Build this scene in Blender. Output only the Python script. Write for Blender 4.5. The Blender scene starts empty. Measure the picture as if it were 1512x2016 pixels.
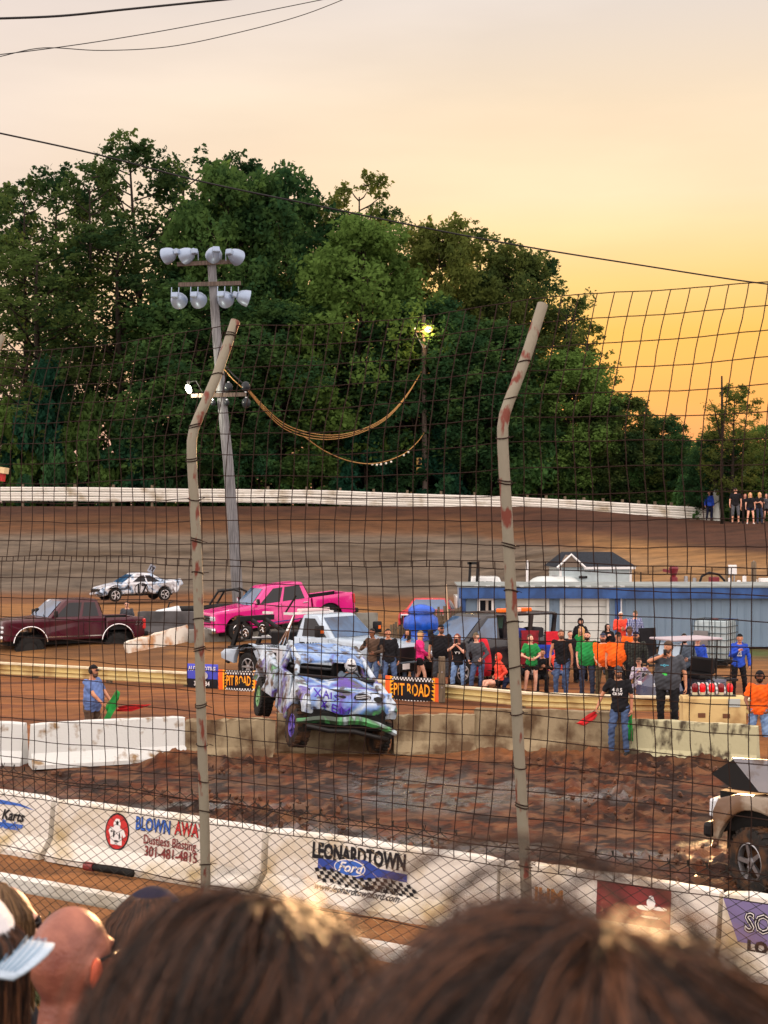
import bpy, bmesh, math, random
import numpy as np
from mathutils import Vector, Matrix, Euler
R = math.radians
PI = math.pi
random.seed(7)
S = bpy.context.scene
COL = S.collection

# ------------------------------------------------------------------ camera
F = 2900.0            # focal length in photo pixels (photo is 1512 x 2016)
HY = 1055.0           # horizon row
CZ = 4.5              # eye height above the dirt
cam_d = bpy.data.cameras.new('camera')
cam = bpy.data.objects.new('camera', cam_d)
COL.objects.link(cam)
cam.location = (0, 0, CZ)
cam.rotation_euler = (R(90), 0, 0)
cam_d.sensor_fit = 'VERTICAL'
cam_d.sensor_height = 36
cam_d.sensor_width = 27
cam_d.lens = F / 2016 * 36
cam_d.shift_y = (HY - 1008) / 2016 * 0.75
cam_d.clip_start = 0.1
cam_d.clip_end = 5000
cam_d.dof.use_dof = True
cam_d.dof.focus_distance = 24
cam_d.dof.aperture_fstop = 8.0
S.camera = cam

# ------------------------------------------------------------------ sky, sun, exposure
SUN_AZ = 11.5         # degrees right of straight ahead
SUN_EL = 8.0
W = bpy.data.worlds.new('World')
S.world = W
W.use_nodes = True
wn, wl = W.node_tree.nodes, W.node_tree.links
wn.clear()
wo = wn.new('ShaderNodeOutputWorld')
wb = wn.new('ShaderNodeBackground')
sky = wn.new('ShaderNodeTexSky')
sky.sky_type = 'NISHITA'
sky.sun_disc = False
sky.sun_elevation = R(SUN_EL)
sky.sun_rotation = R(SUN_AZ)
sky.air_density = 1.6
sky.dust_density = 3.0
sky.ozone_density = 1.0
sky.altitude = 0
# hazy evening air: the clear sky is blended with a warm veil that deepens towards the horizon
tc = wn.new('ShaderNodeTexCoord')
sep = wn.new('ShaderNodeSeparateXYZ')
wl.new(tc.outputs['Generated'], sep.inputs[0])
ramp = wn.new('ShaderNodeValToRGB')
mr = wn.new('ShaderNodeMapRange')
mr.inputs['From Min'].default_value = -0.02
mr.inputs['From Max'].default_value = 0.40
wl.new(sep.outputs['Z'], mr.inputs['Value'])
wl.new(mr.outputs[0], ramp.inputs[0])
def lin(r, g, b):
    f = lambda c: (c / 12.92 if c <= 0.04045 else ((c + 0.055) / 1.055) ** 2.4)
    return (f(r / 255), f(g / 255), f(b / 255), 1)
e = ramp.color_ramp.elements
e[0].position = 0.0; e[0].color = lin(238, 152, 118)
e[1].position = 1.0; e[1].color = lin(222, 219, 218)
for p, c in ((0.14, (246, 158, 112)), (0.25, (255, 176, 96)), (0.36, (255, 193, 98)), (0.44, (255, 208, 132)), (0.57, (253, 221, 182)), (0.70, (243, 220, 190)), (0.84, (230, 216, 204))):
    el = ramp.color_ramp.elements.new(p); el.color = lin(*c)
# the glow is strongest round the sun and cooler away from it
dot = wn.new('ShaderNodeVectorMath'); dot.operation = 'DOT_PRODUCT'
nrm = wn.new('ShaderNodeVectorMath'); nrm.operation = 'NORMALIZE'
wl.new(tc.outputs['Generated'], nrm.inputs[0])
sd = (math.sin(R(SUN_AZ)) * math.cos(R(SUN_EL)), math.cos(R(SUN_AZ)) * math.cos(R(SUN_EL)), math.sin(R(SUN_EL)))
dot.inputs[1].default_value = sd
wl.new(nrm.outputs[0], dot.inputs[0])
mr2 = wn.new('ShaderNodeMapRange')
mr2.inputs['From Min'].default_value = 0.84
mr2.inputs['From Max'].default_value = 0.985
wl.new(dot.outputs['Value'], mr2.inputs['Value'])
cool = wn.new('ShaderNodeMixRGB')
cool.inputs[1].default_value = lin(230, 214, 206)
wl.new(mr2.outputs[0], cool.inputs[0])
wl.new(ramp.outputs[0], cool.inputs[2])
# faint streaks of high cloud
mp = wn.new('ShaderNodeMapping'); mp.inputs['Scale'].default_value = (1.2, 1.2, 5.5)
mp.inputs['Rotation'].default_value = (0, R(-14), 0)
ns = wn.new('ShaderNodeTexNoise'); ns.inputs['Scale'].default_value = 2.6; ns.inputs['Detail'].default_value = 5
wl.new(tc.outputs['Generated'], mp.inputs[0]); wl.new(mp.outputs[0], ns.inputs['Vector'])
mr3 = wn.new('ShaderNodeMapRange')
mr3.inputs['From Min'].default_value = 0.35; mr3.inputs['From Max'].default_value = 0.7
mr3.inputs['To Min'].default_value = 0.93; mr3.inputs['To Max'].default_value = 1.06
wl.new(ns.outputs[0], mr3.inputs['Value'])
cl = wn.new('ShaderNodeVectorMath'); cl.operation = 'MULTIPLY'
wl.new(cool.outputs[0], cl.inputs[0]); wl.new(mr3.outputs[0], cl.inputs[1])
wb.inputs['Strength'].default_value = 0.10
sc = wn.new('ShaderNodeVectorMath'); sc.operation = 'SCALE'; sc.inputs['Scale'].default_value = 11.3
# extra brightness added to the sky far from the sun, to light the ground
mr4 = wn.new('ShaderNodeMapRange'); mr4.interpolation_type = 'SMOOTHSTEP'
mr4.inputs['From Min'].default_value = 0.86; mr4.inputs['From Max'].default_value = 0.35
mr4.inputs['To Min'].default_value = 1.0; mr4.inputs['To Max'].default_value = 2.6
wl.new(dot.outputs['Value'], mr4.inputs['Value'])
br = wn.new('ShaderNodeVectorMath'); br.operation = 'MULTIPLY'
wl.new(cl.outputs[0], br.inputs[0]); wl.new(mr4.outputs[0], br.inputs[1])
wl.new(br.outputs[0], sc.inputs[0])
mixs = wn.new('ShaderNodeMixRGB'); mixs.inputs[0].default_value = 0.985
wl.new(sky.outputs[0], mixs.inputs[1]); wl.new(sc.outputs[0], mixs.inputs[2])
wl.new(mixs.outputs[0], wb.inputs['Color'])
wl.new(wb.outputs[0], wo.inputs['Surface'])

sun_d = bpy.data.lights.new('sun', 'SUN')
sun_d.energy = 5.0
sun_d.angle = R(0.6)
sun_d.color = (1.0, 0.55, 0.24)
sun = bpy.data.objects.new('sun', sun_d)
COL.objects.link(sun)
sun.rotation_euler = Vector(sd).to_track_quat('Z', 'Y').to_euler()
sun.location = (20, 60, 40)
S.view_settings.view_transform = 'Standard'
S.view_settings.look = 'None'
S.view_settings.gamma = 1.0
S.view_settings.exposure = 0.0
S.cycles.max_bounces = 6
S.cycles.transparent_max_bounces = 6

# ------------------------------------------------------------------ helpers
def P(px, py, Y):
    return Vector(((px - 756) * Y / F, Y, CZ + (HY - py) * Y / F))
def X_(px, Y): return (px - 756) * Y / F
def Z_(py, Y): return CZ + (HY - py) * Y / F

_mats = {}
def mat(name, col, rough=0.6, metal=0.0, var=0.0, scale=6.0, col2=None, bump=0.0, bscale=None, coat=0.0, emit=None, trans=0.0, lo=0.4, hi=0.6, spec=None, rough2=None, stretch=None, detail=6):
    """principled material; with var/col2 a noise mixes towards a second colour"""
    if name in _mats: return _mats[name]
    m = bpy.data.materials.new(name); m.use_nodes = True
    n, l = m.node_tree.nodes, m.node_tree.links
    b = n['Principled BSDF']
    if len(col) == 3: col = tuple(col) + (1,)
    b.inputs['Base Color'].default_value = col
    b.inputs['Roughness'].default_value = rough
    b.inputs['Metallic'].default_value = metal
    if coat: b.inputs['Coat Weight'].default_value = coat; b.inputs['Coat Roughness'].default_value = 0.08
    if spec is None and max(col[:3]) < .06: spec = .18
    if spec is not None: b.inputs['Specular IOR Level'].default_value = spec
    if trans: b.inputs['Transmission Weight'].default_value = trans
    if emit:
        b.inputs['Emission Color'].default_value = tuple(emit[:3]) + (1,)
        b.inputs['Emission Strength'].default_value = emit[3]
    if var or col2 or bump or rough2 is not None:
        tcn = n.new('ShaderNodeTexCoord'); src = tcn.outputs['Object']
        if stretch:
            mpn = n.new('ShaderNodeMapping'); mpn.inputs['Scale'].default_value = stretch
            l.new(src, mpn.inputs[0]); src = mpn.outputs[0]
        nz = n.new('ShaderNodeTexNoise'); nz.inputs['Scale'].default_value = scale; nz.inputs['Detail'].default_value = detail
        l.new(src, nz.inputs['Vector'])
        mrn = n.new('ShaderNodeMapRange'); mrn.inputs['From Min'].default_value = lo; mrn.inputs['From Max'].default_value = hi
        l.new(nz.outputs[0], mrn.inputs['Value'])
        if col2 or var:
            c2 = col2 if col2 else tuple(max(0, c * (1 - var)) for c in col[:3])
            mx = n.new('ShaderNodeMixRGB'); mx.inputs[1].default_value = col; mx.inputs[2].default_value = tuple(c2[:3]) + (1,)
            l.new(mrn.outputs[0], mx.inputs[0]); l.new(mx.outputs[0], b.inputs['Base Color'])
        if rough2 is not None:
            mrr = n.new('ShaderNodeMapRange'); mrr.inputs['To Min'].default_value = rough; mrr.inputs['To Max'].default_value = rough2
            l.new(mrn.outputs[0], mrr.inputs['Value']); l.new(mrr.outputs[0], b.inputs['Roughness'])
        if bump:
            nb = n.new('ShaderNodeTexNoise'); nb.inputs['Scale'].default_value = bscale or scale * 4; nb.inputs['Detail'].default_value = 5
            l.new(src, nb.inputs['Vector'])
            bp = n.new('ShaderNodeBump'); bp.inputs['Strength'].default_value = min(1, bump); bp.inputs['Distance'].default_value = 0.02
            l.new(nb.outputs[0], bp.inputs['Height']); l.new(bp.outputs[0], b.inputs['Normal'])
    _mats[name] = m
    return m

def tag(o, label=None, cat=None, group=None, kind=None):
    if label: o['label'] = label
    if cat: o['category'] = cat
    if group: o['group'] = group
    if kind: o['kind'] = kind
    return o

def empty(name, loc=(0, 0, 0), rz=0.0, label=None, cat=None, group=None, rot=None, scale=None):
    o = bpy.data.objects.new(name, None); COL.objects.link(o)
    o.location = loc; o.rotation_euler = rot if rot else (0, 0, rz)
    if scale: o.scale = scale
    o.empty_display_size = 0.2
    return tag(o, label, cat, group)

class MB:
    """collects geometry for ONE mesh object"""
    def __init__(self): self.v = []; self.f = []
    def add(self, vs, fs):
        o = len(self.v); self.v += [tuple(p) for p in vs]; self.f += [tuple(i + o for i in q) for q in fs]; return self
    def box(self, c, s, rot=None, r=0.0):
        hx, hy, hz = s[0] / 2, s[1] / 2, s[2] / 2
        if r > 0:
            bm = bmesh.new(); bmesh.ops.create_cube(bm, size=1)
            for v in bm.verts: v.co = Vector((v.co.x * s[0], v.co.y * s[1], v.co.z * s[2]))
            bmesh.ops.bevel(bm, geom=bm.edges[:], offset=min(r, min(s) * .45), segments=2, affect='EDGES', profile=.5)
            vs = [v.co.copy() for v in bm.verts]; bm.verts.index_update(); fs = [[v.index for v in f.verts] for f in bm.faces]; bm.free()
        else:
            vs = [Vector((x, y, z)) for x in (-hx, hx) for y in (-hy, hy) for z in (-hz, hz)]
            fs = [(0, 1, 3, 2), (4, 6, 7, 5), (0, 4, 5, 1), (2, 3, 7, 6), (0, 2, 6, 4), (1, 5, 7, 3)]
        if rot is not None:
            M = rot if isinstance(rot, Matrix) else Euler(rot).to_matrix()
            vs = [M @ v for v in vs]
        c = Vector(c)
        return self.add([v + c for v in vs], fs)
    def tube(self, pts, rad, n=8, caps=True, closed=False):
        pts = [Vector(p) for p in pts]; m = len(pts)
        if not hasattr(rad, '__len__'): rad = [rad] * m
        up = None; vs = []; fs = []
        for i, p in enumerate(pts):
            a = pts[(i - 1) % m] if (i > 0 or closed) else p
            b = pts[(i + 1) % m] if (i < m - 1 or closed) else p
            t = (b - a)
            t = t.normalized() if t.length > 1e-9 else Vector((0, 0, 1))
            if up is None:
                up = Vector((0, 0, 1)) if abs(t.z) < .9 else Vector((0, 1, 0))
            u = (up - t * up.dot(t))
            if u.length < 1e-6: u = t.orthogonal()
            u.normalize(); w = t.cross(u); up = u
            for k in range(n):
                a_ = 2 * PI * k / n
                vs.append(p + (u * math.cos(a_) + w * math.sin(a_)) * rad[i])
        for i in range(m if closed else m - 1):
            j = (i + 1) % m
            for k in range(n):
                k2 = (k + 1) % n
                fs.append((i * n + k, i * n + k2, j * n + k2, j * n + k))
        if caps and not closed:
            fs.append(tuple(range(n - 1, -1, -1))); fs.append(tuple((m - 1) * n + k for k in range(n)))
        return self.add(vs, fs)
    def sphere(self, c, r, nu=12, nv=8, rot=None):
        if not hasattr(r, '__len__'): r = (r, r, r)
        M = None
        if rot is not None: M = rot if isinstance(rot, Matrix) else Euler(rot).to_matrix()
        vs = []; c = Vector(c)
        def q(x, y, z):
            p = Vector((x * r[0], y * r[1], z * r[2]))
            if M is not None: p = M @ p
            return p + c
        vs.append(q(0, 0, 1))
        for j in range(1, nv):
            th = PI * j / nv
            for k in range(nu):
                a = 2 * PI * k / nu; vs.append(q(math.sin(th) * math.cos(a), math.sin(th) * math.sin(a), math.cos(th)))
        vs.append(q(0, 0, -1)); fs = []
        for k in range(nu):
            fs.append((0, 1 + k, 1 + (k + 1) % nu))
            L = 1 + (nv - 2) * nu
            fs.append((len(vs) - 1, L + (k + 1) % nu, L + k))
        for j in range(nv - 2):
            for k in range(nu):
                a = 1 + j * nu + k; b = 1 + j * nu + (k + 1) % nu
                fs.append((a, a + nu, b + nu, b))
        return self.add(vs, fs)
    def capsule(self, p0, r0, p1, r1, n=10, m=3):
        """tapered tube with round ends"""
        p0, p1 = Vector(p0), Vector(p1); d = p1 - p0; L = d.length
        if L < 1e-6: return self.sphere(p0, r0)
        t = d / L; pts = []; rr = []
        for i in range(m + 1):
            a = PI / 2 * i / m; pts.append(p0 - t * r0 * math.cos(a)); rr.append(max(1e-4, r0 * math.sin(a)))
        for i in range(m, -1, -1):
            a = PI / 2 * i / m; pts.append(p1 + t * r1 * math.cos(a)); rr.append(max(1e-4, r1 * math.sin(a)))
        return self.tube(pts, rr, n)
    def lathe(self, prof, c=(0, 0, 0), n=24, rot=None, caps=True):
        """profile [(r,z)...] about z"""
        M = (rot if isinstance(rot, Matrix) else Euler(rot).to_matrix()) if rot is not None else Matrix.Identity(3)
        c = Vector(c); vs = []; fs = []
        for r, z in prof:
            for k in range(n):
                a = 2 * PI * k / n; vs.append(M @ Vector((r * math.cos(a), r * math.sin(a), z)) + c)
        for i in range(len(prof) - 1):
            for k in range(n):
                k2 = (k + 1) % n; fs.append((i * n + k, i * n + k2, (i + 1) * n + k2, (i + 1) * n + k))
        if caps and prof[0][0] > 1e-4: fs.append(tuple(range(n - 1, -1, -1)))
        if caps and prof[-1][0] > 1e-4: fs.append(tuple((len(prof) - 1) * n + k for k in range(n)))
        return self.add(vs, fs)
    def loft(self, rings, caps=True, closed=True):
        n = len(rings[0]); vs = [Vector(p) for r in rings for p in r]; fs = []
        for i in range(len(rings) - 1):
            for k in range(n if closed else n - 1):
                k2 = (k + 1) % n; fs.append((i * n + k, i * n + k2, (i + 1) * n + k2, (i + 1) * n + k))
        if caps:
            fs.append(tuple(range(n - 1, -1, -1))); fs.append(tuple((len(rings) - 1) * n + k for k in range(n)))
        return self.add(vs, fs)
    def prism(self, outline, axis, a, b):
        """outline of 2D points; axis 'x','y','z' is the extrusion axis; the outline gives the other two in order"""
        def q(p, t):
            if axis == 'y': return (p[0], t, p[1])
            if axis == 'x': return (t, p[0], p[1])
            return (p[0], p[1], t)
        return self.loft([[q(p, a) for p in outline], [q(p, b) for p in outline]])
    def quad(self, a, b, c, d): return self.add([a, b, c, d], [(0, 1, 2, 3)])
    def xf(self, M):
        self.v = [tuple(M @ Vector(p)) for p in self.v]; return self
    def build(self, name, m, parent=None, smooth=None, label=None, fix=True):
        me = bpy.data.meshes.new(name); me.from_pydata(self.v, [], self.f)
        if fix:
            bm = bmesh.new(); bm.from_mesh(me); bmesh.ops.recalc_face_normals(bm, faces=bm.faces)
            bm.to_mesh(me); bm.free()
        me.materials.append(m)
        o = bpy.data.objects.new(name, me); COL.objects.link(o)
        if parent: o.parent = parent
        if smooth:
            me.polygons.foreach_set('use_smooth', [True] * len(me.polygons))
            if smooth is not True:
                me.set_sharp_from_angle(angle=R(smooth))
        if label: o['label'] = label
        return o

def np_mesh(name, V, Fq, m, parent=None, smooth=False, k=4):
    me = bpy.data.meshes.new(name)
    V = np.asarray(V, dtype=np.float32); Fq = np.asarray(Fq, dtype=np.int32)
    nf = len(Fq)
    me.vertices.add(len(V)); me.vertices.foreach_set('co', V.ravel())
    me.loops.add(nf * k); me.loops.foreach_set('vertex_index', Fq.ravel())
    me.polygons.add(nf); me.polygons.foreach_set('loop_start', np.arange(0, nf * k, k, dtype=np.int32))
    me.update(calc_edges=True); me.validate()
    if smooth: me.polygons.foreach_set('use_smooth', [True] * nf)
    me.materials.append(m)
    o = bpy.data.objects.new(name, me); COL.objects.link(o)
    if parent: o.parent = parent
    return o

def copy_tree(o, parent=None):
    c = o.copy(); COL.objects.link(c); c.parent = parent
    for ch in [x for x in KIDS.get(o.name, [])] if False else list(o.children): copy_tree(ch, c)
    return c

def remesh(o, vox, smooth_it=2):
    md = o.modifiers.new('r', 'REMESH'); md.mode = 'VOXEL'; md.voxel_size = vox; md.use_smooth_shade = True
    if smooth_it:
        sm = o.modifiers.new('s', 'SMOOTH'); sm.iterations = smooth_it; sm.factor = 0.5
    dg = bpy.context.evaluated_depsgraph_get()
    me = bpy.data.meshes.new_from_object(o.evaluated_get(dg))
    old = o.data; o.modifiers.clear(); o.data = me
    bpy.data.meshes.remove(old)
    return o

def text_mb(s, size, bold=0.0, ext=0.0, shear=0.0, align='CENTER', sx=1.0):
    cu = bpy.data.curves.new('t', 'FONT'); cu.body = s; cu.size = size; cu.offset = bold; cu.extrude = ext
    cu.shear = shear; cu.align_x = align; cu.align_y = 'BOTTOM_BASELINE' if False else 'CENTER'; cu.resolution_u = 2
    o = bpy.data.objects.new('t', cu); COL.objects.link(o)
    dg = bpy.context.evaluated_depsgraph_get()
    me = bpy.data.meshes.new_from_object(o.evaluated_get(dg))
    mb = MB(); mb.add([(v.co.x * sx, v.co.y, v.co.z) for v in me.vertices], [tuple(p.vertices) for p in me.polygons])
    bpy.data.objects.remove(o); bpy.data.curves.remove(cu); bpy.data.meshes.remove(me)
    return mb
def frame(origin, xdir, ydir):
    x = Vector(xdir).normalized(); y = Vector(ydir); y = (y - x * x.dot(y)).normalized(); z = x.cross(y)
    M = Matrix((x, y, z)).transposed().to_4x4(); M.translation = Vector(origin); return M

# smooth value noise in numpy
_rs = np.random.RandomState(3); _tab = _rs.rand(256, 256)
def vnoise(x, y):
    xi = np.floor(x).astype(int); yi = np.floor(y).astype(int); fx = x - xi; fy = y - yi
    fx = fx * fx * (3 - 2 * fx); fy = fy * fy * (3 - 2 * fy)
    g = lambda i, j: _tab[i % 256, j % 256]
    return (g(xi, yi) * (1 - fx) + g(xi + 1, yi) * fx) * (1 - fy) + (g(xi, yi + 1) * (1 - fx) + g(xi + 1, yi + 1) * fx) * fy
def fbm(x, y, o=4):
    s = 0; a = .5; t = 0
    for i in range(o): s = s + a * vnoise(x * 2 ** i + 17 * i, y * 2 ** i + 31 * i); t += a; a *= .55
    return s / t
# ------------------------------------------------------------------ ground
def sst(a, b, x):
    t = np.clip((x - a) / (b - a), 0, 1); return t * t * (3 - 2 * t)
def ghn(X, Y):
    X = np.asarray(X, float); Y = np.asarray(Y, float)
    left = 1 - sst(-3.5, 1.5, X)
    z = 0.65 * sst(43, 53, Y) * left + 0.30 * sst(56, 73, Y) + 0.45 * sst(58, 66, Y) * (1 - left)
    start = 76 - np.maximum(0, X - 5) * 0.95
    end = 94 - np.maximum(0, X - 8) * 0.45
    top = 6.0 - 1.0 * sst(8, 22, X)
    z = z + (top - z) * np.clip((Y - start) / (end - start), 0, 1) ** 1.05
    z = z + 0.28 * sst(2.0, 4.5, X) * sst(29.3, 30.1, Y) * (1 - sst(33, 37, Y))
    z = z + .40 * np.exp(-(((X + 1.6) / 2.6) ** 2 + ((Y - 54.5) / 2.0) ** 2))
    return z
def gh(X, Y): return float(ghn(X, Y))
NB_P, NB_D = Vector((-5.45, 20.9, 0)), Vector((.84, -.542, 0)).normalized()   # near barrier line
NB_N = Vector((-NB_D.y, NB_D.x, 0))                                           # away from the camera
def build_ground():
    def steps(a, b, s): return list(np.arange(a, b, s))
    ys = steps(0, 13, .5) + steps(13, 16, .12) + steps(16, 30, .06) + steps(30, 44, .2) + steps(44, 100, .5) + steps(100, 160, 5) + [180, 240, 320, 450, 700, 1200, 3000]
    xs = [-2500, -900, -400, -200, -120] + steps(-90, -30, 4) + steps(-30, -9.5, .8) + steps(-9.5, 9.5, .07) + steps(9.5, 30, .8) + steps(30, 90, 4) + [120, 200, 400, 900, 2500]
    xs = np.array(xs); ys = np.array([-60, -30, -10] + ys)
    XX, YY = np.meshgrid(xs, ys)
    Z = ghn(XX, YY)
    far = sst(125, 300, YY); Z = Z - far * 3
    # rough dirt: churned mud in the pit between the two barrier lines, ruts, clods
    s_ = (XX - NB_P.x) * NB_N.x + (YY - NB_P.y) * NB_N.y
    pit = sst(0.2, 1.2, s_) * (1 - sst(28.0, 29.6, YY))
    n1 = fbm(XX * 2.2, YY * 2.2, 4) - .5; n2 = fbm(XX * 7 + 9, YY * 5 + 4, 4) - .5
    clod = np.maximum(0, fbm(XX * 5 + 70, YY * 4.2 + 3, 3) - .56)
    dens = sst(.42, .62, fbm(XX * .5 + 5, YY * .5 + 9, 3))
    n3 = fbm(XX * 15 + 3, YY * 9 + 8, 3) - .5
    Z = Z + pit * (n1 * .085 + n2 * .10 * (.35 + dens) + n3 * .07 * (.3 + dens) + clod * .45 * dens)
    rut = np.sin((XX * .55 + YY * 1.6) * 2.1 + n1 * 3) * .02
    out = 1 - pit
    Z = Z + out * ((fbm(XX * 1.5, YY * 1.5, 3) - .5) * .05 + rut * .5) * (YY > 14)
    # heaps of pushed-up mud against the far barriers
    for (px, py, Y, rx, ry, h) in ((322, 1500, 28.1, .5, .35, .26), (372, 1500, 28.1, .4, .3, .2), (430, 1500, 28.3, .7, .3, .12), (600, 1500, 28.6, 1.4, .4, .1), (960, 1490, 29, .9, .35, .22), (1100, 1495, 28.9, .8, .3, .2), (1190, 1498, 28.8, .5, .3, .2), (1400, 1510, 28.3, .9, .35, .2), (1270, 1510, 28.4, .4, .3, .15)):
        d = ((XX - X_(px, Y)) / rx) ** 2 + ((YY - Y) / ry) ** 2
        Z = Z + np.exp(-d) * h * (.8 + .5 * n1 + n2 * .8)
    V = np.stack([XX.ravel(), YY.ravel(), Z.ravel()], 1)
    ny, nx = XX.shape
    I = np.arange(ny * nx).reshape(ny, nx)
    Q = np.stack([I[:-1, :-1].ravel(), I[:-1, 1:].ravel(), I[1:, 1:].ravel(), I[1:, :-1].ravel()], 1)
    m = bpy.data.materials.new('dirt'); m.use_nodes = True
    n, l = m.node_tree.nodes, m.node_tree.links; b = n['Principled BSDF']
    at = n.new('ShaderNodeAttribute'); at.attribute_name = 'soil'
    wet = n.new('ShaderNodeAttribute'); wet.attribute_name = 'wet'
    tcn = n.new('ShaderNodeTexCoord')
    mp_ = n.new('ShaderNodeMapping'); mp_.inputs['Scale'].default_value = (.35, 1.0, 1)
    l.new(tcn.outputs['Object'], mp_.inputs[0])
    nz = n.new('ShaderNodeTexNoise'); nz.inputs['Scale'].default_value = 1.3; nz.inputs['Detail'].default_value = 9; nz.inputs['Roughness'].default_value = .68
    l.new(mp_.outputs[0], nz.inputs['Vector'])
    mr_ = n.new('ShaderNodeMapRange'); mr_.inputs['From Min'].default_value = .3; mr_.inputs['From Max'].default_value = .7
    mr_.inputs['To Min'].default_value = .45; mr_.inputs['To Max'].default_value = 1.55
    l.new(nz.outputs[0], mr_.inputs['Value'])
    mu = n.new('ShaderNodeVectorMath'); mu.operation = 'MULTIPLY'
    l.new(at.outputs['Color'], mu.inputs[0]); l.new(mr_.outputs[0], mu.inputs[1])
    l.new(mu.outputs[0], b.inputs['Base Color'])
    mrw = n.new('ShaderNodeMapRange'); mrw.inputs['To Min'].default_value = .92; mrw.inputs['To Max'].default_value = .20
    l.new(wet.outputs['Fac'], mrw.inputs['Value']); l.new(mrw.outputs[0], b.inputs['Roughness'])
    b.inputs['Specular IOR Level'].default_value = .3
    nb = n.new('ShaderNodeTexNoise'); nb.inputs['Scale'].default_value = 13; nb.inputs['Detail'].default_value = 9
    l.new(tcn.outputs['Object'], nb.inputs['Vector'])
    bp = n.new('ShaderNodeBump'); bp.inputs['Strength'].default_value = .8; bp.inputs['Distance'].default_value = .05
    l.new(nb.outputs[0], bp.inputs['Height']); l.new(bp.outputs[0], b.inputs['Normal'])
    l.new(wet.outputs['Fac'], b.inputs['Coat Weight']); b.inputs['Coat IOR'].default_value = 1.9; b.inputs['Coat Roughness'].default_value = .12; l.new(bp.outputs[0], b.inputs['Coat Normal'])
    # soil colours by place
    x, y = XX, YY
    def C(r, g, b_): return np.array(lin(r, g, b_)[:3])
    c = np.zeros(x.shape + (3,)) + C(150, 100, 56)
    def blend(w, col): 
        nonlocal c
        c = c * (1 - w[..., None]) + col * w[..., None]
    blend(pit, C(118, 62, 30))
    blend(pit * sst(.46, .56, fbm(x * 2.4, y * 1.7 + 40, 5)) * .9, C(54, 31, 20))
    blend(pit * sst(.50, .56, fbm(x * 6.4, y * 4.7 + 10, 4)) * .75, C(44, 26, 17))
    blend(pit * sst(.58, .64, fbm(x * 5.1 + 30, y * 3.7 + 50, 4)) * .7, C(150, 104, 70))
    blend(pit * sst(.6, .72, fbm(x * 1.6 + 8, y * 1.6 + 40, 4)) * .6, C(140, 98, 66))
    infield = sst(29.5, 30.5, y) * (1 - sst(43, 46, y)); blend(infield * .85, C(150, 94, 48))
    blend(infield * sst(.46, .6, fbm(x * .5, y * 2.4, 5)) * .75, C(104, 60, 36))
    mid = sst(44, 48, y); blend(mid, C(146, 102, 56))
    blend(mid * (1 - sst(58, 62, y)) * sst(.48, .6, fbm(x * .3, y * .5, 4)) * .6, C(96, 66, 44))
    u = (y - (76 - np.maximum(0, x - 5) * .95)) / 18.0
    blend(sst(-.35, -.2, u), C(118, 78, 46))
    blend(sst(.02, .12, u) * (1 - sst(.62, .75, u)), C(110, 98, 84))
    blend(sst(.02, .12, u) * (1 - sst(.62, .75, u)) * sst(.48, .62, fbm(x * .12 + 3, y * .9, 4)), C(90, 76, 60))
    blend(sst(.02, .1, u) * (1 - sst(.2, .3, u)) * .35, C(112, 104, 94))
    blend(sst(.62, .8, u), C(98, 66, 40)); blend(sst(.84, .93, u), C(80, 50, 34))
    blend(sst(9, 14, x) * sst(50, 56, y) * (1 - sst(.75, 1, u)) * .7, C(164, 124, 76))
    far_ = sst(95, 97, y - np.maximum(0, x - 8) * -.45); blend(far_, C(50, 66, 30))
    # weedy strip on the spectators' side of the near rail, grass by the shed
    blend((1 - sst(-5.6, -5.1, s_ + 0 * x)) * (y < 22), C(58, 62, 40))
    g = np.exp(-(((x - X_(770, 50)) / 1.6) ** 2 + ((y - 52) / 3) ** 2)); blend(np.clip(g * 1.3, 0, 1), C(72, 92, 44))
    g = np.exp(-(((x - X_(1490, 53)) / 1.5) ** 2 + ((y - 54) / 2) ** 2)); blend(np.clip(g * 1.3, 0, 1), C(84, 96, 48))
    wt = pit * sst(.6, .74, fbm(x * 1.3 + 21, y * 1.0 + 2, 4)) * .18
    for (px, py, rx, ry) in ((800, 1560, 1.1, 1.3), (880, 1590, 1.0, .8), (760, 1535, .6, .7), (740, 1670, 1.3, .5), (900, 1678, 1.4, .4), (1180, 1698, 1.0, .22), (560, 1650, .9, .5), (1010, 1560, .5, .5), (1150, 1580, .8, .5), (430, 1600, 1.0, .3)):
        yy = CZ * F / (py - HY); xx = X_(px, yy)
        d = ((x - xx) / rx) ** 2 + ((y - yy) / ry) ** 2
        wt = wt + np.exp(-d) * sst(.40, .48, fbm(x * 3.3 + 2, y * 2.2, 4)) * 1.8
    wt = np.clip(wt, 0, 1) * pit
    c = c * (.70 - .22 * pit)[..., None]
    c = c * (1 - .35 * wt[..., None])
    o = np_mesh('ground', V, Q, m, smooth=True)
    me = o.data
    ca = me.color_attributes.new('soil', 'FLOAT_COLOR', 'POINT')
    arr = np.ones((ny * nx, 4), np.float32); arr[:, :3] = c.reshape(-1, 3); ca.data.foreach_set('color', arr.ravel())
    wa = me.attributes.new('wet', 'FLOAT', 'POINT'); wa.data.foreach_set('value', wt.ravel().astype(np.float32))
    tag(o, kind='structure')
    # split the banked racing surface off as its own structure
    bm = bmesh.new(); bm.from_mesh(me)
    o2 = bpy.data.objects.new('race_track', me.copy()); COL.objects.link(o2); tag(o2, kind='structure')
    def ontrack(f):
        p = f.calc_center_median(); s0 = 76 - max(0, p.x - 5) * .95; e0 = 94 - max(0, p.x - 8) * .18
        return s0 - 5 < p.y < e0 + .5 and -90 < p.x < 30
    bmesh.ops.delete(bm, geom=[f for f in bm.faces if ontrack(f)], context='FACES'); bm.to_mesh(me); bm.free()
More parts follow.
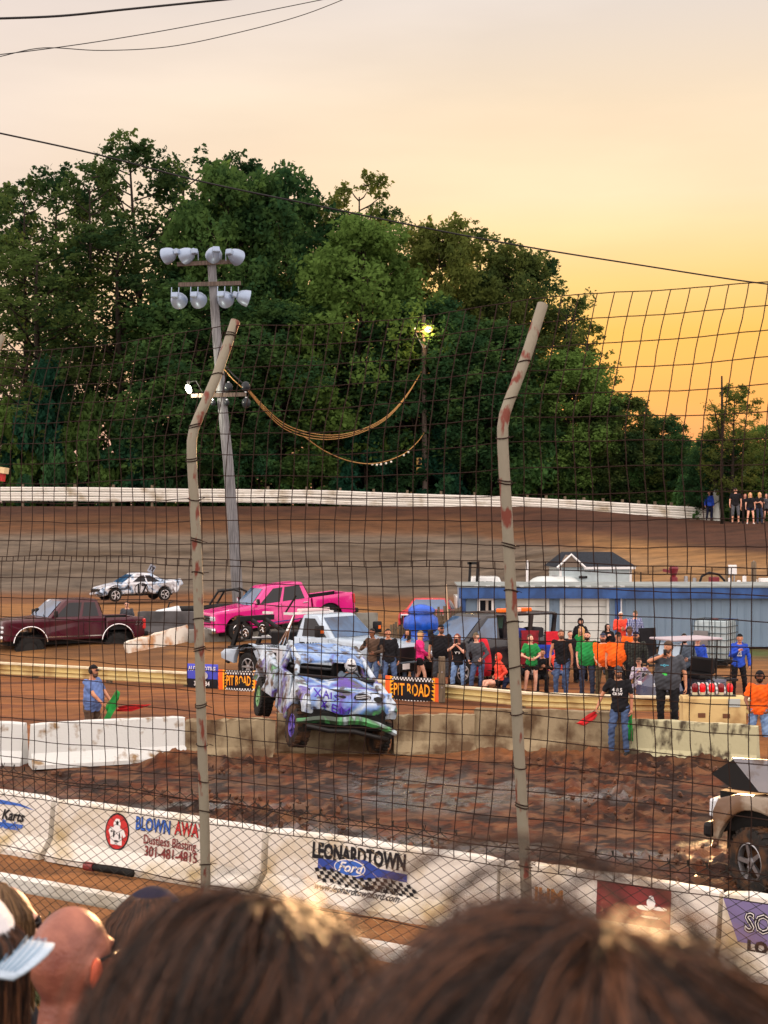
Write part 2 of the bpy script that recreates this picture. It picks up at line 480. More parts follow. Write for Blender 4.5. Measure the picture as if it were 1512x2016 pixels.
    bm = bmesh.new(); bm.from_mesh(o2.data)
    bmesh.ops.delete(bm, geom=[f for f in bm.faces if not ontrack(f)], context='FACES'); bm.to_mesh(o2.data); bm.free()
build_ground()

# mud clods lying loose are part of the churned dirt: one uncountable scatter
def clods():
    rs = np.random.RandomState(5); mb = MB()
    for k in range(1500):
        y = rs.uniform(17.5, 29); x = rs.uniform(-8, 8)
        s_ = (x - NB_P.x) * NB_N.x + (y - NB_P.y) * NB_N.y
        if s_ < .6 or fbm(np.array(x * .5 + 5.), np.array(y * .5 + 9.), 3) < .46: continue
        r = rs.uniform(.015, .07) * rs.uniform(.5, 1)
        mb.sphere((x, y, gh(x, y) + r * .3 + .03), (r * rs.uniform(.8, 1.5), r, r * rs.uniform(.5, .9)), 5, 4, rot=(rs.rand() * 3, rs.rand() * 3, rs.rand() * 3))
    o = mb.build('mud_clods', mat('clod', lin(104, 66, 42), .8, var=.5, scale=3), smooth=False)
    tag(o, 'loose clods of churned brown mud scattered over the wet dirt pit', 'mud clods', kind='stuff')
clods()

# ------------------------------------------------------------------ concrete barriers
def fit_line(p0, p1): 
    d = Vector(p1) - Vector(p0); return d.length, math.atan2(d.y, d.x)
JP = [(-.30, 0), (-.30, .07), (-.135, .27), (-.085, .79), (-.07, .81), (.07, .81), (.085, .79), (.135, .27), (.30, .07), (.30, 0)]
def barrier(p0, p1, m, label, group=None, h=.81, tilt=(0, 0), seed=0, name='concrete_barrier', chip=.012):
    """p0,p1 on the ground; -y of the local frame looks to the camera side"""
    L, a = fit_line(p0, p1)
    o = empty(name, ((p0[0] + p1[0]) / 2, (p0[1] + p1[1]) / 2, (p0[2] + p1[2]) / 2), rot=(tilt[0], tilt[1], a), label=label, cat='barrier', group=group)
    rs = random.Random(seed); k = 14; rings = []
    for i in range(k + 1):
        t = i / k; x = (t - .5) * L
        e_ = .02 if i in (0, k) else 0
        rings.append([(x + rs.uniform(-1, 1) * chip * (i in (0, k)), (y * (1 - e_ * 2)) + rs.uniform(-1, 1) * chip * .4, (z * h / .81 - (e_ if z > .7 else 0)) + (rs.uniform(-1, .4) * chip if z > .7 else 0)) for y, z in JP])
    MB().loft(rings).build('body', m, o)
    return o
def onface(M0, x, z, off=.006):
    """point on the upper camera-side face of a jersey barrier in its local frame"""
    t = (z - .27) / (.79 - .27); return Vector((x, -(.135 + (.085 - .135) * t) - off, z))
white_c = mat('painted_concrete', lin(214, 212, 204), .75, scale=1.6, col2=lin(176, 158, 118), lo=.5, hi=.72, bump=.3, bscale=30)
dirty_white = mat('dirty_painted_concrete', lin(204, 208, 206), .8, scale=3.2, col2=lin(136, 112, 80), lo=.58, hi=.68, bump=.4, bscale=25)
raw_c = mat('raw_concrete', lin(146, 132, 104), .9, scale=2.2, col2=lin(86, 66, 44), lo=.42, hi=.62, bump=.5, bscale=20)
grey_c = mat('grey_concrete', lin(128, 128, 122), .9, scale=1.8, col2=lin(92, 88, 80), lo=.4, hi=.65, bump=.4, bscale=20)
stain_c = mat('stained_concrete', lin(178, 174, 140), .85, scale=4.2, col2=lin(66, 56, 40), lo=.49, hi=.62, bump=.5, bscale=20, stretch=(1, 1, .6))
def nbp(t): p = NB_P + NB_D * t; return (p.x, p.y, 0)
def nb_t(px):
    k = (px - 756) / F; return (NB_P.x - k * NB_P.y) / (k * NB_D.y - NB_D.x)
GN = 'white concrete barriers with painted adverts along the near side of the pit'
nb = []
for i, (a, b, lab) in enumerate(((-2.3, nb_t(108), 'near white barrier at the left edge with a faded blue swoosh advert'),
        (nb_t(118), nb_t(525), 'near white barrier with blue and red lettering beside a red oval emblem'),
        (nb_t(537), 8.05, 'near white barrier with black lettering over a blue oval and checkered flag'),
        (8.1, nb_t(1419), 'near white barrier with a dark red panel and amber lettering'),
        (nb_t(1430), 14.2, 'near white barrier cut by the right edge with outlined dark letters'))):
    nb.append((barrier(nbp(a), nbp(b), white_c, lab, GN, seed=i), a, b))
# mid barriers
MID = 28.4
GM = 'old concrete barriers along the far side of the mud pit'
def mbp(px, Y): return (X_(px, Y), Y, gh(X_(px, Y), Y) * 0 )
barrier((X_(-290, 28.7), 28.7, 0), (X_(50, 28.3), 28.3, 0), dirty_white, 'blue white barrier at the left edge behind the mud pit', GM, seed=11)
barrier((X_(60, 27.8), 27.8, 0), (X_(362, 28.9), 28.9, 0.03), dirty_white, 'muddy white barrier in front of the man holding green and red flags', GM, seed=12, h=.84)
barrier((X_(368, 28.9), 28.9, -.04), (X_(540, 29.1), 29.1, -.02), raw_c, 'crumbling brown concrete barrier under the tail of the leaping truck', GM, seed=13, chip=.05)
barrier((X_(545, 29.9), 29.9, -.02), (X_(765, 29.9), 29.9, .0), raw_c, 'brown concrete barrier under the leaping spray-painted truck', GM, seed=14, chip=.04)
barrier((X_(770, 29.6), 29.6, 0), (X_(932, 29.8), 29.8, 0.02), raw_c, 'pale brown barrier just right of the leaping truck', GM, seed=15, h=.78, chip=.04)
barrier((X_(936, 29.9), 29.9, 0.07), (X_(1236, 29.1), 29.1, -.02), raw_c, 'long brown barrier behind the muddy ground below the crowd', GM, seed=16, h=.88, chip=.02)
barrier((X_(1236, 29.1), 29.1, -.02), (X_(1492, 28.0), 28.0, -.08), stain_c, 'black streaked pale barrier below the man in the grey t-shirt', GM, seed=17, h=.84, chip=.02)
# further barriers in the pit area
GF = 'grey concrete barriers round the parked trucks'
barrier(tuple(P(258, 1312, 49)), tuple(P(378, 1310, 51.5)), mat('rust_white_concrete', lin(214, 210, 198), .8, scale=2, col2=lin(176, 128, 84), lo=.45, hi=.62, bump=.4), 'tilted white barrier with rust stains behind the maroon truck', GF, tilt=(R(-10), R(-8)), seed=21, h=.95, chip=.05)
barrier((X_(272, 54), 54, gh(-9, 54) + .02), (X_(402, 54), 54, gh(-7, 54) + .10), mat('dark_concrete', lin(84, 84, 86), .9, var=.4, scale=2), 'dark concrete barrier in front of the quad bike', GF, seed=22)
barrier((X_(372, 51.0), 51.0, .02), (X_(560, 52.2), 52.2, .22), grey_c, 'grey barrier in front of the bonnet of the pink truck', GF, seed=23, h=.95)
barrier((X_(565, 52.4), 52.4, .55), (X_(742, 53.5), 53.5, .66), grey_c, 'grey barrier behind the tow truck by the tail of the pink truck', GF, seed=24, h=.9)
barrier((X_(120, 54), 54, .2), (X_(262, 54), 54, .2), grey_c, 'grey barrier seen beneath the lifted maroon truck', GF, seed=25, h=.55)

# ------------------------------------------------------------------ writing and pictures on the near barriers
INK = mat('black_paint', (.012, .012, .016), .5)
BLU = mat('blue_paint', lin(40, 96, 190), .5)
DBL = mat('deep_blue_paint', lin(28, 62, 150), .5)
RED = mat('red_paint', lin(190, 30, 30), .5)
DRD = mat('dark_red_paint', lin(120, 40, 40), .5)
WHT = mat('white_paint', (.75, .75, .75), .5)
YEL = mat('yellow_paint', lin(235, 190, 40), .5)
def face_M(x, z, off=.007):
    p = onface(None, x, z, off); return frame(p, (1, 0, 0), (0, .05, .52))
def put(o, mb, name, m, x, z, off=.007, rot=0):
    mb.xf(face_M(x, z, off) @ Matrix.Rotation(rot, 4, 'Z')); return mb.build(name, m, o, fix=False)
def shape(pts): 
    mb = MB(); mb.add([(p[0], p[1], 0) for p in pts], [tuple(range(len(pts)))]); return mb
def oval(rx, ry, n=28): return shape([(rx * math.cos(2 * PI * k / n), ry * math.sin(2 * PI * k / n)) for k in range(n)])
def lx(px, i):     # pixel column -> local x on near barrier i
    o, a, b = nb[i]; return nb_t(px) - (a + b) / 2
# the one with the blasting advert
o1 = nb[1][0]
put(o1, oval(.215, .245), 'emblem_rim', INK, lx(243, 1), .5)
put(o1, oval(.195, .225), 'emblem_field', RED, lx(243, 1), .5, .010)
fig = shape([(-.10, -.17), (-.12, -.05), (-.15, .0), (-.12, .06), (-.06, .05), (-.07, .11), (-.03, .17), (.03, .17), (.06, .11), (.05, .05), (.12, .03), (.16, -.04), (.12, -.07), (.09, -.02), (.10, -.17)])
put(o1, fig, 'emblem_figure', WHT, lx(243, 1), .5, .013)
for (px_, pz, rx_, ry_) in ((0, .115, .022, .03), (-.05, -.03, .015, .05), (.05, -.05, .012, .05), (.0, -.12, .04, .012), (-.09, .0, .02, .012)):
    put(o1, oval(rx_, ry_, 10), 'emblem_mark', INK, lx(243, 1) + px_, .5 + pz, .016)
put(o1, text_mb('BLOWN', .235, .010, sx=.70), 'lettering', INK, lx(312, 1), .640, .008)
put(o1, text_mb('BLOWN', .235, .003, sx=.70), 'lettering', BLU, lx(312, 1), .640, .012)
put(o1, text_mb('AWAY', .235, .010, sx=.70), 'lettering', INK, lx(384, 1), .650, .008)
put(o1, text_mb('AWAY', .235, .003, sx=.70), 'lettering', RED, lx(384, 1), .650, .012)
put(o1, text_mb('Dustless Blasting', .165, .003, sx=.80), 'lettering', DRD, lx(346, 1), .455, .010)
put(o1, text_mb('301-481-4815', .19, .005, sx=.84), 'lettering', DRD, lx(350, 1), .305, .012)
# the one with the car dealer advert
o2 = nb[2][0]
put(o2, text_mb('LEONARDTOWN', .25, .013, sx=.68), 'lettering', INK, lx(715, 2), .625, .008)
BS = .80
band = [(-.78, .07), (-.3, .07), (-.1, .12), (.1, .12), (.3, .05), (.8, .03), (.8, -.06), (.35, -.045), (.1, -.10), (-.1, -.10), (-.3, -.05), (-.78, -.05)]
put(o2, shape([(a * BS, b) for a, b in band]), 'blue_band', DBL, lx(722, 2), .475, .009)
put(o2, oval(.225, .100), 'oval_rim', WHT, lx(700, 2), .485, .011)
put(o2, oval(.212, .087), 'oval_badge', BLU, lx(700, 2), .485, .014)
put(o2, text_mb('Ford', .16, .004, shear=.35, sx=1.1), 'lettering', WHT, lx(700, 2), .485, .017)
ck = MB()
for i in range(26):
    for j in range(4):
        if (i + j) % 2: continue
        def w(ii, jj):
            x = (-.98 + ii * .068) * BS; return (x + jj * .02, .07 - jj * .042 + .035 * math.sin(ii * .42) * (1 - ii / 34) - ii * .001, 0)
        ck.quad(w(i, j), w(i + 1, j), w(i + 1, j + 1), w(i, j + 1))
put(o2, ck, 'checkered_flag', INK, lx(738, 2), .355, .012)
put(o2, text_mb('JAMIE ADKINS', .10, .002, sx=.85), 'lettering', INK, lx(760, 2), .285, .012)
pm = text_mb('www.leonardtownford.com', .125, .002, shear=.2, sx=.86)
pm.xf(frame(Vector((lx(718, 2), -.185, .222)), (1, 0, 0), (0, .165, .2))); pm.build('lettering', INK, o2, fix=False)
# left edge
o0 = nb[0][0]
put(o0, text_mb('Go Karts', .2, .006, shear=.3), 'lettering', INK, lx(22, 0), .50, .010)
put(o0, shape([(-.8, -.03), (-.2, .05), (.35, .02), (.62, -.04), (.3, -.01), (-.2, -.02)]), 'swoosh', BLU, lx(18, 0), .66, .008)
put(o0, shape([(-.8, -.03), (-.2, .03), (.45, .04), (.2, -.02), (-.3, -.04)]), 'swoosh', BLU, lx(12, 0), .36, .008)
put(o0, text_mb('Racing', .16, .006, shear=.3), 'lettering', BLU, lx(36, 0), .37, .012)
# right ones
o3 = nb[3][0]
put(o3, shape([(-.42, -.22), (.42, -.22), (.42, .19), (-.42, .19)]), 'dark_red_panel', DRD, lx(1255, 3), .56, .008)
tr = MB()
for (x, y, rx, ry) in ((0, .03, .05, .05), (-.07, -.03, .09, .025), (.09, -.02, .09, .02), (0, .075, .03, .03), (0, -.12, .12, .012)):
    tr.add([(x + rx * math.cos(2 * PI * k / 14), y + ry * math.sin(2 * PI * k / 14), 0) for k in range(14)], [tuple(range(14))])
put(o3, tr, 'emblem', WHT, lx(1290, 3), .56, .012)
put(o3, text_mb('IHM', .2, .008), 'lettering', mat('amber_paint', lin(200, 130, 40), .5), lx(1090, 3), .5, .009)
o4 = nb[4][0]
put(o4, shape([(-.15, -.22), (1.6, -.22), (1.6, .2), (-.32, .2)]), 'violet_panel', mat('violet_panel', lin(112, 104, 150), .6), lx(1490, 4), .55, .008)
put(o4, text_mb('SOUTH', .26, .018, align='LEFT', sx=.85), 'letter_outline', INK, lx(1474, 4), .53, .011)
put(o4, text_mb('SOUTH', .26, .008, align='LEFT', sx=.85), 'lettering', WHT, lx(1474, 4), .53, .014)
put(o4, text_mb('SOUTH', .26, -.001, align='LEFT', sx=.85), 'lettering', INK, lx(1474, 4), .53, .017)
put(o4, text_mb('LOG', .16, .01, align='LEFT'), 'lettering', INK, lx(1480, 4), .30, .011)

# ------------------------------------------------------------------ guard rails
def sweep(mb, prof, path):
    """prof: [(n,z)] with n to the right of travel; path: 3D points"""
    rings = []
    for i, p in enumerate(path):
        a = path[max(0, i - 1)]; b = path[min(len(path) - 1, i + 1)]
        d = Vector((b[0] - a[0], b[1] - a[1], 0)).normalized(); nrm = Vector((d.y, -d.x, 0))
        rings.append([Vector(p) + nrm * q[0] + Vector((0, 0, q[1])) for q in prof])
    mb.loft(rings); return mb
WB = [(.0, -.15), (.035, -.15), (.045, -.12), (.02, -.07), (.02, -.03), (.085, .0), (.02, .03), (.02, .07), (.045, .12), (.035, .15), (.0, .15)]
def rail(name, path, m, mpost, label, posts, zc=.5, tall=.62, capw=None, mcap=None):
    o = empty(name, path[0], label=label, cat='guard rail')
    L = [Vector(p) - Vector(path[0]) for p in path]
    sweep(MB(), WB, [p + Vector((0, 0, zc)) for p in L]).build('beam', m, o)
    if capw: sweep(MB(), [(-capw, 0), (capw, 0), (capw, .05), (-capw, .05)], [p + Vector((0, 0, zc + .155)) for p in L]).build('top_plank', mcap or m, o)
    tot = [0]
    for i in range(1, len(L)): tot.append(tot[-1] + (L[i] - L[i - 1]).length)
    n = max(2, int(tot[-1] / posts))
    for k in range(n + 1):
        s = tot[-1] * k / n; i = max(j for j in range(len(tot)) if tot[j] <= s + 1e-6); i = min(i, len(L) - 2)
        p = L[i].lerp(L[i + 1], (s - tot[i]) / max(1e-6, tot[i + 1] - tot[i]))
        d = (L[i + 1] - L[i]).normalized()
        MB().box(p + Vector((-d.y * .09, d.x * .09, tall / 2 - .05)), (.14, .14, tall + .1), rot=(0, 0, math.atan2(d.y, d.x))).build('post', mpost, o)
    return o
cream = mat('cream_rail_paint', lin(206, 188, 128), .6, scale=1.2, col2=lin(150, 116, 66), lo=.5, hi=.7)
cream_top = mat('pale_plank_paint', lin(224, 216, 186), .6, scale=1.5, col2=lin(170, 150, 110), lo=.5, hi=.75)
wood = mat('weathered_wood', lin(112, 98, 80), .9, var=.4, scale=3, stretch=(8, 8, 1))
white_r = mat('white_rail_paint', lin(214, 212, 204), .6, scale=1.0, col2=lin(160, 146, 120), lo=.52, hi=.75)
# rail across the infield in front of the crowd
pts = [(X_(-60, 45.6), 45.6), (X_(0, 44.8), 44.8), (X_(370, 42.2), 42.2), (X_(760, 39.9), 39.9), (X_(870, 38.9), 38.9), (X_(1040, 37.0), 37.0), (X_(1240, 34.7), 34.7), (X_(1345, 34.0), 34.0), (X_(1470, 33.3), 33.3), (X_(1620, 32.5), 32.5)]
rail('infield_guard_rail', [(x, y, gh(x, y)) for x, y in pts], cream, wood, 'long cream guard rail with a flat top plank between the dirt lane and the crowd', 2.5, zc=.22, tall=.34, capw=.10, mcap=cream_top)
# rail nearest the spectators
q0 = Vector((-4.3, 16.5, 0)); d0 = Vector((2.47, -1.6, 0)).normalized()
def near_rail():
    o = empty('near_guard_rail', tuple(q0), label='low white plank rail in the bottom left just behind the chain link', cat='guard rail')
    path = [d0 * t for t in (-3, -1, 1, 3, 5, 7, 9)]
    sweep(MB(), [(-.03, .50), (.05, .50), (.06, .53), (.06, .64), (.03, .66), (-.03, .66)], path).build('plank', white_r, o)
    for t in (-2.4, 0, 2.4, 4.8, 7.2): MB().box(d0 * t + Vector((.05, .09, .3)), (.14, .14, .6)).build('post', wood, o)
near_rail()
# far rail round the top of the banking
def far_rail():
    pp = [(-62, 92), (-40, 94.2), (-20, 95.2), (-5, 95.2), (8, 94.4), (15, 92.6), (20.9, 91.2)]
    path = [Vector((x, y, Z_([0, 967, 968, 973, 986, 998, 1010][i], y) - 1.0)) for i, (x, y) in enumerate(pp)]
    path[0].z = path[1].z
    o = empty('banking_guard_rail', path[0], label='long white boarded guard rail round the top of the banked turn, below the trees', cat='guard rail')
    fine = []
    for i in range(len(path) - 1):
        for k in range(6): fine.append(path[i].lerp(path[i + 1], k / 6) - path[0])
    fine.append(path[-1] - path[0])
    rs = random.Random(4)
    for zc in (.16, .46, .76):
        jit = [Vector((0, 0, zc + rs.uniform(-.02, .02))) for _ in fine]
        sweep(MB(), [(.0, -.14), (.05, -.14), (.09, -.05), (.04, 0), (.09, .05), (.05, .14), (.0, .14)], [p + j for p, j in zip(fine, jit)]).build('board', white_r, o)
    for i in range(0, len(fine)):
        MB().box(fine[i] + Vector((0, .12, .3)), (.16, .16, 1.6)).build('post', wood, o)
far_rail()
# ------------------------------------------------------------------ catch fence in front of the spectators
FL = Vector((-1.53, 12.3, 0)); FR = Vector((.93, 10.7, 0)); FD = (FR - FL).normalized(); FS = (FR - FL).length
FN = Vector((-FD.y, FD.x, 0))
ZB = 5.28
def KB(z): return .34 * (math.sqrt((z - ZB) ** 2 + .012) + z - ZB) / 2
def FP(u, z, off=0.0):
    p = FL + FD * u; k = KB(z)
    sm = .03 * math.sin(u * 1.7 + z * .8) + .02 * math.sin(u * .6 - z * 2)
    return Vector((p.x, p.y, 0)) + FN * (k + off + sm) + Vector((0, 0, z))
fence = empty('catch_fence', tuple(FL), label='tall rusty wire mesh catch fence with bent pipe posts in front of the spectators', cat='fence')
def fb(mb, name, m, parent=fence, **k):
    mb.v = [(v[0] - FL.x, v[1] - FL.y, v[2]) for v in mb.v]; return mb.build(name, m, parent, **k)
wire = mat('rusty_wire', lin(44, 28, 22), .7, .3)
pipe = mat('galvanised_pipe', lin(126, 120, 104), .6, .15, scale=5.5, col2=lin(104, 42, 24), lo=.55, hi=.62, stretch=(2.2, 2.2, .8), bump=.2)
pipe.node_tree.nodes['Principled BSDF'].inputs['Metallic'].default_value = .1
def post(us, seed, top, dr=1.0):
    rs = random.Random(seed)
    rows = [(-.1, .19 * dr), (2.0, .125 * dr), (3.0, .07 * dr), (4.3, .005), (4.7, -.018), (4.95, -.034), (5.12, -.044), (5.24, -.048), (5.34, -.042), (5.44, -.022), (5.56, .006), (5.8, .055), (top, .11)]
    pts = []
    for z, dx in rows:
        p = FL + FD * us; k = KB(z)
        pts.append(Vector((p.x + dx, p.y, z)) + FN * (k - .055))
    b = MB().tube(pts, .0415, 14)
    o = fb(b, 'post', pipe, smooth=50)
    for k in range(17):
        tm = MB()
        z = .8 + k * .33 + rs.uniform(-.08, .08)
        if z > top - .1: break
        for i in range(len(rows) - 1):
            if rows[i][0] <= z <= rows[i + 1][0]:
                p = pts[i].lerp(pts[i + 1], (z - rows[i][0]) / (rows[i + 1][0] - rows[i][0]))
        for rr in range(rs.choice((1, 1, 2))):
            c = [p + Vector((math.cos(a) * .049, math.sin(a) * .049, .012 * math.sin(a + k) + rr * .02)) for a in [2 * PI * j / 14 for j in range(14)]]
            tm.tube(c, .0048, 4, closed=True)
        tm.tube([p + Vector((.045, .03, 0)), p + Vector((.085, .06, rs.uniform(-.02, .02)))], .003, 4)
        tm.v = [(v[0] - FL.x, v[1] - FL.y, v[2]) for v in tm.v]; tm.build('wire_tie', wire, o)
    return o
post(0, 1, 6.28, .55); post(FS, 2, 6.17)
post(-FS * .985, 3, 6.36); post(FS * 2, 4, 6.2); post(-FS * 2, 5, 6.3)
def mesh_panel(z0, z1, name, off, u0=-6.2, u1=5.2, seed=0, top_sag=0.0):
    rs = random.Random(seed); b = MB(); sp = .138
    n = int((u1 - u0) / sp)
    wob = lambda u, z: .013 * math.sin(z * 3.1 + u * 1.3 + seed) + .007 * math.sin(z * 7.3 + u * 2.9) + .025 * math.sin(z * 1.1 + u * .45 + seed * 2)
    wz = lambda u, z: .012 * math.sin(u * 1.6 + z * 5 + seed) + .004 * math.sin(u * 6 + z * 3)
    rows = int(round((z1 - z0) / .19))
    for i in range(n + 1):
        u = u0 + i * sp; jit = rs.uniform(-.007, .007)
        ks = rows * 2; pts = []
        for k in range(ks + 1):
            z = z0 + (z1 - z0) * k / ks
            pts.append(FP(u + wob(u, z) + jit + rs.uniform(-.003, .003), z + wz(u, z) - top_sag * abs(math.sin(PI * u / FS)) * (k / ks), off))
        b.tube(pts, .0037, 4, caps=False)
    for k in range(rows + 1):
        z = z0 + (z1 - z0) * k / rows; pts = []
        for i in range(int((u1 - u0) / .1) + 1):
            u = u0 + i * .1
            pts.append(FP(u + wob(u, z), z + wz(u, z) + rs.uniform(-.002, .002) - top_sag * abs(math.sin(PI * u / FS)) * (k / rows), off + .006))
        b.tube(pts, .0038 if k in (0, rows) else .0037, 4, caps=False)
    return fb(b, name, wire, fix=False)
mesh_panel(2.05, 4.26, 'lower_wire_mesh', .0, seed=1)
mesh_panel(4.21, 6.23, 'upper_wire_mesh', .012, seed=2, top_sag=.05)
def chain_link():
    b = MB(); w = .0345; hh = .043; z0, z1 = .35, 2.30; u0, u1 = -5.4, 4.9
    n = int((u1 - u0) / (2 * w)); m = int((z1 - z0) / hh)
    rs = random.Random(2)
    for i in range(n):
        uc = u0 + i * 2 * w; pts = []
        for k in range(m + 1):
            z = z0 + k * hh
            side = 1 if (k + i) % 2 else -1
            u = uc + side * w * 1.02 + .012 * math.sin(z * 4 + uc * .7)
            pts.append(FP(u, z + .01 * math.sin(uc * 1.5) - .05 * math.sin(uc * .35), -.022 + side * .003))
        # twisted ends along the top selvage
        top = pts[-1]; pts.append(top + Vector((rs.uniform(-.012, .012), 0, .035)))
        b.tube(pts, .0043, 4, caps=False)
    o = fb(b, 'chain_link_mesh', mat('dark_chain_link', lin(40, 38, 34), .55, .4), fix=False)
    for zz in (2.24, 1.55, .92):
        t = MB().tube([FP(u0 + i * .2, zz + .012 * math.sin(i * .9) - .05 * math.sin((u0 + i * .2) * .35), -.03) for i in range(int((u1 - u0) / .2) + 1)], .0045, 5, caps=False)
        fb(t, 'tension_wire', wire, fix=False)
chain_link()
# retaining bank boards below the fence and simple bleachers under the spectators
def stands():
    o = empty('bleachers', (0, 2.2, 0), label='stepped timber bleachers the spectators sit on, below the picture', cat='bleachers')
    for k, (y, z) in enumerate(((1.1, 3.35), (.4, 3.6), (2.0, 3.05), (3.1, 2.6), (4.2, 2.2), (5.2, 1.8), (6.2, 1.4))):
        MB().box((0, y - 2.2, z - .5), (9, .45, .05)).build('seat_plank', wood, o)
    for x in (-4, 0, 4):
        MB().tube([(x, -2.4, 3.4), (x, 4.6, .7)], .05, 8).build('stringer', wood, o)
        MB().tube([(x, -2.2, 0), (x, -2.2, 3.3)], .05, 8).build('leg', wood, o)
        MB().tube([(x, 4, 0), (x, 4, .9)], .05, 8).build('leg', wood, o)
stands()
def weeds():
    rs = np.random.RandomState(9); V = []; Q = []
    for k in range(12000):
        t = rs.uniform(-3.2, 7.5); s = rs.uniform(-.02, 1.6)
        p = Vector((-4.3, 16.5, 0)) + d0 * t - FN * s
        h = rs.uniform(.06, .3); a = rs.rand() * 6.28; wd = rs.uniform(.008, .03); dx, dy = math.cos(a) * wd, math.sin(a) * wd
        lx_, ly_ = rs.normal(0, .07), rs.normal(0, .07); i = len(V)
        V += [(p.x - dx, p.y - dy, -.02), (p.x + dx, p.y + dy, -.02), (p.x + dx * .4 + lx_, p.y + dy * .4 + ly_, h), (p.x - dx * .4 + lx_, p.y - dy * .4 + ly_, h)]
        Q.append((i, i + 1, i + 2, i + 3))
    o = np_mesh('weeds', V, Q, mat('weed', lin(66, 74, 40), .8, scale=1.5, col2=lin(96, 84, 56), lo=.45, hi=.6))
    tag(o, 'rough dark weeds growing below the near white guard rail', 'weeds', kind='stuff')
weeds()
# ------------------------------------------------------------------ trees
def leaf_mat(name, c1, c2, tr=.35):
    m = bpy.data.materials.new(name); m.use_nodes = True
    n, l = m.node_tree.nodes, m.node_tree.links; n.clear()
    out = n.new('ShaderNodeOutputMaterial'); d = n.new('ShaderNodeBsdfDiffuse'); t = n.new('ShaderNodeBsdfTranslucent'); mx = n.new('ShaderNodeMixShader')
    mx.inputs[0].default_value = tr
    tcn = n.new('ShaderNodeTexCoord'); nz = n.new('ShaderNodeTexNoise'); nz.inputs['Scale'].default_value = .45; nz.inputs['Detail'].default_value = 4
    l.new(tcn.outputs['Object'], nz.inputs['Vector'])
    oi = n.new('ShaderNodeObjectInfo'); ad = n.new('ShaderNodeMath'); ad.operation = 'ADD'
    mu = n.new('ShaderNodeMath'); mu.operation = 'MULTIPLY_ADD'; mu.inputs[1].default_value = .5; mu.inputs[2].default_value = -.25
    l.new(oi.outputs['Random'], mu.inputs[0]); l.new(nz.outputs[0], ad.inputs[0]); l.new(mu.outputs[0], ad.inputs[1])
    cr = n.new('ShaderNodeValToRGB'); cr.color_ramp.elements[0].position = .3; cr.color_ramp.elements[0].color = c1
    cr.color_ramp.elements[1].position = .72; cr.color_ramp.elements[1].color = c2
    l.new(ad.outputs[0], cr.inputs[0]); l.new(cr.outputs[0], d.inputs[0]); l.new(cr.outputs[0], t.inputs[0])
    l.new(d.outputs[0], mx.inputs[1]); l.new(t.outputs[0], mx.inputs[2]); l.new(mx.outputs[0], out.inputs[0])
    return m
LEAF = leaf_mat('leaves', (.026, .068, .028, 1), (.105, .185, .044, 1), .45)
LEAF3 = leaf_mat('olive_leaves', (.020, .050, .022, 1), (.080, .125, .034, 1), .55)
LEAF2 = leaf_mat('shrub_leaves', (.018, .070, .042, 1), (.075, .17, .05, 1), .4)
BARK = mat('bark', lin(46, 40, 34), .9, var=.4, scale=4, stretch=(6, 6, 1), bump=.6)
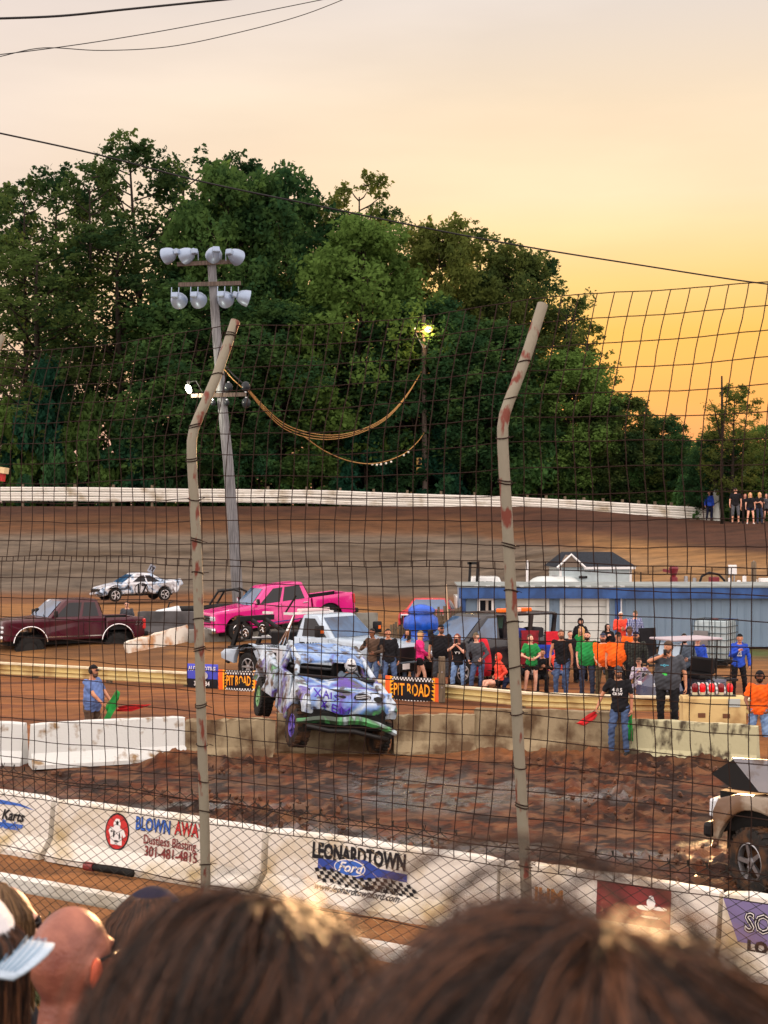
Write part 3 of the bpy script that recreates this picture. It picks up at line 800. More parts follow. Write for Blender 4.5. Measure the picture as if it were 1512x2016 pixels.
def tree_proto(name, H, rad, base, seed, nclump, per, kind='round', leaf=.26, m=LEAF, bark=True):
    """H total height, rad crown radius, base = height of lowest leaves; returns (root)"""
    rs = np.random.RandomState(seed)
    root = empty(name)
    tb = MB(); lean = rs.normal(0, .02, 2)
    tp = [(lean[0] * z + .15 * math.sin(z * .3 + seed), lean[1] * z, z) for z in np.linspace(-1, H * .93, 10)]
    r0 = H * .011 + .06
    tb.tube(tp, [r0 * (1 - .9 * i / 9) + .02 for i in range(10)], 8)
    cl = []
    for k in range(nclump):
        t = (k + rs.rand()) / nclump; z = base + (H - base) * (t ** .9)
        if kind == 'poplar': env = rad * (.72 + .28 * math.sin(PI * t)) * (1.0 if t < .72 else math.sqrt(max(.05, 1 - ((t - .72) / .30) ** 2)))
        elif kind == 'bush': env = rad * math.sqrt(max(.05, 1 - t * t))
        else: env = rad * math.sin(PI * (.18 + t * .78)) ** .55
        a = rs.rand() * 2 * PI + k * 2.4; rr = env * math.sqrt(rs.uniform(.15, 1))
        c = np.array([math.cos(a) * rr + lean[0] * z, math.sin(a) * rr + lean[1] * z, z]); cs = rad * rs.uniform(.15, .29) * (1 if t < .8 else .8)
        cl.append((c, cs))
        if kind != 'bush' and k % 2 == 0:
            zz = max(base * .6, z - rr * rs.uniform(.4, .9)); i = zz / (H * .93)
            st = Vector((lean[0] * zz + .15 * math.sin(zz * .3 + seed), lean[1] * zz, zz)); en = Vector(c)
            md = st.lerp(en, .5) + Vector((0, 0, -.08 * rr))
            tb.tube([st, md, en], [max(.03, r0 * .4 * (1 - i)) + .02, .05, .015], 5)
    tr = tb.build('trunk', BARK, root, smooth=True)
    # leaves: every clump is a shell of twigs, each with a spray of leaf-sized faces
    Cs = []
    for c, cs in cl:
        nt = max(3, per // 9)
        d = rs.normal(size=(nt, 3)); d /= np.linalg.norm(d, axis=1)[:, None]
        tw = c + d * cs * rs.uniform(.45, 1.15, (nt, 1)) * np.array([1, 1, .75])
        p = np.repeat(tw, 9, 0) + rs.normal(size=(nt * 9, 3)) * cs * .17
        Cs.append(p)
    C = np.concatenate(Cs); n = len(C)
    C = C[C[:, 2] > base * .55 - .3] if kind != 'bush' else C[C[:, 2] > -.2]; n = len(C)
    a = rs.normal(size=(n, 3)); a[:, 2] *= .7; a /= np.linalg.norm(a, axis=1)[:, None]
    b = rs.normal(size=(n, 3)); b -= (b * a).sum(1)[:, None] * a; b /= np.linalg.norm(b, axis=1)[:, None]
    s = leaf * rs.uniform(.6, 1.35, (n, 1))
    a = a * s; b = b * s * .62
    V = np.stack([C - a, C - b * .9 + a * .1, C + a, C + b * .9 - a * .1], 1).reshape(-1, 3)
    Q = np.arange(n * 4).reshape(n, 4)
    np_mesh('crown', V, Q, m, root)
    return root
PROT = {
 'tulip': tree_proto('tall_tree', 24, 4.4, 5, 1, 126, 118, 'poplar', .16, LEAF3),
 'tulip2': tree_proto('tall_tree', 24, 4.2, 6, 2, 98, 98, 'poplar', .16, LEAF3),
 'oak': tree_proto('broad_tree', 18, 5.4, 3, 3, 150, 210, 'round', .18),
 'oak2': tree_proto('broad_tree', 18, 5.2, 3, 4, 140, 200, 'round', .18),
 'thin': tree_proto('thin_tree', 22, 3.6, 7, 5, 70, 84, 'poplar', .16, LEAF3),
 'bush': tree_proto('shrub', 5, 3.2, 0, 6, 46, 320, 'bush', .19, LEAF2),
 'bush2': tree_proto('shrub', 5, 3.0, 0, 7, 40, 300, 'bush', .19, LEAF),
}
_first = {}
HT = {'tulip': 24.8, 'tulip2': 24.8, 'oak': 18.9, 'oak2': 18.7, 'thin': 22.6, 'bush': 5.7, 'bush2': 5.7}
RW = {'tulip': 4.0, 'tulip2': 3.8, 'oak': 5.2, 'oak2': 5.0, 'thin': 3.3, 'bush': 3.9, 'bush2': 3.7}
_warm = {}
def put_tree(kind, px, ytop, wpx, Y, label, group, zb=None, rz=None, warm=False):
    zb = (gh(X_(px, Y), Y) if zb is None else zb); ht = Z_(ytop, Y) - zb
    if kind in _first: o = copy_tree(PROT[kind])
    else: o = PROT[kind]; _first[kind] = 1
    o.location = (X_(px, Y), Y, zb)
    s = (wpx * (1.22 if 'bush' not in kind and Y > 95 else 1) * Y / F / 2) / RW[kind]; o.scale = (s, s, ht / HT[kind]); o.rotation_euler = (0, 0, rz if rz is not None else random.uniform(0, 6.28))
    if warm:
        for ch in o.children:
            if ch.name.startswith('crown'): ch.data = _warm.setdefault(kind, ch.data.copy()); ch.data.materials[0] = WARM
    tag(o, label, 'shrub' if 'bush' in kind else 'tree', group); return o
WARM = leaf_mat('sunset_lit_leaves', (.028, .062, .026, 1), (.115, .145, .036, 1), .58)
GT = 'tall woodland trees behind the banked turn'
rows = [ # kind, px, ytop, width px, Y, label
 ('tulip', -25, 350, 190, 112, 'leftmost tall tree, cut by the left edge of the picture'),
 ('thin', 45, 345, 140, 104, 'thin-leaved tall tree near the left edge with sky showing through'),
 ('tulip2', 110, 325, 170, 110, 'tall tree with open top second from the left edge'),
 ('thin', 175, 318, 150, 103, 'slim open-crowned tree left of the highest treetop'),
 ('tulip', 285, 266, 210, 108, 'highest tree of the wood with a rounded top left of the floodlight pole'),
 ('tulip2', 360, 295, 170, 112, 'tall tree directly behind the upper floodlights'),
 ('oak', 430, 325, 240, 104, 'broad dense tree behind the floodlight pole'),
 ('tulip', 500, 305, 180, 113, 'tall tree whose tip rises just right of the floodlights'),
 ('oak2', 560, 335, 230, 106, 'broad dark tree right of the floodlight pole'),
 ('tulip2', 625, 378, 160, 112, 'tree in the dip of the skyline left of the leaning open tree'),
 ('thin', 705, 336, 150, 108, 'open leaning tree whose feathery top stands over the middle dip'),
 ('oak', 700, 430, 260, 101, 'wide green tree filling the centre of the wood'),
 ('tulip', 770, 400, 120, 112, 'narrow tree on the slope of the skyline right of centre'),
 ('oak2', 860, 440, 200, 106, 'broad tree above the lit street lamp'),
 ('tulip2', 940, 446, 170, 110, 'tree with orange glowing leaves left of the right fence post top'),
 ('oak', 1010, 488, 190, 105, 'broad tree behind the top of the right fence post'),
 ('tulip', 1075, 505, 150, 108, 'tree with glowing orange rim right of the right fence post top'),
 ('thin', 1115, 590, 110, 103, 'thin orange-lit tree on the right shoulder of the wood'),
 ('tulip2', 230, 440, 230, 101, 'dense lower tree left of the floodlight pole'),
 ('tulip2', 70, 470, 230, 100, 'dense lower tree behind the left edge of the fence'),
 ('oak2', 380, 560, 250, 99, 'dark lower tree directly behind the leaning left fence post'),
 ('oak', 545, 600, 260, 100, 'lower tree between the pole and the sagging cable'),
 ('oak2', 830, 600, 240, 100.5, 'lower tree behind the street lamp post'),
 ('oak', 980, 640, 230, 99.5, 'lower tree left of the right fence post'),
 ('oak2', 1130, 700, 180, 99, 'lower tree right of the right fence post'),
 ('thin', 1155, 640, 90, 101, 'sparse tree with dangling orange leaves against the sunset'),
 ('oak', 1230, 785, 150, 98, 'round tree left of the gap in the skyline'),
 ('oak2', 1300, 830, 120, 99, 'rightmost small tree of the main wood'),
 ('tulip', 1440, 762, 115, 88, 'slim lone tree by the bare pole on the right'),
 ('oak', 1500, 850, 190, 92, 'bushy tree cut by the right edge behind the girls'),
 ('oak2', 1400, 860, 110, 90, 'small tree left of the lone slim tree'),
]
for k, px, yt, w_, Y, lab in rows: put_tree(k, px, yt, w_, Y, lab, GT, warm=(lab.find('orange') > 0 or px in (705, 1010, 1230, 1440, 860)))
GB = 'shrubs along the foot of the wood'
descr = ['dark shrub', 'leafy green shrub', 'pale green shrub', 'spreading shrub', 'rounded shrub']
i = 0
where = ['at the far left edge below the wood', 'left of the lit lamp on the crossarm', 'behind the rail left of the leaning fence post', 'behind the left fence post', 'just right of the floodlight pole foot', 'under the dip of the sagging cable', 'left of the street lamp post foot', 'right of the street lamp post foot', 'between the street lamp and the right fence post', 'directly left of the right fence post', 'right of the right fence post', 'below the orange lit tree', 'left of the gap in the trees', 'in the gap at the right end of the wood', 'beside the bare wooden pole', 'behind the man in the blue jacket by the rail', 'behind the group of girls at the far right']
for k, (px, yt, w_) in enumerate(((10, 780, 200), (95, 700, 200), (180, 770, 180), (270, 820, 200), (400, 790, 200), (510, 840, 190), (620, 890, 190), (720, 850, 200), (800, 900, 170), (890, 830, 190), (970, 860, 170), (1060, 800, 190), (1150, 850, 180), (1230, 880, 190), (1310, 915, 170), (1390, 900, 130), (1490, 930, 150))):
    Y = 99.0 if px < 1350 else 93
    put_tree('bush' if k % 2 else 'bush2', px, yt, w_, Y, descr[k % 5] + ' ' + where[k], GB)
for k, v in PROT.items():
    if k not in _first: print('unused proto', k)
# far wooded ridge seen through the gap
def ridge():
    rs = np.random.RandomState(8); N = 60000
    x = rs.uniform(20, 260, N); y = 420 + rs.uniform(-40, 60, N)
    top = 27 + 5 * np.sin(x * .05) + 3 * np.sin(x * .17 + 1) + 2.5 * (fbm(x * .12, y * .0 + 2, 3))
    z = 3 + (top - 3) * rs.uniform(0, 1, N) ** .7 + rs.normal(0, 1, N)
    C = np.stack([x, y, z], 1)
    a = rs.normal(size=(N, 3)); b = np.cross(a, rs.normal(size=(N, 3)))
    a /= np.linalg.norm(a, axis=1)[:, None]; b /= np.linalg.norm(b, axis=1)[:, None]
    V = np.stack([C - a, C - b, C + a, C + b], 1).reshape(-1, 3)
    o = np_mesh('distant_wood', V, np.arange(N * 4).reshape(N, 4), leaf_mat('far_leaves', (.05, .085, .05, 1), (.09, .13, .07, 1), .3))
    tag(o, 'far-off hazy wooded ridge seen through the gap in the trees', 'wood', kind='stuff')
ridge()
def undergrowth():
    rs = np.random.RandomState(18); N = 42000
    x = rs.uniform(-48, 24, N); y = rs.uniform(110, 126, N); t = 4.5 + 3.5 * fbm(x * .3, y * .1, 3)
    C = np.stack([x, y, 4.5 + t * rs.uniform(0, 1, N) ** .8], 1); a = rs.normal(size=(N, 3)); b = np.cross(a, rs.normal(size=(N, 3)))
    a *= .24 / np.linalg.norm(a, axis=1)[:, None]; b *= .16 / np.linalg.norm(b, axis=1)[:, None]
    o = np_mesh('undergrowth', np.stack([C - a, C - b, C + a, C + b], 1).reshape(-1, 3), np.arange(N * 4).reshape(N, 4), LEAF)
    tag(o, 'dark undergrowth between and behind the woodland trunks', 'undergrowth', kind='stuff')
undergrowth()
# ------------------------------------------------------------------ vehicles
GLASS = mat('dark_window_glass', (.008, .010, .014), .12, spec=.35)
WSHIELD = mat('windscreen_glass', lin(58, 98, 140), .05, spec=1.0, col2=lin(16, 30, 50), scale=1.2, lo=.35, hi=.7)
RUB = mat('tyre_rubber', (.018, .018, .018), .8, var=.4, scale=9, bump=.3)
MUDRUB = mat('muddy_tyre', (.02, .019, .018), .8, col2=lin(96, 68, 46), scale=5, lo=.45, hi=.7, bump=.5)
CHROME = mat('chrome', (.75, .76, .78), .12, 1.0)
BLK = mat('black_plastic', (.012, .012, .013), .5)
UNDER = mat('chassis_black', (.01, .01, .01), .7)
STEEL = mat('brushed_steel', (.35, .36, .38), .35, .9)
HEADL = mat('headlight_lens', (.62, .68, .74), .1, spec=1.0)
TAIL = mat('tail_light_red', (.5, .01, .01), .2, spec=.8)
AMB = mat('amber_lens', lin(240, 110, 20), .25)
def arc(cx, cz, r, a0, a1, n=12): return [(cx + r * math.cos(R(a0 + (a1 - a0) * i / n)), cz + r * math.sin(R(a0 + (a1 - a0) * i / n))) for i in range(n + 1)]
def inset(poly, d):
    n = len(poly); A = sum(poly[i][0] * poly[(i + 1) % n][1] - poly[(i + 1) % n][0] * poly[i][1] for i in range(n)); s = 1 if A > 0 else -1; out = []
    for i in range(n):
        a, b, c = Vector(poly[i - 1]), Vector(poly[i]), Vector(poly[(i + 1) % n])
        e1 = (b - a); e2 = (c - b)
        e1 = e1.normalized() if e1.length > 1e-9 else e2.normalized(); e2 = e2.normalized() if e2.length > 1e-9 else e1
        n1 = Vector((-e1.y, e1.x)) * s; n2 = Vector((-e2.y, e2.x)) * s; m = n1 + n2
        if m.length < 1e-3: m = n1
        m.normalize(); k = max(.5, m.dot(n1)); out.append((b.x + m.x * d / k, b.y + m.y * d / k))
    return out
def slab(poly, hw, r=.04, wf=None, dents=None):
    """side outline (x,z) extruded over the width with rounded edges; wf(x,z) scales the half width"""
    ys = [(-1, r), (-1, r * .35), (-.985, 0)]; sl = []
    for d, k in ((r, 0), (r * .3, .4), (0, 1)): sl.append((-(hw - r * k), inset(poly, d) if d else poly))
    for t in (-.5, 0, .5): sl.append((t * hw, poly))
    for d, k in ((0, 1), (r * .3, .4), (r, 0)): sl.append((hw - r * k, inset(poly, d) if d else poly))
    rings = []
    for y, pl in sl:
        rings.append([((x), y * (wf(x, z) if wf else 1), z) for x, z in pl])
    mb = MB().loft(rings)
    if dents: mb.v = [dents(*v) for v in mb.v]
    return mb
def wheel(parent, x, y, z, r, w, tm=RUB, rm=STEEL, spokes=6, steer=0, style='alloy', rimr=.62, tread=0, side=None):
    """the wheel's outer face looks to the side of y"""
    sgn = (1 if y > 0 else -1) if side is None else side
    prof = [(r * rimr, -w / 2 + .01), (r * .80, -w / 2), (r * .95, -w * .46), (r, -w * .36), (r, w * .36), (r * .95, w * .46), (r * .80, w / 2), (r * rimr, w / 2 - .01), (r * rimr * .97, w * .2), (r * rimr * .97, w * .05), (.0001, w * .04)]
    mb = MB().lathe(prof, n=32)
    if tread:
        for k in range(26):
            a = 2 * PI * k / 26
            for s in (-1, 1): mb.box((math.cos(a + s * .06) * r * 1.0, math.sin(a + s * .06) * r * 1.0, s * w * .27), (.035, r * .13, w * .36), rot=(0, 0, a + s * .06))
    M = Matrix.Translation((x, y, z)) @ Matrix.Rotation(steer, 4, 'Z') @ Matrix.Rotation(-PI / 2 * sgn, 4, 'X')
    o = mb.xf(M).build('wheel', tm, parent, smooth=40)
    rb = MB(); R_ = r * rimr
    rb.lathe([(R_ * .99, w * .42), (R_ * .93, w * .44), (R_ * .88, w * .2), (R_ * .3, w * .12 if style != 'dish' else w * .34), (R_ * .22, w * .3), (0.0001, w * .32)] if style != 'alloy' else [(R_ * .99, w * .42), (R_ * .90, w * .44), (R_ * .84, w * .25), (R_ * .84, w * .20)], n=28, caps=style != 'alloy')
    if style == 'alloy':
        for k in range(spokes):
            a = 2 * PI * k / spokes; c, s = math.cos(a), math.sin(a)
            def q(rr, t, zz): return (c * rr - s * t, s * rr + c * t, zz)
            rb.loft([[q(R_ * .14, -R_ * .13, w * .30), q(R_ * .14, R_ * .13, w * .30), q(R_ * .14, R_ * .13, w * .38), q(R_ * .14, -R_ * .13, w * .38)],
                     [q(R_ * .9, -R_ * .10, w * .26), q(R_ * .9, R_ * .10, w * .26), q(R_ * .9, R_ * .10, w * .42), q(R_ * .9, -R_ * .10, w * .42)]])
        rb.lathe([(R_ * .24, w * .28), (R_ * .22, w * .42), (.0001, w * .44)], n=16)
    else:
        for k in range(8):
            a = 2 * PI * k / 8; rb.sphere((math.cos(a) * R_ * .45, math.sin(a) * R_ * .45, w * .3), .02, 6, 4)
    rb.xf(M).build('rim', rm, o, smooth=35)
    return o
def cab(parent, m, x0, x1, x2, x3, z0, z1, w0, w1, wins, ws=True, rearwin=True, trim=None, glass=GLASS, wsm=WSHIELD, crown=.04, curve=.10):
    """x0 windscreen base, x1 windscreen top, x2 roof rear, x3 rear base (x0>x3). wins: side windows [(t0,t1,rake0,rake1)...] in fractions"""
    rings = []
    N = 5
    for i in range(N + 1):
        t = i / N; xf = x0 + (x1 - x0) * t; xr = x3 + (x2 - x3) * t; w = w0 + (w1 - w0) * t; z = z0 + (z1 - z0 - crown) * t
        b = .10; ring = []
        for (cx, cy, a0) in ((xf, w, 0), (xr, w, 90), (xr, -w, 180), (xf, -w, 270)):
            sx = 1 if cx == xf else -1; sy = 1 if cy > 0 else -1
            pts = [(cx, cy - sy * b * 1.8), (cx - sx * b * .3, cy - sy * b * .55), (cx - sx * b, cy)]
            if a0 in (90, 270): pts.reverse()
            ring += [(p[0], p[1], z) for p in pts]
        rings.append(ring)
    top = [(x + (-.05 if x > 0.5 * (x1 + x2) else .05), y * .93, z1 - crown * .35) for x, y, z in rings[-1]]; rings.append(top)
    rings.append([((x1 + x2) / 2 + (x - (x1 + x2) / 2) * .72, y * .7, z1) for x, y, z in top])
    body = MB().loft(rings).build('cab', m, parent, smooth=35)
    def side(u, v, s, off=.010):
        t = v; xf = x0 + (x1 - x0) * t; xr = x3 + (x2 - x3) * t; w = w0 + (w1 - w0) * t
        return Vector((xf + (xr - xf) * u, s * (w + off), z0 + (z1 - z0 - crown) * v))
    for s in (-1, 1):
        for k, (a0, a1, b0, b1, v0, v1) in enumerate(wins):
            pts = [side(a0, v0, s), side(a1, v0, s), side(b1, v1, s), side(b0, v1, s)]
            q = [p + (sum(pts, Vector()) / 4 - p) * 0 for p in pts]
            inn = [p - Vector((0, s * .03, 0)) for p in q]
            g = MB().loft([inn, q]).build('side_window', glass, body)
            if trim:
                tb = MB(); tb.tube([p + Vector((0, s * .004, 0)) for p in q], .012, 5, closed=True); tb.build('window_trim', trim, g)
    def fr(u, v, xa, xb, sgn, off):
        t = v; w = (w0 + (w1 - w0) * t) - .11
        return Vector((xa + (xb - xa) * t + sgn * (off + curve * .3 * (1 - (2 * u - 1) ** 2)), (2 * u - 1) * w, z0 + (z1 - z0 - crown) * v))
    for nm, xa, xb, sgn, on in (('windscreen', x0, x1, 1, ws), ('rear_window', x3, x2, -1, rearwin)):
        if not on: continue
        v0, v1 = (.05, .93) if nm == 'windscreen' else (.2, .85)
        rings = [[fr(u, v, xa, xb, sgn, o_) for u in (0, .25, .5, .75, 1)] for v, o_ in ((v0, .008), ((v0 + v1) / 2, .02), (v1, .008))]
        MB().loft(rings, caps=False, closed=False).build(nm, wsm if nm == 'windscreen' else glass, body, smooth=True)
    return body
def bed(parent, m, xa, xb, hw, zf, zt, zr, arch, inner=None, zb=None):
    """open pickup bed from xa (front) to xb (rear)"""
    poly = [(xa, zb), (xa, zt), (xb + .04, zr), (xb, zr - .06), (xb, zb + .1), (xb + .12, zb)] + arch
    o = None
    for s in (-1, 1):
        mb = slab(poly, .055, .02); mb.v = [(x, y + s * (hw - .055), z) for x, y, z in mb.v]
        p = mb.build('bed_side', m, parent, smooth=30)
    MB().box(((xa + xb) / 2, 0, zf), (xa - xb - .02, hw * 2 - .2, .06)).build('bed_floor', inner or BLK, parent)
    for s in (-1, 1): MB().box(((xa + xb) / 2, s * (hw - .135), (zf + zt) / 2), (xa - xb - .1, .03, zt - zf - .05)).build('bed_liner', inner or BLK, parent)
    MB().box((xa - .03, 0, (zf + zt) / 2), (.05, hw * 2 - .24, zt - zf - .03)).build('bed_front_wall', inner or BLK, parent)
    t = MB().box((xb + .035, 0, (zb + .25 + zr) / 2 - .02), (.06, hw * 2 - .24, zr - zb - .26), r=.02).build('tailgate', m, parent)
    MB().box((xb - .0, 0, (zb + zr) / 2 + .12), (.02, .3, .06)).build('tailgate_handle', BLK, t)
def mirror(parent, x, y, z, m, big=1.0, cap=None):
    s = 1 if y > 0 else -1
    b = MB().box((x, y + s * .14 * big, z), (.12 * big, .16 * big, .22 * big), r=.03); b.tube([(x, y, z - .05), (x, y + s * .1, z - .04)], .02, 6)
    o = b.build('wing_mirror', m, parent, smooth=40)
    if cap: MB().box((x + .065, y + s * .14 * big, z + .02), (.01, .13 * big, .16 * big)).build('mirror_cap', cap, o)
def seam(parent, pts, hw, s, m=BLK, r=.006):
    MB().tube([(x, s * (hw + .001), z) for x, z in pts], r, 4).build('door_seam', m, parent)
def handle(parent, x, y, z, m): MB().box((x, y, z), (.2, .03, .035), r=.01).build('door_handle', m, parent)

def make_pickup(name, label, paint, mtrs, loc, head, pitch=0, roll=0, group=None, opts=None):
    """mtrs: dims dict"""
    d = dict(xf=2.75, xr=-2.95, wf=1.85, wr=-1.75, r=.40, tw=.27, hw=.97, zb=.45, zh=1.12, zbelt=1.22, zroof=1.88, cow=1.15, c1=.45, c2=-.75, c3=-.95, zbed=1.22, wins=None, lift=0, hoodf=.06, two=None)
    d.update(mtrs); o_ = opts or {}
    root = empty(name, loc, label=label, cat='pickup truck', group=group, rot=(roll, pitch, head))
    if o_.get('wb'): k_ = o_['wb'] / (d['wf'] - d['wr']); root.scale = (k_, k_, k_)
    L = d['lift']; r = d['r']; hw = d['hw']; ar = o_.get('arch', r + .09); wz = r
    az = o_.get('az', d['zb'] + L)
    ax = lambda cx: [(max(-9, p[0]), p[1]) for p in arc(cx, o_.get('acz', wz + L * .9 + .03), ar, 180, 0)]
    # main outline, counter clockwise from rear bottom of the cab to the nose
    zb = d['zb'] + L; zc = o_.get('acz', wz + L * .9 + .03)
    a0 = math.degrees(math.asin(max(-1, min(1, (zb - zc) / ar))))
    af = arc(d['wf'], zc, ar, 180 - a0, a0, 14)
    xc3 = d['c3'] - .02
    poly = [(xc3, zb)] + af + [(d['xf'] - .06, zb), (d['xf'], zb + .12), (d['xf'] + .02, d['zh'] + L - .18), (d['xf'] - .05, d['zh'] + L - .03), (d['xf'] - .18, d['zh'] + L + .01), (d['cow'] + .4, d['zbelt'] + L - .01), (d['cow'], d['zbelt'] + L + .02), (xc3, d['zbelt'] + L)]
    def wf_(x, z):
        k = 1.0
        if x > d['xf'] - .7: k -= .07 * ((x - d['xf'] + .7) / .7) ** 2
        if z > zb + .45: k -= .03 * (z - zb - .45) / .4
        return k
    body = slab(poly, hw, .05, wf_, o_.get('dents')).build('body', paint, root, smooth=30)
    c = cab(root, paint, d['cow'], d['c1'], d['c2'], d['c3'], d['zbelt'] + L, d['zroof'] + L, hw - .05, hw - .24, d['wins'] or [(.10, .47, .20, .47, .06, .86), (.52, .88, .52, .86, .06, .86)], trim=o_.get('trim'))
    zc2 = zc; ra = arc(d['wr'], zc2, ar, 180 - a0, a0, 14)
    bed(root, paint, d['c3'] - .05, d['xr'], hw - .01, zb + .32, d['zbed'] + L, d['zbed'] + L, [p for p in ra], zb=zb)
    MB().box(((d['xf'] + d['xr']) / 2, 0, zb + .02), (d['xf'] - d['xr'] - .5, hw * 2 - .62, .34)).build('chassis', UNDER, root)
    for x in (d['wf'], d['wr']):
        for s in (-1, 1):
            wheel(root, x, s * (hw - d['tw'] / 2 + o_.get('poke', -.02)), wz, r, d['tw'], o_.get('tyre', RUB), o_.get('rim', STEEL), o_.get('spokes', 6), o_.get('steer', 0) if x > 0 else 0, o_.get('style', 'alloy'), o_.get('rimr', .62), tread=o_.get('tread', 0))
        if L: MB().tube([(x, -hw + .2, wz), (x, hw - .2, wz)], .06, 8).build('axle', UNDER, root)
    for s in (-1, 1):
        mirror(root, d['cow'] - .22, s * (hw - .03), d['zbelt'] + L + .14, BLK, 1.0, o_.get('mcap'))
        zt = d['zbelt'] + L - .02
        for xs in o_.get('seams', [(d['cow'] - .12), (-.1), d['c3'] + .02]): seam(root, [(xs, zb + .05), (xs, zt)], hw, s)
        for xs in o_.get('handles', []): handle(root, xs, s * (hw + .01), zt - .10, o_.get('handm', paint))
        if o_.get('strip'):
            MB().box((0.05, s * (hw + .006), zb + .12), (d['wf'] - d['wr'] - 2 * ar - .04, .012, .035)).build('side_strip', o_['strip'], root)
        if o_.get('archtrim'):
            for cx in (d['wf'], d['wr']):
                MB().tube([(p[0], s * (hw + .0), p[1]) for p in arc(cx, zc, ar + .015, 175, 5, 16)], .02, 6).build('arch_trim', o_['archtrim'], root)
        # lights
        MB().box((d['xf'] - .015, s * (hw - .26), d['zh'] + L - .22), (.10, .40, .17 if not o_.get('stack') else .10), r=.03).build('headlight', HEADL, root)
        if o_.get('stack'): MB().box((d['xf'] - .015, s * (hw - .26), d['zh'] + L - .36), (.10, .40, .10), r=.03).build('headlight', HEADL, root)
        MB().box((d['xr'] + .02, s * (hw - .06), d['zbed'] + L - .24), (.12, .15, .36), r=.03).build('tail_light', TAIL, root)
    g = MB().box((d['xf'] + .0, 0, d['zh'] + L - .26), (.05, hw * 2 - .85, .26), r=.02).build('grille', BLK, root)
    for k in range(3): MB().box((d['xf'] + .03, 0, d['zh'] + L - .18 - k * .08), (.02, hw * 2 - .9, .022)).build('grille_bar', CHROME, g)
    MB().box((d['xf'] + .06, 0, zb + .10), (.16, hw * 2 - .04, .22), r=.05).build('front_bumper', o_.get('bumper', CHROME), root, smooth=40)
    MB().box((d['xr'] - .08, 0, zb + .12), (.16, hw * 2 - .1, .18), r=.04).build('rear_bumper', o_.get('rbumper', BLK), root, smooth=40)
    MB().box((d['xf'] + .15, 0, zb + .12), (.012, .3, .14)).build('number_plate', WHT, root)
    for s in (-.45, .45): MB().tube([(d['cow'] + .02, s, d['zbelt'] + L + .05), (d['cow'] - .12, s - .4, d['zbelt'] + L + .13)], .01, 4).build('wiper', BLK, root)
    return root
def fit2(front, rear, zf=None, zr=None):
    """ground points (X,Y,Z) under front and rear axle -> loc, heading, pitch about the axle midpoint"""
    f, r = Vector(front), Vector(rear); d = f - r; h = math.atan2(d.y, d.x); p = -math.atan2(d.z, Vector((d.x, d.y)).length)
    return (f + r) / 2, h, p
def paint(name, c, c2=None, **k):
    k.setdefault('lo', .46); k.setdefault('hi', .8); k.setdefault('scale', 1.8); k.setdefault('rough2', .7)
    return mat(name, c, .25, 0, coat=.55, col2=c2 or tuple(c[i] * .72 + (.16, .12, .09)[i] * .28 for i in range(3)), **k)
MAROON = paint('maroon_paint', lin(66, 12, 32), lin(72, 36, 36), scale=2.2)
GP = 'pickup trucks parked in the infield'
def heading_rot(h, pitch): return h
# --- lifted maroon extended cab pickup
def axles(pxf, Yf, pxr, Yr, zf=0, zr=0): return fit2((X_(pxf, Yf), Yf, zf), (X_(pxr, Yr), Yr, zr))
loc, h, p = axles(50, 50.2, 217, 51.7)
loc.z = 0
mar = make_pickup('pickup_truck', 'lifted maroon extended cab pickup with big mud tyres at the left edge', MAROON,
    dict(xf=2.55, xr=-2.42, wf=1.60, wr=-1.46, r=.46, tw=.32, hw=.97, lift=.30, zh=1.14, zbelt=1.2, zroof=1.82, cow=1.0, c1=.42, c2=-.82, c3=-.98, zbed=1.16, wins=[(.12, .54, .20, .54, .06, .86), (.60, .90, .60, .88, .06, .86)]),
    loc + Vector((0, 0, .02)), h, 0, group=GP, opts=dict(style='dish', rim=mat('black_rim', (.02, .02, .02), .4), tread=1, tyre=RUB, rimr=.55, strip=CHROME, archtrim=CHROME, stack=1, seams=[.95, -.22, -.98], handles=[0.0], acz=.66, arch=.56))
MB().xf(Matrix()).build
zt = text_mb('Z71', .20, .004, shear=.25); zt.xf(frame(Vector((-2.22, .985, 1.24)), (-1, 0, 0), (0, 0, 1))); zt.build('lettering', CHROME, mar, fix=False)
# --- white pickup behind it
loc2, h2, p2 = axles(40, 53.6, 205, 55.2)
make_pickup('pickup_truck', 'pale silver pickup half hidden behind the lifted maroon pickup', paint('silver_white_paint', lin(196, 204, 214)),
    dict(xf=2.65, xr=-2.75, wf=1.62, wr=-1.5, hw=.95, lift=.20, zh=1.14, zbelt=1.2, zroof=1.84, cow=1.0, c1=.42, c2=-.82, c3=-.98, zbed=1.1), (loc2.x, loc2.y, -.10), h2, group=GP)
# --- pink crew cab
PINK = paint('hot_pink_paint', lin(214, 24, 132), lin(176, 36, 104), scale=1.6)
loc, h, p = axles(458, 52.0, 636, 53.4, .62, 1.0)
make_pickup('pickup_truck', 'shiny hot pink crew cab pickup behind the concrete barriers', PINK,
    dict(xf=2.78, xr=-2.85, wf=1.85, wr=-1.8, r=.41, hw=1.0, zb=.42, zh=1.18, zbelt=1.24, zroof=1.90, cow=1.28, c1=.62, c2=-.92, c3=-1.10, zbed=1.26, wins=[(.13, .47, .24, .47, .05, .88), (.52, .90, .52, .88, .05, .88)]),
    loc, h, p, group=GP, opts=dict(wb=3.42, handles=[.25, -.85], handm=CHROME, mcap=CHROME, strip=CHROME, seams=[1.2, .12, -1.08], arch=.53, rim=CHROME))
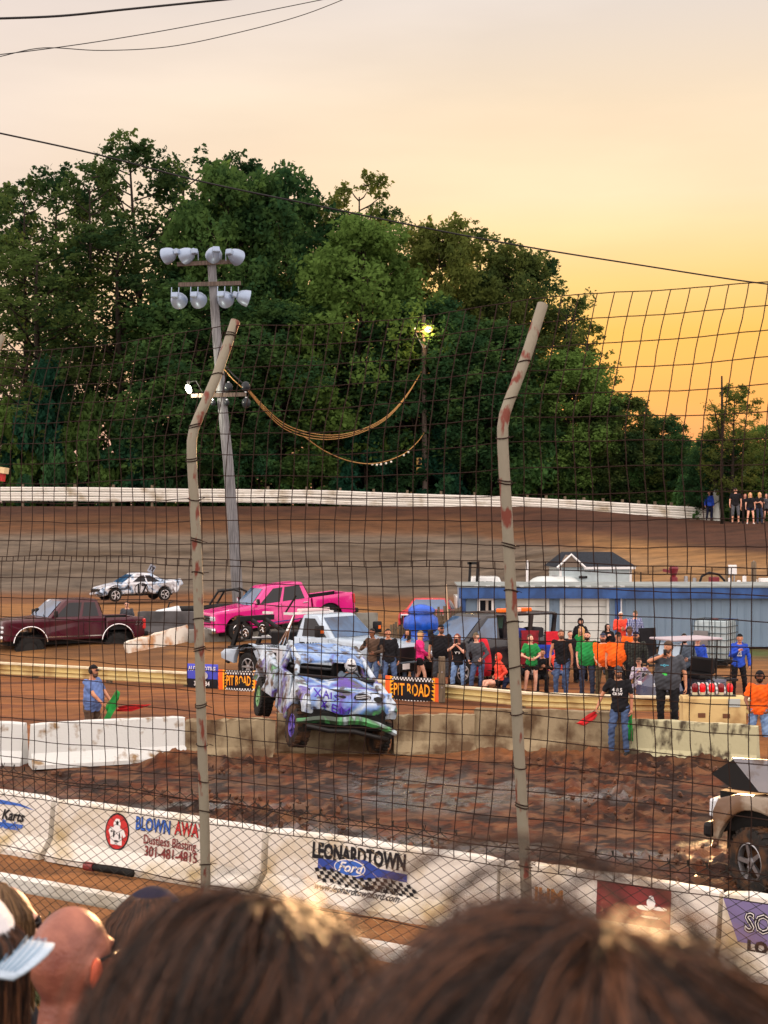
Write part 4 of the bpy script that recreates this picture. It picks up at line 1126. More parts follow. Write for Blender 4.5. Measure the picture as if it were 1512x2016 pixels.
# --- white tow truck with black recovery gear
def tow_truck():
    loc, h, p = axles(703, 42.1, 500, 44.7)
    loc.x += .55
    wp = paint('white_truck_paint', lin(170, 190, 208), lin(140, 150, 156), scale=2, lo=.5, hi=.8)
    root = empty('tow_truck', loc, label='white tow truck with raised black lifting gear parked behind the banner rail', cat='tow truck', rot=(0, 0, h))
    r = .42; zb = .5; hw = 1.0
    arf = arc(2.05, r + .06, .52, 172, 8, 14)
    poly = [(-.25, zb)] + arf + [(2.85, zb), (2.95, .62), (2.98, 1.12), (2.9, 1.26), (2.7, 1.32), (1.35, 1.38), (1.2, 1.42), (-.25, 1.40)]
    slab(poly, hw, .05, lambda x, z: 1 - (.06 * max(0, (x - 2.3) / .7) ** 2)).build('body', wp, root, smooth=30)
    cab(root, wp, 1.25, .62, -.1, -.25, 1.40, 2.06, hw - .05, hw - .2, [(.16, .80, .32, .80, .05, .88)], trim=None)
    for s in (-1, 1):
        wheel(root, 2.05, s * .87, r, r, .26, RUB, STEEL)
        wheel(root, -2.05, s * .95, r, r, .24, RUB, STEEL)
        wheel(root, -2.05, s * .69, r, r, .24, RUB, STEEL)
        mirror(root, 1.02, s * (hw + .08), 1.62, BLK, 1.5); MB().box((1.12, s * (hw + .28), 1.62), (.02, .1, .1)).build('amber_marker', AMB, root)
        seam(root, [(1.1, .6), (1.1, 1.38)], hw, s); seam(root, [(.0, .6), (.0, 1.38)], hw, s); handle(root, .1, s * (hw + .01), 1.25, BLK)
        ar = arc(-2.05, r + .06, .60, 178, 2, 14)
        pb = [(-3.15, .62)] + ar + [(-1.2, .55), (-.42, .55), (-.42, 1.12), (-1.3, 1.12), (-2.2, 1.02), (-3.0, .92), (-3.18, .80)]
        mb = slab(pb, .10, .03); mb.v = [(x, y + s * .98, z) for x, y, z in mb.v]; mb.build('side_body', wp, root, smooth=30)
        MB().box((-.85, s * 1.085, .80), (.5, .01, .46)).build('locker_door', paint('white_locker', lin(196, 202, 210)), root)
        MB().box((-.9, s * 1.093, .86), (.12, .008, .10)).build('locker_label', BLK, root)
        MB().box((2.95, s * .72, 1.06), (.1, .3, .24), r=.03).build('headlight', HEADL, root)
        MB().tube([(p_[0], s * hw, p_[1]) for p_ in arc(2.05, r + .06, .53, 170, 10, 12)], .035, 6).build('arch_trim', BLK, root)
        # headache rack posts
        for k in range(3): MB().tube([(-.62 - .16 * k, s * .9, 1.1), (-.5 - .05 * k, s * .9, 1.55), (-.34, s * .86, 2.02)], .028, 6).build('rack_post', CHROME, root)
    MB().box((-.34, 0, 2.06), (.14, 1.6, .06)).build('rack_top_bar', WHT, root)
    MB().box((-.36, 0, 2.14), (.22, 1.25, .10), r=.03).build('light_bar', mat('clear_lightbar', lin(220, 190, 190), .2), root)
    MB().box((-1.8, 0, .9), (2.6, 1.7, .16)).build('deck', BLK, root)
    MB().box((0, 0, .62), (5.6, 1.3, .3)).build('chassis', UNDER, root)
    MB().box((2.99, 0, .98), (.05, 1.2, .4), r=.02).build('grille', BLK, root)
    MB().box((3.06, 0, .62), (.14, 1.9, .24), r=.04).build('front_bumper', BLK, root)
    MB().box((3.14, .0, .66), (.012, .32, .16)).build('number_plate', WHT, root)
    # lifting gear: boom, crossbar, slanting ramp and dolly wheels
    for s in (-1, 1):
        MB().box((-3.1, s * .55, 1.15), (.12, .10, 1.55), rot=(0, R(24), 0)).build('lift_arm', BLK, root)
        MB().tube([(-1.0, s * .3, 1.0), (-2.6, s * .3, 1.75)], .07, 8).build('boom', BLK, root)
        MB().tube([(-1.3, s * .4, 1.3), (-2.9, s * .45, 1.2)], .04, 8).build('hydraulic_ram', STEEL, root)
    MB().box((-2.75, 0, 1.80), (.16, 1.5, .16)).build('crossbar', BLK, root)
    MB().box((-1.4, 0, 1.25), (.6, .9, .45), r=.05).build('winch_box', BLK, root)
    for k, (x, z) in enumerate(((-2.25, 1.42), (-1.55, 1.58))):
        for s in (-1, 1): wheel(root, x, s * .88, z, .2, .15, RUB, CHROME, 5)
    for (x, y) in ((-2.9, .7), (-2.0, .7)): MB().box((x, y, 1.93), (.35, .12, .07)).build('work_lamp', mat('lamp_white', (.7, .7, .68), .3), root)
    MB().tube([(-2.2, .75, 1.95), (-1.7, .7, 2.5)], .03, 6).build('strut', BLK, root)
    t = text_mb('BARBER\'S', .18, .004, shear=.2); t.xf(frame(Vector((.62, -hw - .008, 1.2)), (1, 0, 0), (0, 0, 1))); t.build('lettering', INK, root, fix=False)
    t = text_mb('TOWING', .12, .004); t.xf(frame(Vector((-1.0, -1.09, 1.09)), (1, 0, 0), (0, 0, 1))); t.build('lettering', INK, root, fix=False)
tow_truck()
# --- race car 17
def mottled(name, cols, scale=2.2, rough=.4, mud=None):
    m = bpy.data.materials.new(name); m.use_nodes = True; n, l = m.node_tree.nodes, m.node_tree.links; b = n['Principled BSDF']
    tcn = n.new('ShaderNodeTexCoord'); nz = n.new('ShaderNodeTexNoise'); nz.inputs['Scale'].default_value = scale; nz.inputs['Detail'].default_value = 3; nz.inputs['Distortion'].default_value = 1.2
    l.new(tcn.outputs['Object'], nz.inputs['Vector']); cr = n.new('ShaderNodeValToRGB'); l.new(nz.outputs[0], cr.inputs[0])
    e = cr.color_ramp.elements; e[0].position = cols[0][0]; e[0].color = cols[0][1]; e[1].position = cols[1][0]; e[1].color = cols[1][1]
    for p_, c_ in cols[2:]: q = e.new(p_); q.color = c_
    if mud:
        n2 = n.new('ShaderNodeTexNoise'); n2.inputs['Scale'].default_value = 4.5; n2.inputs['Detail'].default_value = 7; l.new(tcn.outputs['Object'], n2.inputs['Vector'])
        mr_ = n.new('ShaderNodeMapRange'); mr_.inputs['From Min'].default_value = .52; mr_.inputs['From Max'].default_value = .60; l.new(n2.outputs[0], mr_.inputs['Value'])
        mx = n.new('ShaderNodeMixRGB'); l.new(mr_.outputs[0], mx.inputs[0]); l.new(cr.outputs[0], mx.inputs[1]); mx.inputs[2].default_value = mud; l.new(mx.outputs[0], b.inputs['Base Color'])
    else: l.new(cr.outputs[0], b.inputs['Base Color'])
    b.inputs['Roughness'].default_value = rough; b.inputs['Coat Weight'].default_value = .3
    nb = n.new('ShaderNodeTexNoise'); nb.inputs['Scale'].default_value = 3.5; nb.inputs['Detail'].default_value = 2
    l.new(tcn.outputs['Object'], nb.inputs['Vector']); bp = n.new('ShaderNodeBump'); bp.inputs['Distance'].default_value = .18; bp.inputs['Strength'].default_value = .6
    l.new(nb.outputs[0], bp.inputs['Height']); l.new(bp.outputs[0], b.inputs['Normal'])
    return m
def race_car():
    loc, h, p = axles(212, 71.0, 318, 72.4)
    m = mottled('dented_white_paint', [(.34, lin(60, 70, 84)), (.41, lin(150, 176, 206)), (.48, lin(206, 210, 216)), (.57, lin(190, 194, 204)), (.66, lin(90, 80, 76))], 2.0)
    root = empty('race_car', (loc.x, loc.y, gh(loc.x, loc.y) + .12), label='battered white sedan race car with the number 17 on its door and roof', cat='race car', rot=(0, 0, h), scale=(.93, .95, .96))
    r = .32; hw = .86; zc = r + .02
    poly = [(-1.75, .28)] + [] 
    af = arc(1.36, zc, .38, 178, 2, 12); arr = arc(-1.34, zc, .38, 178, 2, 12)
    poly = [(-2.1, .34)] + arr + af + [(1.98, .24), (2.16, .34), (2.14, .56), (2.0, .68), (1.5, .82), (.95, .92), (-1.1, .98), (-1.75, 1.02), (-2.2, .98), (-2.26, .7), (-2.2, .5)]
    rs = random.Random(3)
    def dn(x, y, z):
        k = .05 * math.sin(x * 5 + z * 7) * (abs(x) > 1.2); return (x, y * (1 - abs(k)), z + .03 * math.sin(x * 9 + y * 4) * (x < -1.5 or x > 1.6))
    slab(poly, hw, .10, lambda x, z: 1 - .10 * max(0, (abs(x) - 1.5) / .7) ** 2 - .06 * max(0, z - .7), dn).build('body', m, root, smooth=35)
    cab(root, m, .95, .25, -.75, -1.55, .93, 1.40, hw - .06, hw - .26, [(.20, .50, .34, .50, .10, .84), (.54, .84, .54, .74, .10, .84)], glass=mat('open_window_dark', (.015, .015, .018), .6))
    MB().box((0, 0, .4), (3.7, 1.2, .25)).build('chassis', UNDER, root)
    for x in (1.36, -1.34):
        for s in (-1, 1): wheel(root, x, s * .76, r, r, .2, RUB, mat('silver_rim', (.6, .6, .62), .3, .6), 5, rimr=.72)
    for s in (-1, 1):
        t = text_mb('17', .62, .02); t.xf(frame(Vector((-.02, s * (hw + .008), .60)), (-s, 0, 0), (0, 0, 1))); t.build('race_number', INK, root, fix=False)
        MB().tube([(-.02 + .36 * math.cos(a), s * (hw + .006), .60 + .31 * math.sin(a)) for a in [2 * PI * k / 28 for k in range(28)]], .018, 5, closed=True).build('number_ring', INK, root)
    MB().box((2.12, 0, .5), (.14, 1.2, .26), rot=(0, .15, 0), r=.03).build('broken_nose', BLK, root)
    MB().box((2.2, .2, .42), (.1, 1.3, .12), rot=(.1, 0, .1), r=.03).build('front_bumper', m, root)
    fl = MB().box((-.85, .2, 1.60), (.34, .02, .42), rot=(0, R(-30), 0)).build('number_board', mat('grey_board', lin(130, 136, 150), .6), root)
    t = text_mb('17', .3, .012); t.xf(frame(Vector((-.85, .215, 1.60)), (-1, 0, -.5), (0, 0, 1))); t.build('race_number', INK, fl, fix=False)
    MB().box((-2.18, 0, .86), (.3, 1.5, .34), rot=(.05, .5, .1), r=.06).build('crumpled_boot', m, root)
race_car()

# --- spray-painted truck leaping the barrier
def jump_truck():
    fc = Vector((-.96, 29.3, .55)); rc = Vector((-1.89, 32.5, .76))
    d = fc - rc; h = math.atan2(d.y, d.x); pit = -math.asin(d.z / d.length); L = d.length
    root = empty('derby_truck', rc.lerp(fc, .5) - Vector((0, 0, .42)), label='smashed derby pickup sprayed purple and green leaping over the barrier towards the camera', cat='derby truck', rot=(0, 0, 0))
    root.rotation_mode = 'XYZ'
    M = Matrix.Rotation(h, 3, 'Z') @ Matrix.Rotation(pit, 3, 'Y') @ Matrix.Rotation(R(-6.5), 3, 'X')
    root.rotation_euler = M.to_euler()
    LB = lin(98, 138, 200); PU = lin(74, 42, 150); GR = lin(86, 170, 96); WH = lin(186, 200, 212)
    m = mottled('sprayed_paint', [(.30, GR), (.38, lin(40, 60, 70)), (.41, lin(160, 180, 200)), (.49, WH), (.54, lin(140, 160, 200)), (.58, PU), (.63, lin(130, 130, 160)), (.70, GR)], .95, .35, mud=lin(70, 56, 50))
    hm = mottled('sprayed_bonnet', [(.34, PU), (.41, LB), (.50, WH), (.57, LB), (.62, lin(70, 100, 110)), (.68, GR)], .9, .35, mud=lin(60, 60, 76))
    r = .41; hw = .93; z0 = 0.42  # wheel centre height in local frame
    wx = L / 2
    # front clip: two wings with arches
    for s in (-1, 1):
        zc = z0 + .10; ar = .52; a0 = 8
        pf = arc(wx, zc, ar, 180 - a0, 30, 12) + [(wx + .62, .80), (wx + .70, .98), (wx + .55, 1.12), (wx + .1, 1.24), (wx - .55, 1.32), (wx - .62, .56)]
        mb = slab(pf, .10, .03)
        mb.v = [(x + .03 * math.sin(z * 9), y + s * (hw - .10) + .035 * math.sin(x * 7 + z * 5), z) for x, y, z in mb.v]
        mb.build('front_wing', m, root, smooth=30)
        # door and cab corner
        pd = [(wx - .64, .42), (wx - .64, 1.30), (wx - 1.85, 1.30), (wx - 1.88, .46)]
        mb = slab(pd, .05, .02); mb.v = [(x, y + s * (hw - .05) - s * .04 * math.sin(x * 3.2 + z * 2.3), z) for x, y, z in mb.v]; mb.build('door', m, root, smooth=30)
        # crumpled bed side
        pb = [(-.32, .62)] + arc(-wx, z0 + .14, .52, 8, 172, 10) + [(-wx - .85, .66), (-wx - .95, 1.02), (-wx - .9, 1.30), (-wx - .3, 1.46), (-wx + .3, 1.40), (-.5, 1.24), (-.3, 1.28)]
        bm_ = slab(pb, .08, .03)
        rs = random.Random(6 + s)
        bm_.v = [(x + .05 * math.sin(z * 8 + y), y + s * (hw - .05) + .10 * math.sin(x * 4.1 + z * 6) * (x < -.6), z + .07 * math.sin(x * 5.3 + 1) * (z > 1.1)) for x, y, z in bm_.v]
        bm_.build('bed_side', m, root, smooth=30)
        # pillars: A, B and rear
        for nm, a, b in (('front_pillar', (wx - .62, s * .84, 1.30), (wx - 1.15, s * .70, 1.62)), ('door_pillar', (wx - 1.75, s * .86, 1.28), (wx - 1.80, s * .70, 1.71)), ('rear_pillar', (-.42, s * .84, 1.26), (-.36, s * .68, 1.81)), ('support_tube', (-.15, s * .80, 1.26), (-.46, s * .72, 1.77))):
            a, b = Vector(a), Vector(b); w_ = .06 if nm != 'support_tube' else .03
            MB().capsule(a, w_, b, w_ * .85, 8, 2).build(nm, m, root, smooth=True)
        MB().tube([(wx - 1.12, s * .72, 1.61), (-.38, s * .72, 1.82)], .05, 8).build('roof_rail', m, root, smooth=True)
    # roof, sagging
    ro = []
    for i in range(7):
        x = (wx - 1.08) + (-.36 - (wx - 1.08)) * i / 6; row = []
        for j in range(9):
            y = -.78 + 1.56 * j / 8; row.append((x, y, 1.62 + .036 * i + .07 * (1 - (y / .8) ** 2) - .05 * math.sin(i * 1.1 + j * .8) * .6 - (.05 if i in (0, 6) else 0) - (.05 if j in (0, 8) else 0)))
        ro.append(row)
    top = MB().loft(ro, caps=False, closed=False); low = [[(x, y, z - .05) for x, y, z in r_] for r_ in ro]; top.loft(low, caps=False, closed=False)
    rim = lambda rr: [rr[0][j] for j in range(9)] + [rr[i][8] for i in range(1, 7)] + [rr[6][j] for j in range(7, -1, -1)] + [rr[i][0] for i in range(5, 0, -1)]
    top.loft([rim(ro), rim(low)], caps=False); top.build('roof', mottled('roof_paint', [(.3, lin(50, 70, 120)), (.45, LB), (.52, lin(150, 176, 206)), (.6, LB), (.7, lin(90, 80, 160))], 1.5, .3, mud=lin(60, 58, 70)), root, smooth=30)
    # buckled bonnet, nose down
    bo = []
    for i in range(9):
        t = i / 8; row = []
        for j in range(11):
            u = j / 10 * 2 - 1; x = wx - .60 + 1.22 * t; z = 1.34 + .02 * math.sin(u * 5) - .20 * t ** 1.4 * 1.3 + .03 * math.sin(t * 9 + u * 4) - .05 * u * u
            row.append((x - .05 * u * u * t, u * (.80 - .04 * t), z - (.10 if i == 8 else 0)))
        bo.append(row)
    MB().loft(bo, caps=False, closed=False).build('bonnet_top', hm, root, smooth=True)
    # the front of the bonnet hangs down over the broken grille
    ap = []
    for i in range(7):
        t = i / 6; row = []
        for j in range(13):
            u = j / 12 * 2 - 1; row.append((wx + .56 + .16 * math.sin(t * 2.2) + .035 * math.sin(u * 9 + t * 4), u * (.83 - .03 * t), 1.26 - .40 * t - .03 * math.cos(u * 3) + .02 * math.sin(u * 7)))
        ap.append(row)
    bon = MB().loft(ap, caps=False, closed=False).build('bonnet', hm, root, smooth=True)
    inkp = mat('purple_spray', lin(70, 34, 170), .5)
    def bf(u, t, off=.012): return Vector((wx + .56 + .16 * math.sin(t * 2.2) + .035 * math.sin(u * 9 + t * 4) + off, u * (.83 - .03 * t), 1.26 - .40 * t - .03 * math.cos(u * 3) + .02 * math.sin(u * 7)))
    # letters sprayed by hand: strokes in (u,t) across the bonnet; +u is the vehicle's left = picture right
    def stroke(pts, w_=.014): MB().tube([bf(u, t) for u, t in pts], w_, 5).build('sprayed_letters', inkp, bon)
    for x0, seq in ((-.46, [(0, .62), (0, .95)]), (-.46, [(0, .62), (.14, .62)]), (-.46, [(0, .78), (.12, .78)]), (-.46, [(0, .95), (.15, .95)]), (-.24, [(0, .95), (0, .62), (.1, .8), (.2, .62), (.2, .95)]), (-.74, [(0, .55), (.12, .9)]), (-.74, [(.13, .55), (.0, .9)]), (-.9, [(0, .06), (.14, .42)]), (-.9, [(.15, .08), (.0, .4)]), (-.70, [(0, .4), (.07, .1), (.14, .42)]), (-.70, [(.02, .28), (.12, .28)]), (-.5, [(0, .1), (0, .4)]), (-.42, [(.12, .12), (0, .2), (.12, .3), (0, .42)])):
        stroke([(x0 + a, b) for a, b in seq])
    for (u, t, a, b) in ((.28, .08, .30, .16), (-.22, .06, .14, .07), (.66, .12, .14, .12)):
        ring = []
        for k in range(16):
            an = 2 * PI * k / 16; ring.append(bf(u + a * math.cos(an) * .75, max(0.0, t + .1 + b * math.sin(an)), .008))
        MB().add(ring, [tuple(range(16))]).build('bonnet_vent', UNDER, bon)
    for k in range(2): MB().tube([bf(.1 + .36 * q / 6, .14 + k * .09 + .02 * math.sin(q), .02) for q in range(7)], .018, 5).build('vent_slat', STEEL, bon)
    # broken front: core, crumpled bumper, lamp buckets
    MB().box((wx + .42, 0, .70), (.5, 1.5, .34), r=.05).build('engine_block', UNDER, root)
    MB().box((0, 0, .52), (3.9, .95, .22)).build('chassis', UNDER, root)
    MB().box((wx - .2, 0, .98), (1.0, 1.55, .45)).build('engine_bay', UNDER, root)
    bp = []
    for k in range(15):
        u = k / 14 * 2 - 1; c = Vector((wx + .80 - .22 * abs(u) ** 2.5, u * 1.02, .68 + .06 * (1 - u * u) + .02 * math.sin(u * 8) - (.14 * max(0, u - .6) / .4) - .05 * abs(u)))
        hh = .085 * (1 - .35 * abs(u)); bp.append([c + Vector((.02, 0, hh)), c + Vector((.05, 0, 0)), c + Vector((.0, 0, -hh)), c + Vector((-.04, 0, -hh * .5)), c + Vector((-.04, 0, hh * .7))])
    MB().loft(bp).build('front_bumper', mottled('bumper_paint', [(.38, lin(170, 190, 200)), (.46, lin(60, 90, 70)), (.52, lin(70, 160, 90)), (.6, lin(40, 60, 44))], 1.2, .3), root, smooth=30)
    for s in (-1, 1):
        MB().lathe([(.10, 0), (.09, .06), (.03, .07), (.0001, .07)], (wx + .62, s * .66, .90), 14, rot=(0, R(90), 0)).build('lamp_bucket', BLK, root)
        MB().box((wx + .60, s * .66, .9), (.06, .36, .24), r=.03).build('headlight_panel', m, root)
        MB().capsule((wx + .6, s * .3, .62), .03, (wx - .1, s * .75, .45), .03).build('suspension_arm', UNDER, root)
    fr_ = MB()
    pts = [(wx + .7, -.85, .56), (wx + .75, -.4, .50), (wx + .74, .1, .52), (wx + .7, .55, .44), (wx + .6, .85, .38)]
    MB().tube(pts, .05, 8).build('hanging_valance', mat('dull_black_metal', (.03, .03, .03), .4, .5), root, smooth=True)
    for x in (wx, -wx):
        for s in (-1, 1):
            wheel(root, x, s * (hw - .10), z0, r, .30, MUDRUB if x > 0 else RUB, mat('violet_rim', lin(110, 96, 190), .35, .3) if x > 0 else mat('green_rim', lin(130, 180, 130), .35, .3), 5, steer=R(4) if x > 0 else 0, rimr=.58, tread=1)
        MB().tube([(x, -.7, z0), (x, .7, z0)], .07, 8).build('axle', UNDER, root)
    # rear half of the cab: seat back and cross tube seen through the opening
    MB().box((-.30, 0, 1.10), (.10, 1.6, .62), r=.03).build('cab_back_panel', BLK, root)
    MB().box((.1, .38, 1.15), (.16, .5, .75), r=.05).build('seat', BLK, root)
    MB().tube([(.0, -.72, 1.36), (.0, .72, 1.36)], .03, 8).build('roll_tube', STEEL, root)
    MB().tube([(wx - .62, -.8, 1.33), (wx - .62, .8, 1.33)], .04, 8).build('dashboard', BLK, root)
    MB().tube([Vector((wx - .85, .38, 1.30)) + Vector((.05 * math.sin(a), .17 * math.cos(a), .15 * math.sin(a))) for a in [2 * PI * k / 18 for k in range(18)]], .016, 5, closed=True).build('steering_wheel', BLK, root)
    return root
JT = jump_truck()

# --- muddy tan pickup entering at the right edge
def tan_truck():
    Yw = 18.3; h = R(142)
    c = Vector((X_(1486, Yw), Yw, 0.0)) + Vector((.62, .66, 0)) * .85
    tanp = mat('muddy_tan_paint', lin(140, 128, 112), .45, scale=2.6, col2=lin(100, 74, 52), lo=.43, hi=.54, bump=.2, coat=.3)
    root = empty('derby_truck', c, label='muddy silver tan pickup with a popped crumpled bonnet cut by the right edge', cat='derby truck', rot=(0, R(-1.5), h), scale=(.97, .97, .97))
    r = .42; hw = .95
    af = arc(0, r + .10, .54, 178, 12, 14)
    def dn(x, y, z): return (x, y + .02 * math.sin(x * 7 + z * 8), z + .02 * math.sin(x * 6))
    poly = [(-1.0, .50)] + af + [(.60, .66), (.62, 1.0), (.54, 1.16), (.3, 1.22), (-.9, 1.28), (-1.0, 1.28)]
    for s in (-1, 1):
        mb = slab(poly, .08, .03); mb.v = [dn(x, y + s * (hw - .08), z) for x, y, z in mb.v]; mb.build('front_wing', tanp, root, smooth=30)
        pd = [(-1.04, .48), (-1.04, 1.28), (-2.2, 1.28), (-2.2, .48)]
        mb = slab(pd, .06, .02); mb.v = [(x, y + s * (hw - .06), z) for x, y, z in mb.v]; mb.build('door', tanp, root, smooth=30)
        wheel(root, 0, s * (hw - .06), r, r, .30, MUDRUB, STEEL, 5, steer=R(-28), rimr=.60, tread=1)
        wheel(root, -3.3, s * (hw - .12), r, r, .30, MUDRUB, STEEL, 5, rimr=.60)
        MB().box((.62, s * .66, 1.02), (.12, .5, .24), r=.03).build('headlight', HEADL, root)
        MB().tube([(-1.05, s * .86, 1.28), (-1.6, s * .72, 1.85)], .05, 8).build('pillar', tanp, root)
    # bonnet folded up into a ridge, bent corner hanging over the wing
    bo = []
    for i in range(8):
        t = i / 7; row = []
        for j in range(9):
            u = j / 8 * 2 - 1; x = -.9 + 1.35 * t; fold = .30 * math.exp(-((t - .55) / .25) ** 2) + .12 * t
            row.append((x, u * .86, 1.30 + fold + .06 * math.sin(u * 4 + t * 5) + .02 * math.sin(t * 11)))
        bo.append(row)
    b = MB().loft(bo, caps=False, closed=False); low = [[(x, y, z - .025) for x, y, z in r_] for r_ in bo]; b.loft(low, caps=False, closed=False); b.build('bonnet', paint('silver_paint', lin(140, 142, 150), lin(92, 72, 54), scale=3, lo=.45, hi=.6), root, smooth=40)
    MB().prism([(.66, 1.46), (.35, 1.30), (.0, 1.30), (.36, 1.68)], 'y', .88, .91).build('bonnet_underside', BLK, root)
    MB().prism([(.38, 1.70), (.0, 1.31), (-.9, 1.34), (-.9, 1.60), (-.25, 1.74)], 'y', .86, .905).build('bonnet_flank', paint('silver_paint', lin(140, 142, 150), lin(92, 72, 54), scale=3, lo=.45, hi=.6), root)
    MB().box((-.1, 0, .98), (1.4, 1.5, .5)).build('engine_bay', UNDER, root)
    MB().box((-1.4, 0, .55), (4.0, 1.0, .25)).build('chassis', UNDER, root)
    MB().box((-1.9, 0, 1.9), (1.3, 1.4, .06), r=.02).build('roof', tanp, root)
    MB().box((-3.2, 0, .95), (1.9, 1.86, .7), r=.06).build('bed', tanp, root)
    for s in (-1, 1): MB().tube([(-2.45, s * .84, 1.28), (-2.5, s * .70, 1.88)], .05, 8).build('pillar', tanp, root)
    MB().box((.70, 0, .72), (.14, 1.8, .2), r=.05).build('front_bumper', BLK, root)
tan_truck()
# ------------------------------------------------------------------ people
SK = {'fair': mat('skin_fair', lin(226, 176, 150), .5, col2=lin(206, 140, 116), scale=9, lo=.4, hi=.7),
      'tan': mat('skin_tan', lin(196, 138, 104), .5, col2=lin(170, 108, 80), scale=9, lo=.4, hi=.7),
      'brown': mat('skin_brown', lin(132, 86, 62), .5, col2=lin(110, 68, 48), scale=9, lo=.4, hi=.7)}
def cloth(name, c, c2=None, scale=5): return mat('cloth_' + name, lin(*c), .9, col2=lin(*(c2 or tuple(int(x * .72) for x in c))), scale=scale, lo=.42, hi=.68, bump=.35, bscale=9)
CL = dict(black=cloth('black', (30, 30, 34)), charcoal=cloth('charcoal', (66, 70, 78)), grey=cloth('grey', (84, 88, 96)), navy=cloth('navy', (28, 34, 60)),
    blue=cloth('blue', (34, 78, 196)), royal=cloth('royal', (30, 60, 170)), sky=cloth('sky', (92, 128, 176)), slate=cloth('slate', (96, 112, 130)), tee=cloth('tee_blue', (96, 122, 178)),
    jean=cloth('jean', (72, 94, 132), (48, 64, 98), 9), pale=cloth('pale_jean', (120, 150, 190), (84, 112, 156), 12), dark=cloth('dark_jean', (44, 54, 78)),
    pink=cloth('pink', (236, 40, 130)), coral=cloth('coral', (255, 82, 58)), red=cloth('red', (206, 24, 44)), orange=cloth('orange', (255, 104, 10)), green=cloth('green', (24, 140, 66)),
    white=cloth('white', (206, 206, 208)), olive=cloth('olive', (82, 74, 52)), brown=cloth('brown', (84, 64, 50)), khaki=cloth('khaki', (110, 96, 72)), tan=cloth('tan', (198, 150, 122)))
def checkmat(name, a, b, c, sc):
    m = bpy.data.materials.new(name); m.use_nodes = True; n, l = m.node_tree.nodes, m.node_tree.links; bs = n['Principled BSDF']; bs.inputs['Roughness'].default_value = .9
    tcn = n.new('ShaderNodeTexCoord'); fac = []
    for ax in ('X', 'Z'):
        w = n.new('ShaderNodeTexWave'); w.wave_type = 'BANDS'; w.bands_direction = ax; w.inputs['Scale'].default_value = sc; w.inputs['Distortion'].default_value = .6
        l.new(tcn.outputs['Object'], w.inputs['Vector']); g = n.new('ShaderNodeMath'); g.operation = 'GREATER_THAN'; g.inputs[1].default_value = .5
        l.new(w.outputs['Fac'], g.inputs[0]); fac.append(g)
    m1 = n.new('ShaderNodeMixRGB'); m1.inputs[1].default_value = a; m1.inputs[2].default_value = b; l.new(fac[0].outputs[0], m1.inputs[0])
    m2 = n.new('ShaderNodeMixRGB'); l.new(fac[1].outputs[0], m2.inputs[0]); l.new(m1.outputs[0], m2.inputs[1]); m2.inputs[2].default_value = c
    mm = n.new('ShaderNodeMath'); mm.operation = 'MULTIPLY'; mm.inputs[1].default_value = .6; l.new(fac[1].outputs[0], mm.inputs[0]); l.new(mm.outputs[0], m2.inputs[0])
    l.new(m2.outputs[0], bs.inputs['Base Color']); return m
CL['plaid'] = checkmat('blue_plaid', lin(30, 44, 110), lin(190, 200, 226), lin(34, 50, 120), 5.5)
CL['flannel'] = checkmat('dark_flannel', lin(24, 26, 26), lin(52, 58, 50), lin(20, 22, 24), 4.5)
CL['tie'] = mottled('tie_dye', [(.38, lin(24, 22, 30)), (.46, lin(206, 206, 210)), (.56, lin(120, 90, 140)), (.66, lin(206, 206, 210))], 7, .9)
HAIR = dict(dark=mat('dark_hair', (.012, .008, .006), .5, bump=.5, bscale=40, scale=8), brown=mat('brown_hair', lin(70, 44, 28), .5, bump=.5, bscale=40, scale=8), blond=mat('blond_hair', lin(206, 160, 98), .5, bump=.5, bscale=40, scale=8),
    white=mat('white_hair', lin(220, 216, 210), .6, bump=.5, bscale=40, scale=8), red=mat('auburn_hair', lin(110, 48, 34), .5, bump=.5, bscale=40, scale=8))
EYE = mat('eye_dark', (.01, .01, .012), .2); LIP = mat('lips', lin(160, 80, 74), .5); SHADE = mat('sunglass_lens', (.01, .01, .012), .08)
SHOE = dict(black=mat('black_shoe', (.02, .02, .02), .6), brown=mat('tan_boot', lin(150, 104, 58), .7), white=mat('white_shoe', (.6, .6, .6), .6))
def elbow(a, b, L1, L2, hint):
    d = b - a; D = min(d.length, (L1 + L2) * .995); d = d.normalized() if d.length > 1e-6 else Vector((0, 0, -1))
    b = a + d * D; x = (L1 * L1 - L2 * L2 + D * D) / (2 * D); hgt = math.sqrt(max(0, L1 * L1 - x * x))
    hn = hint - d * hint.dot(d); hn = hn.normalized() if hn.length > 1e-6 else d.orthogonal().normalized()
    return a + d * x + hn * hgt, b
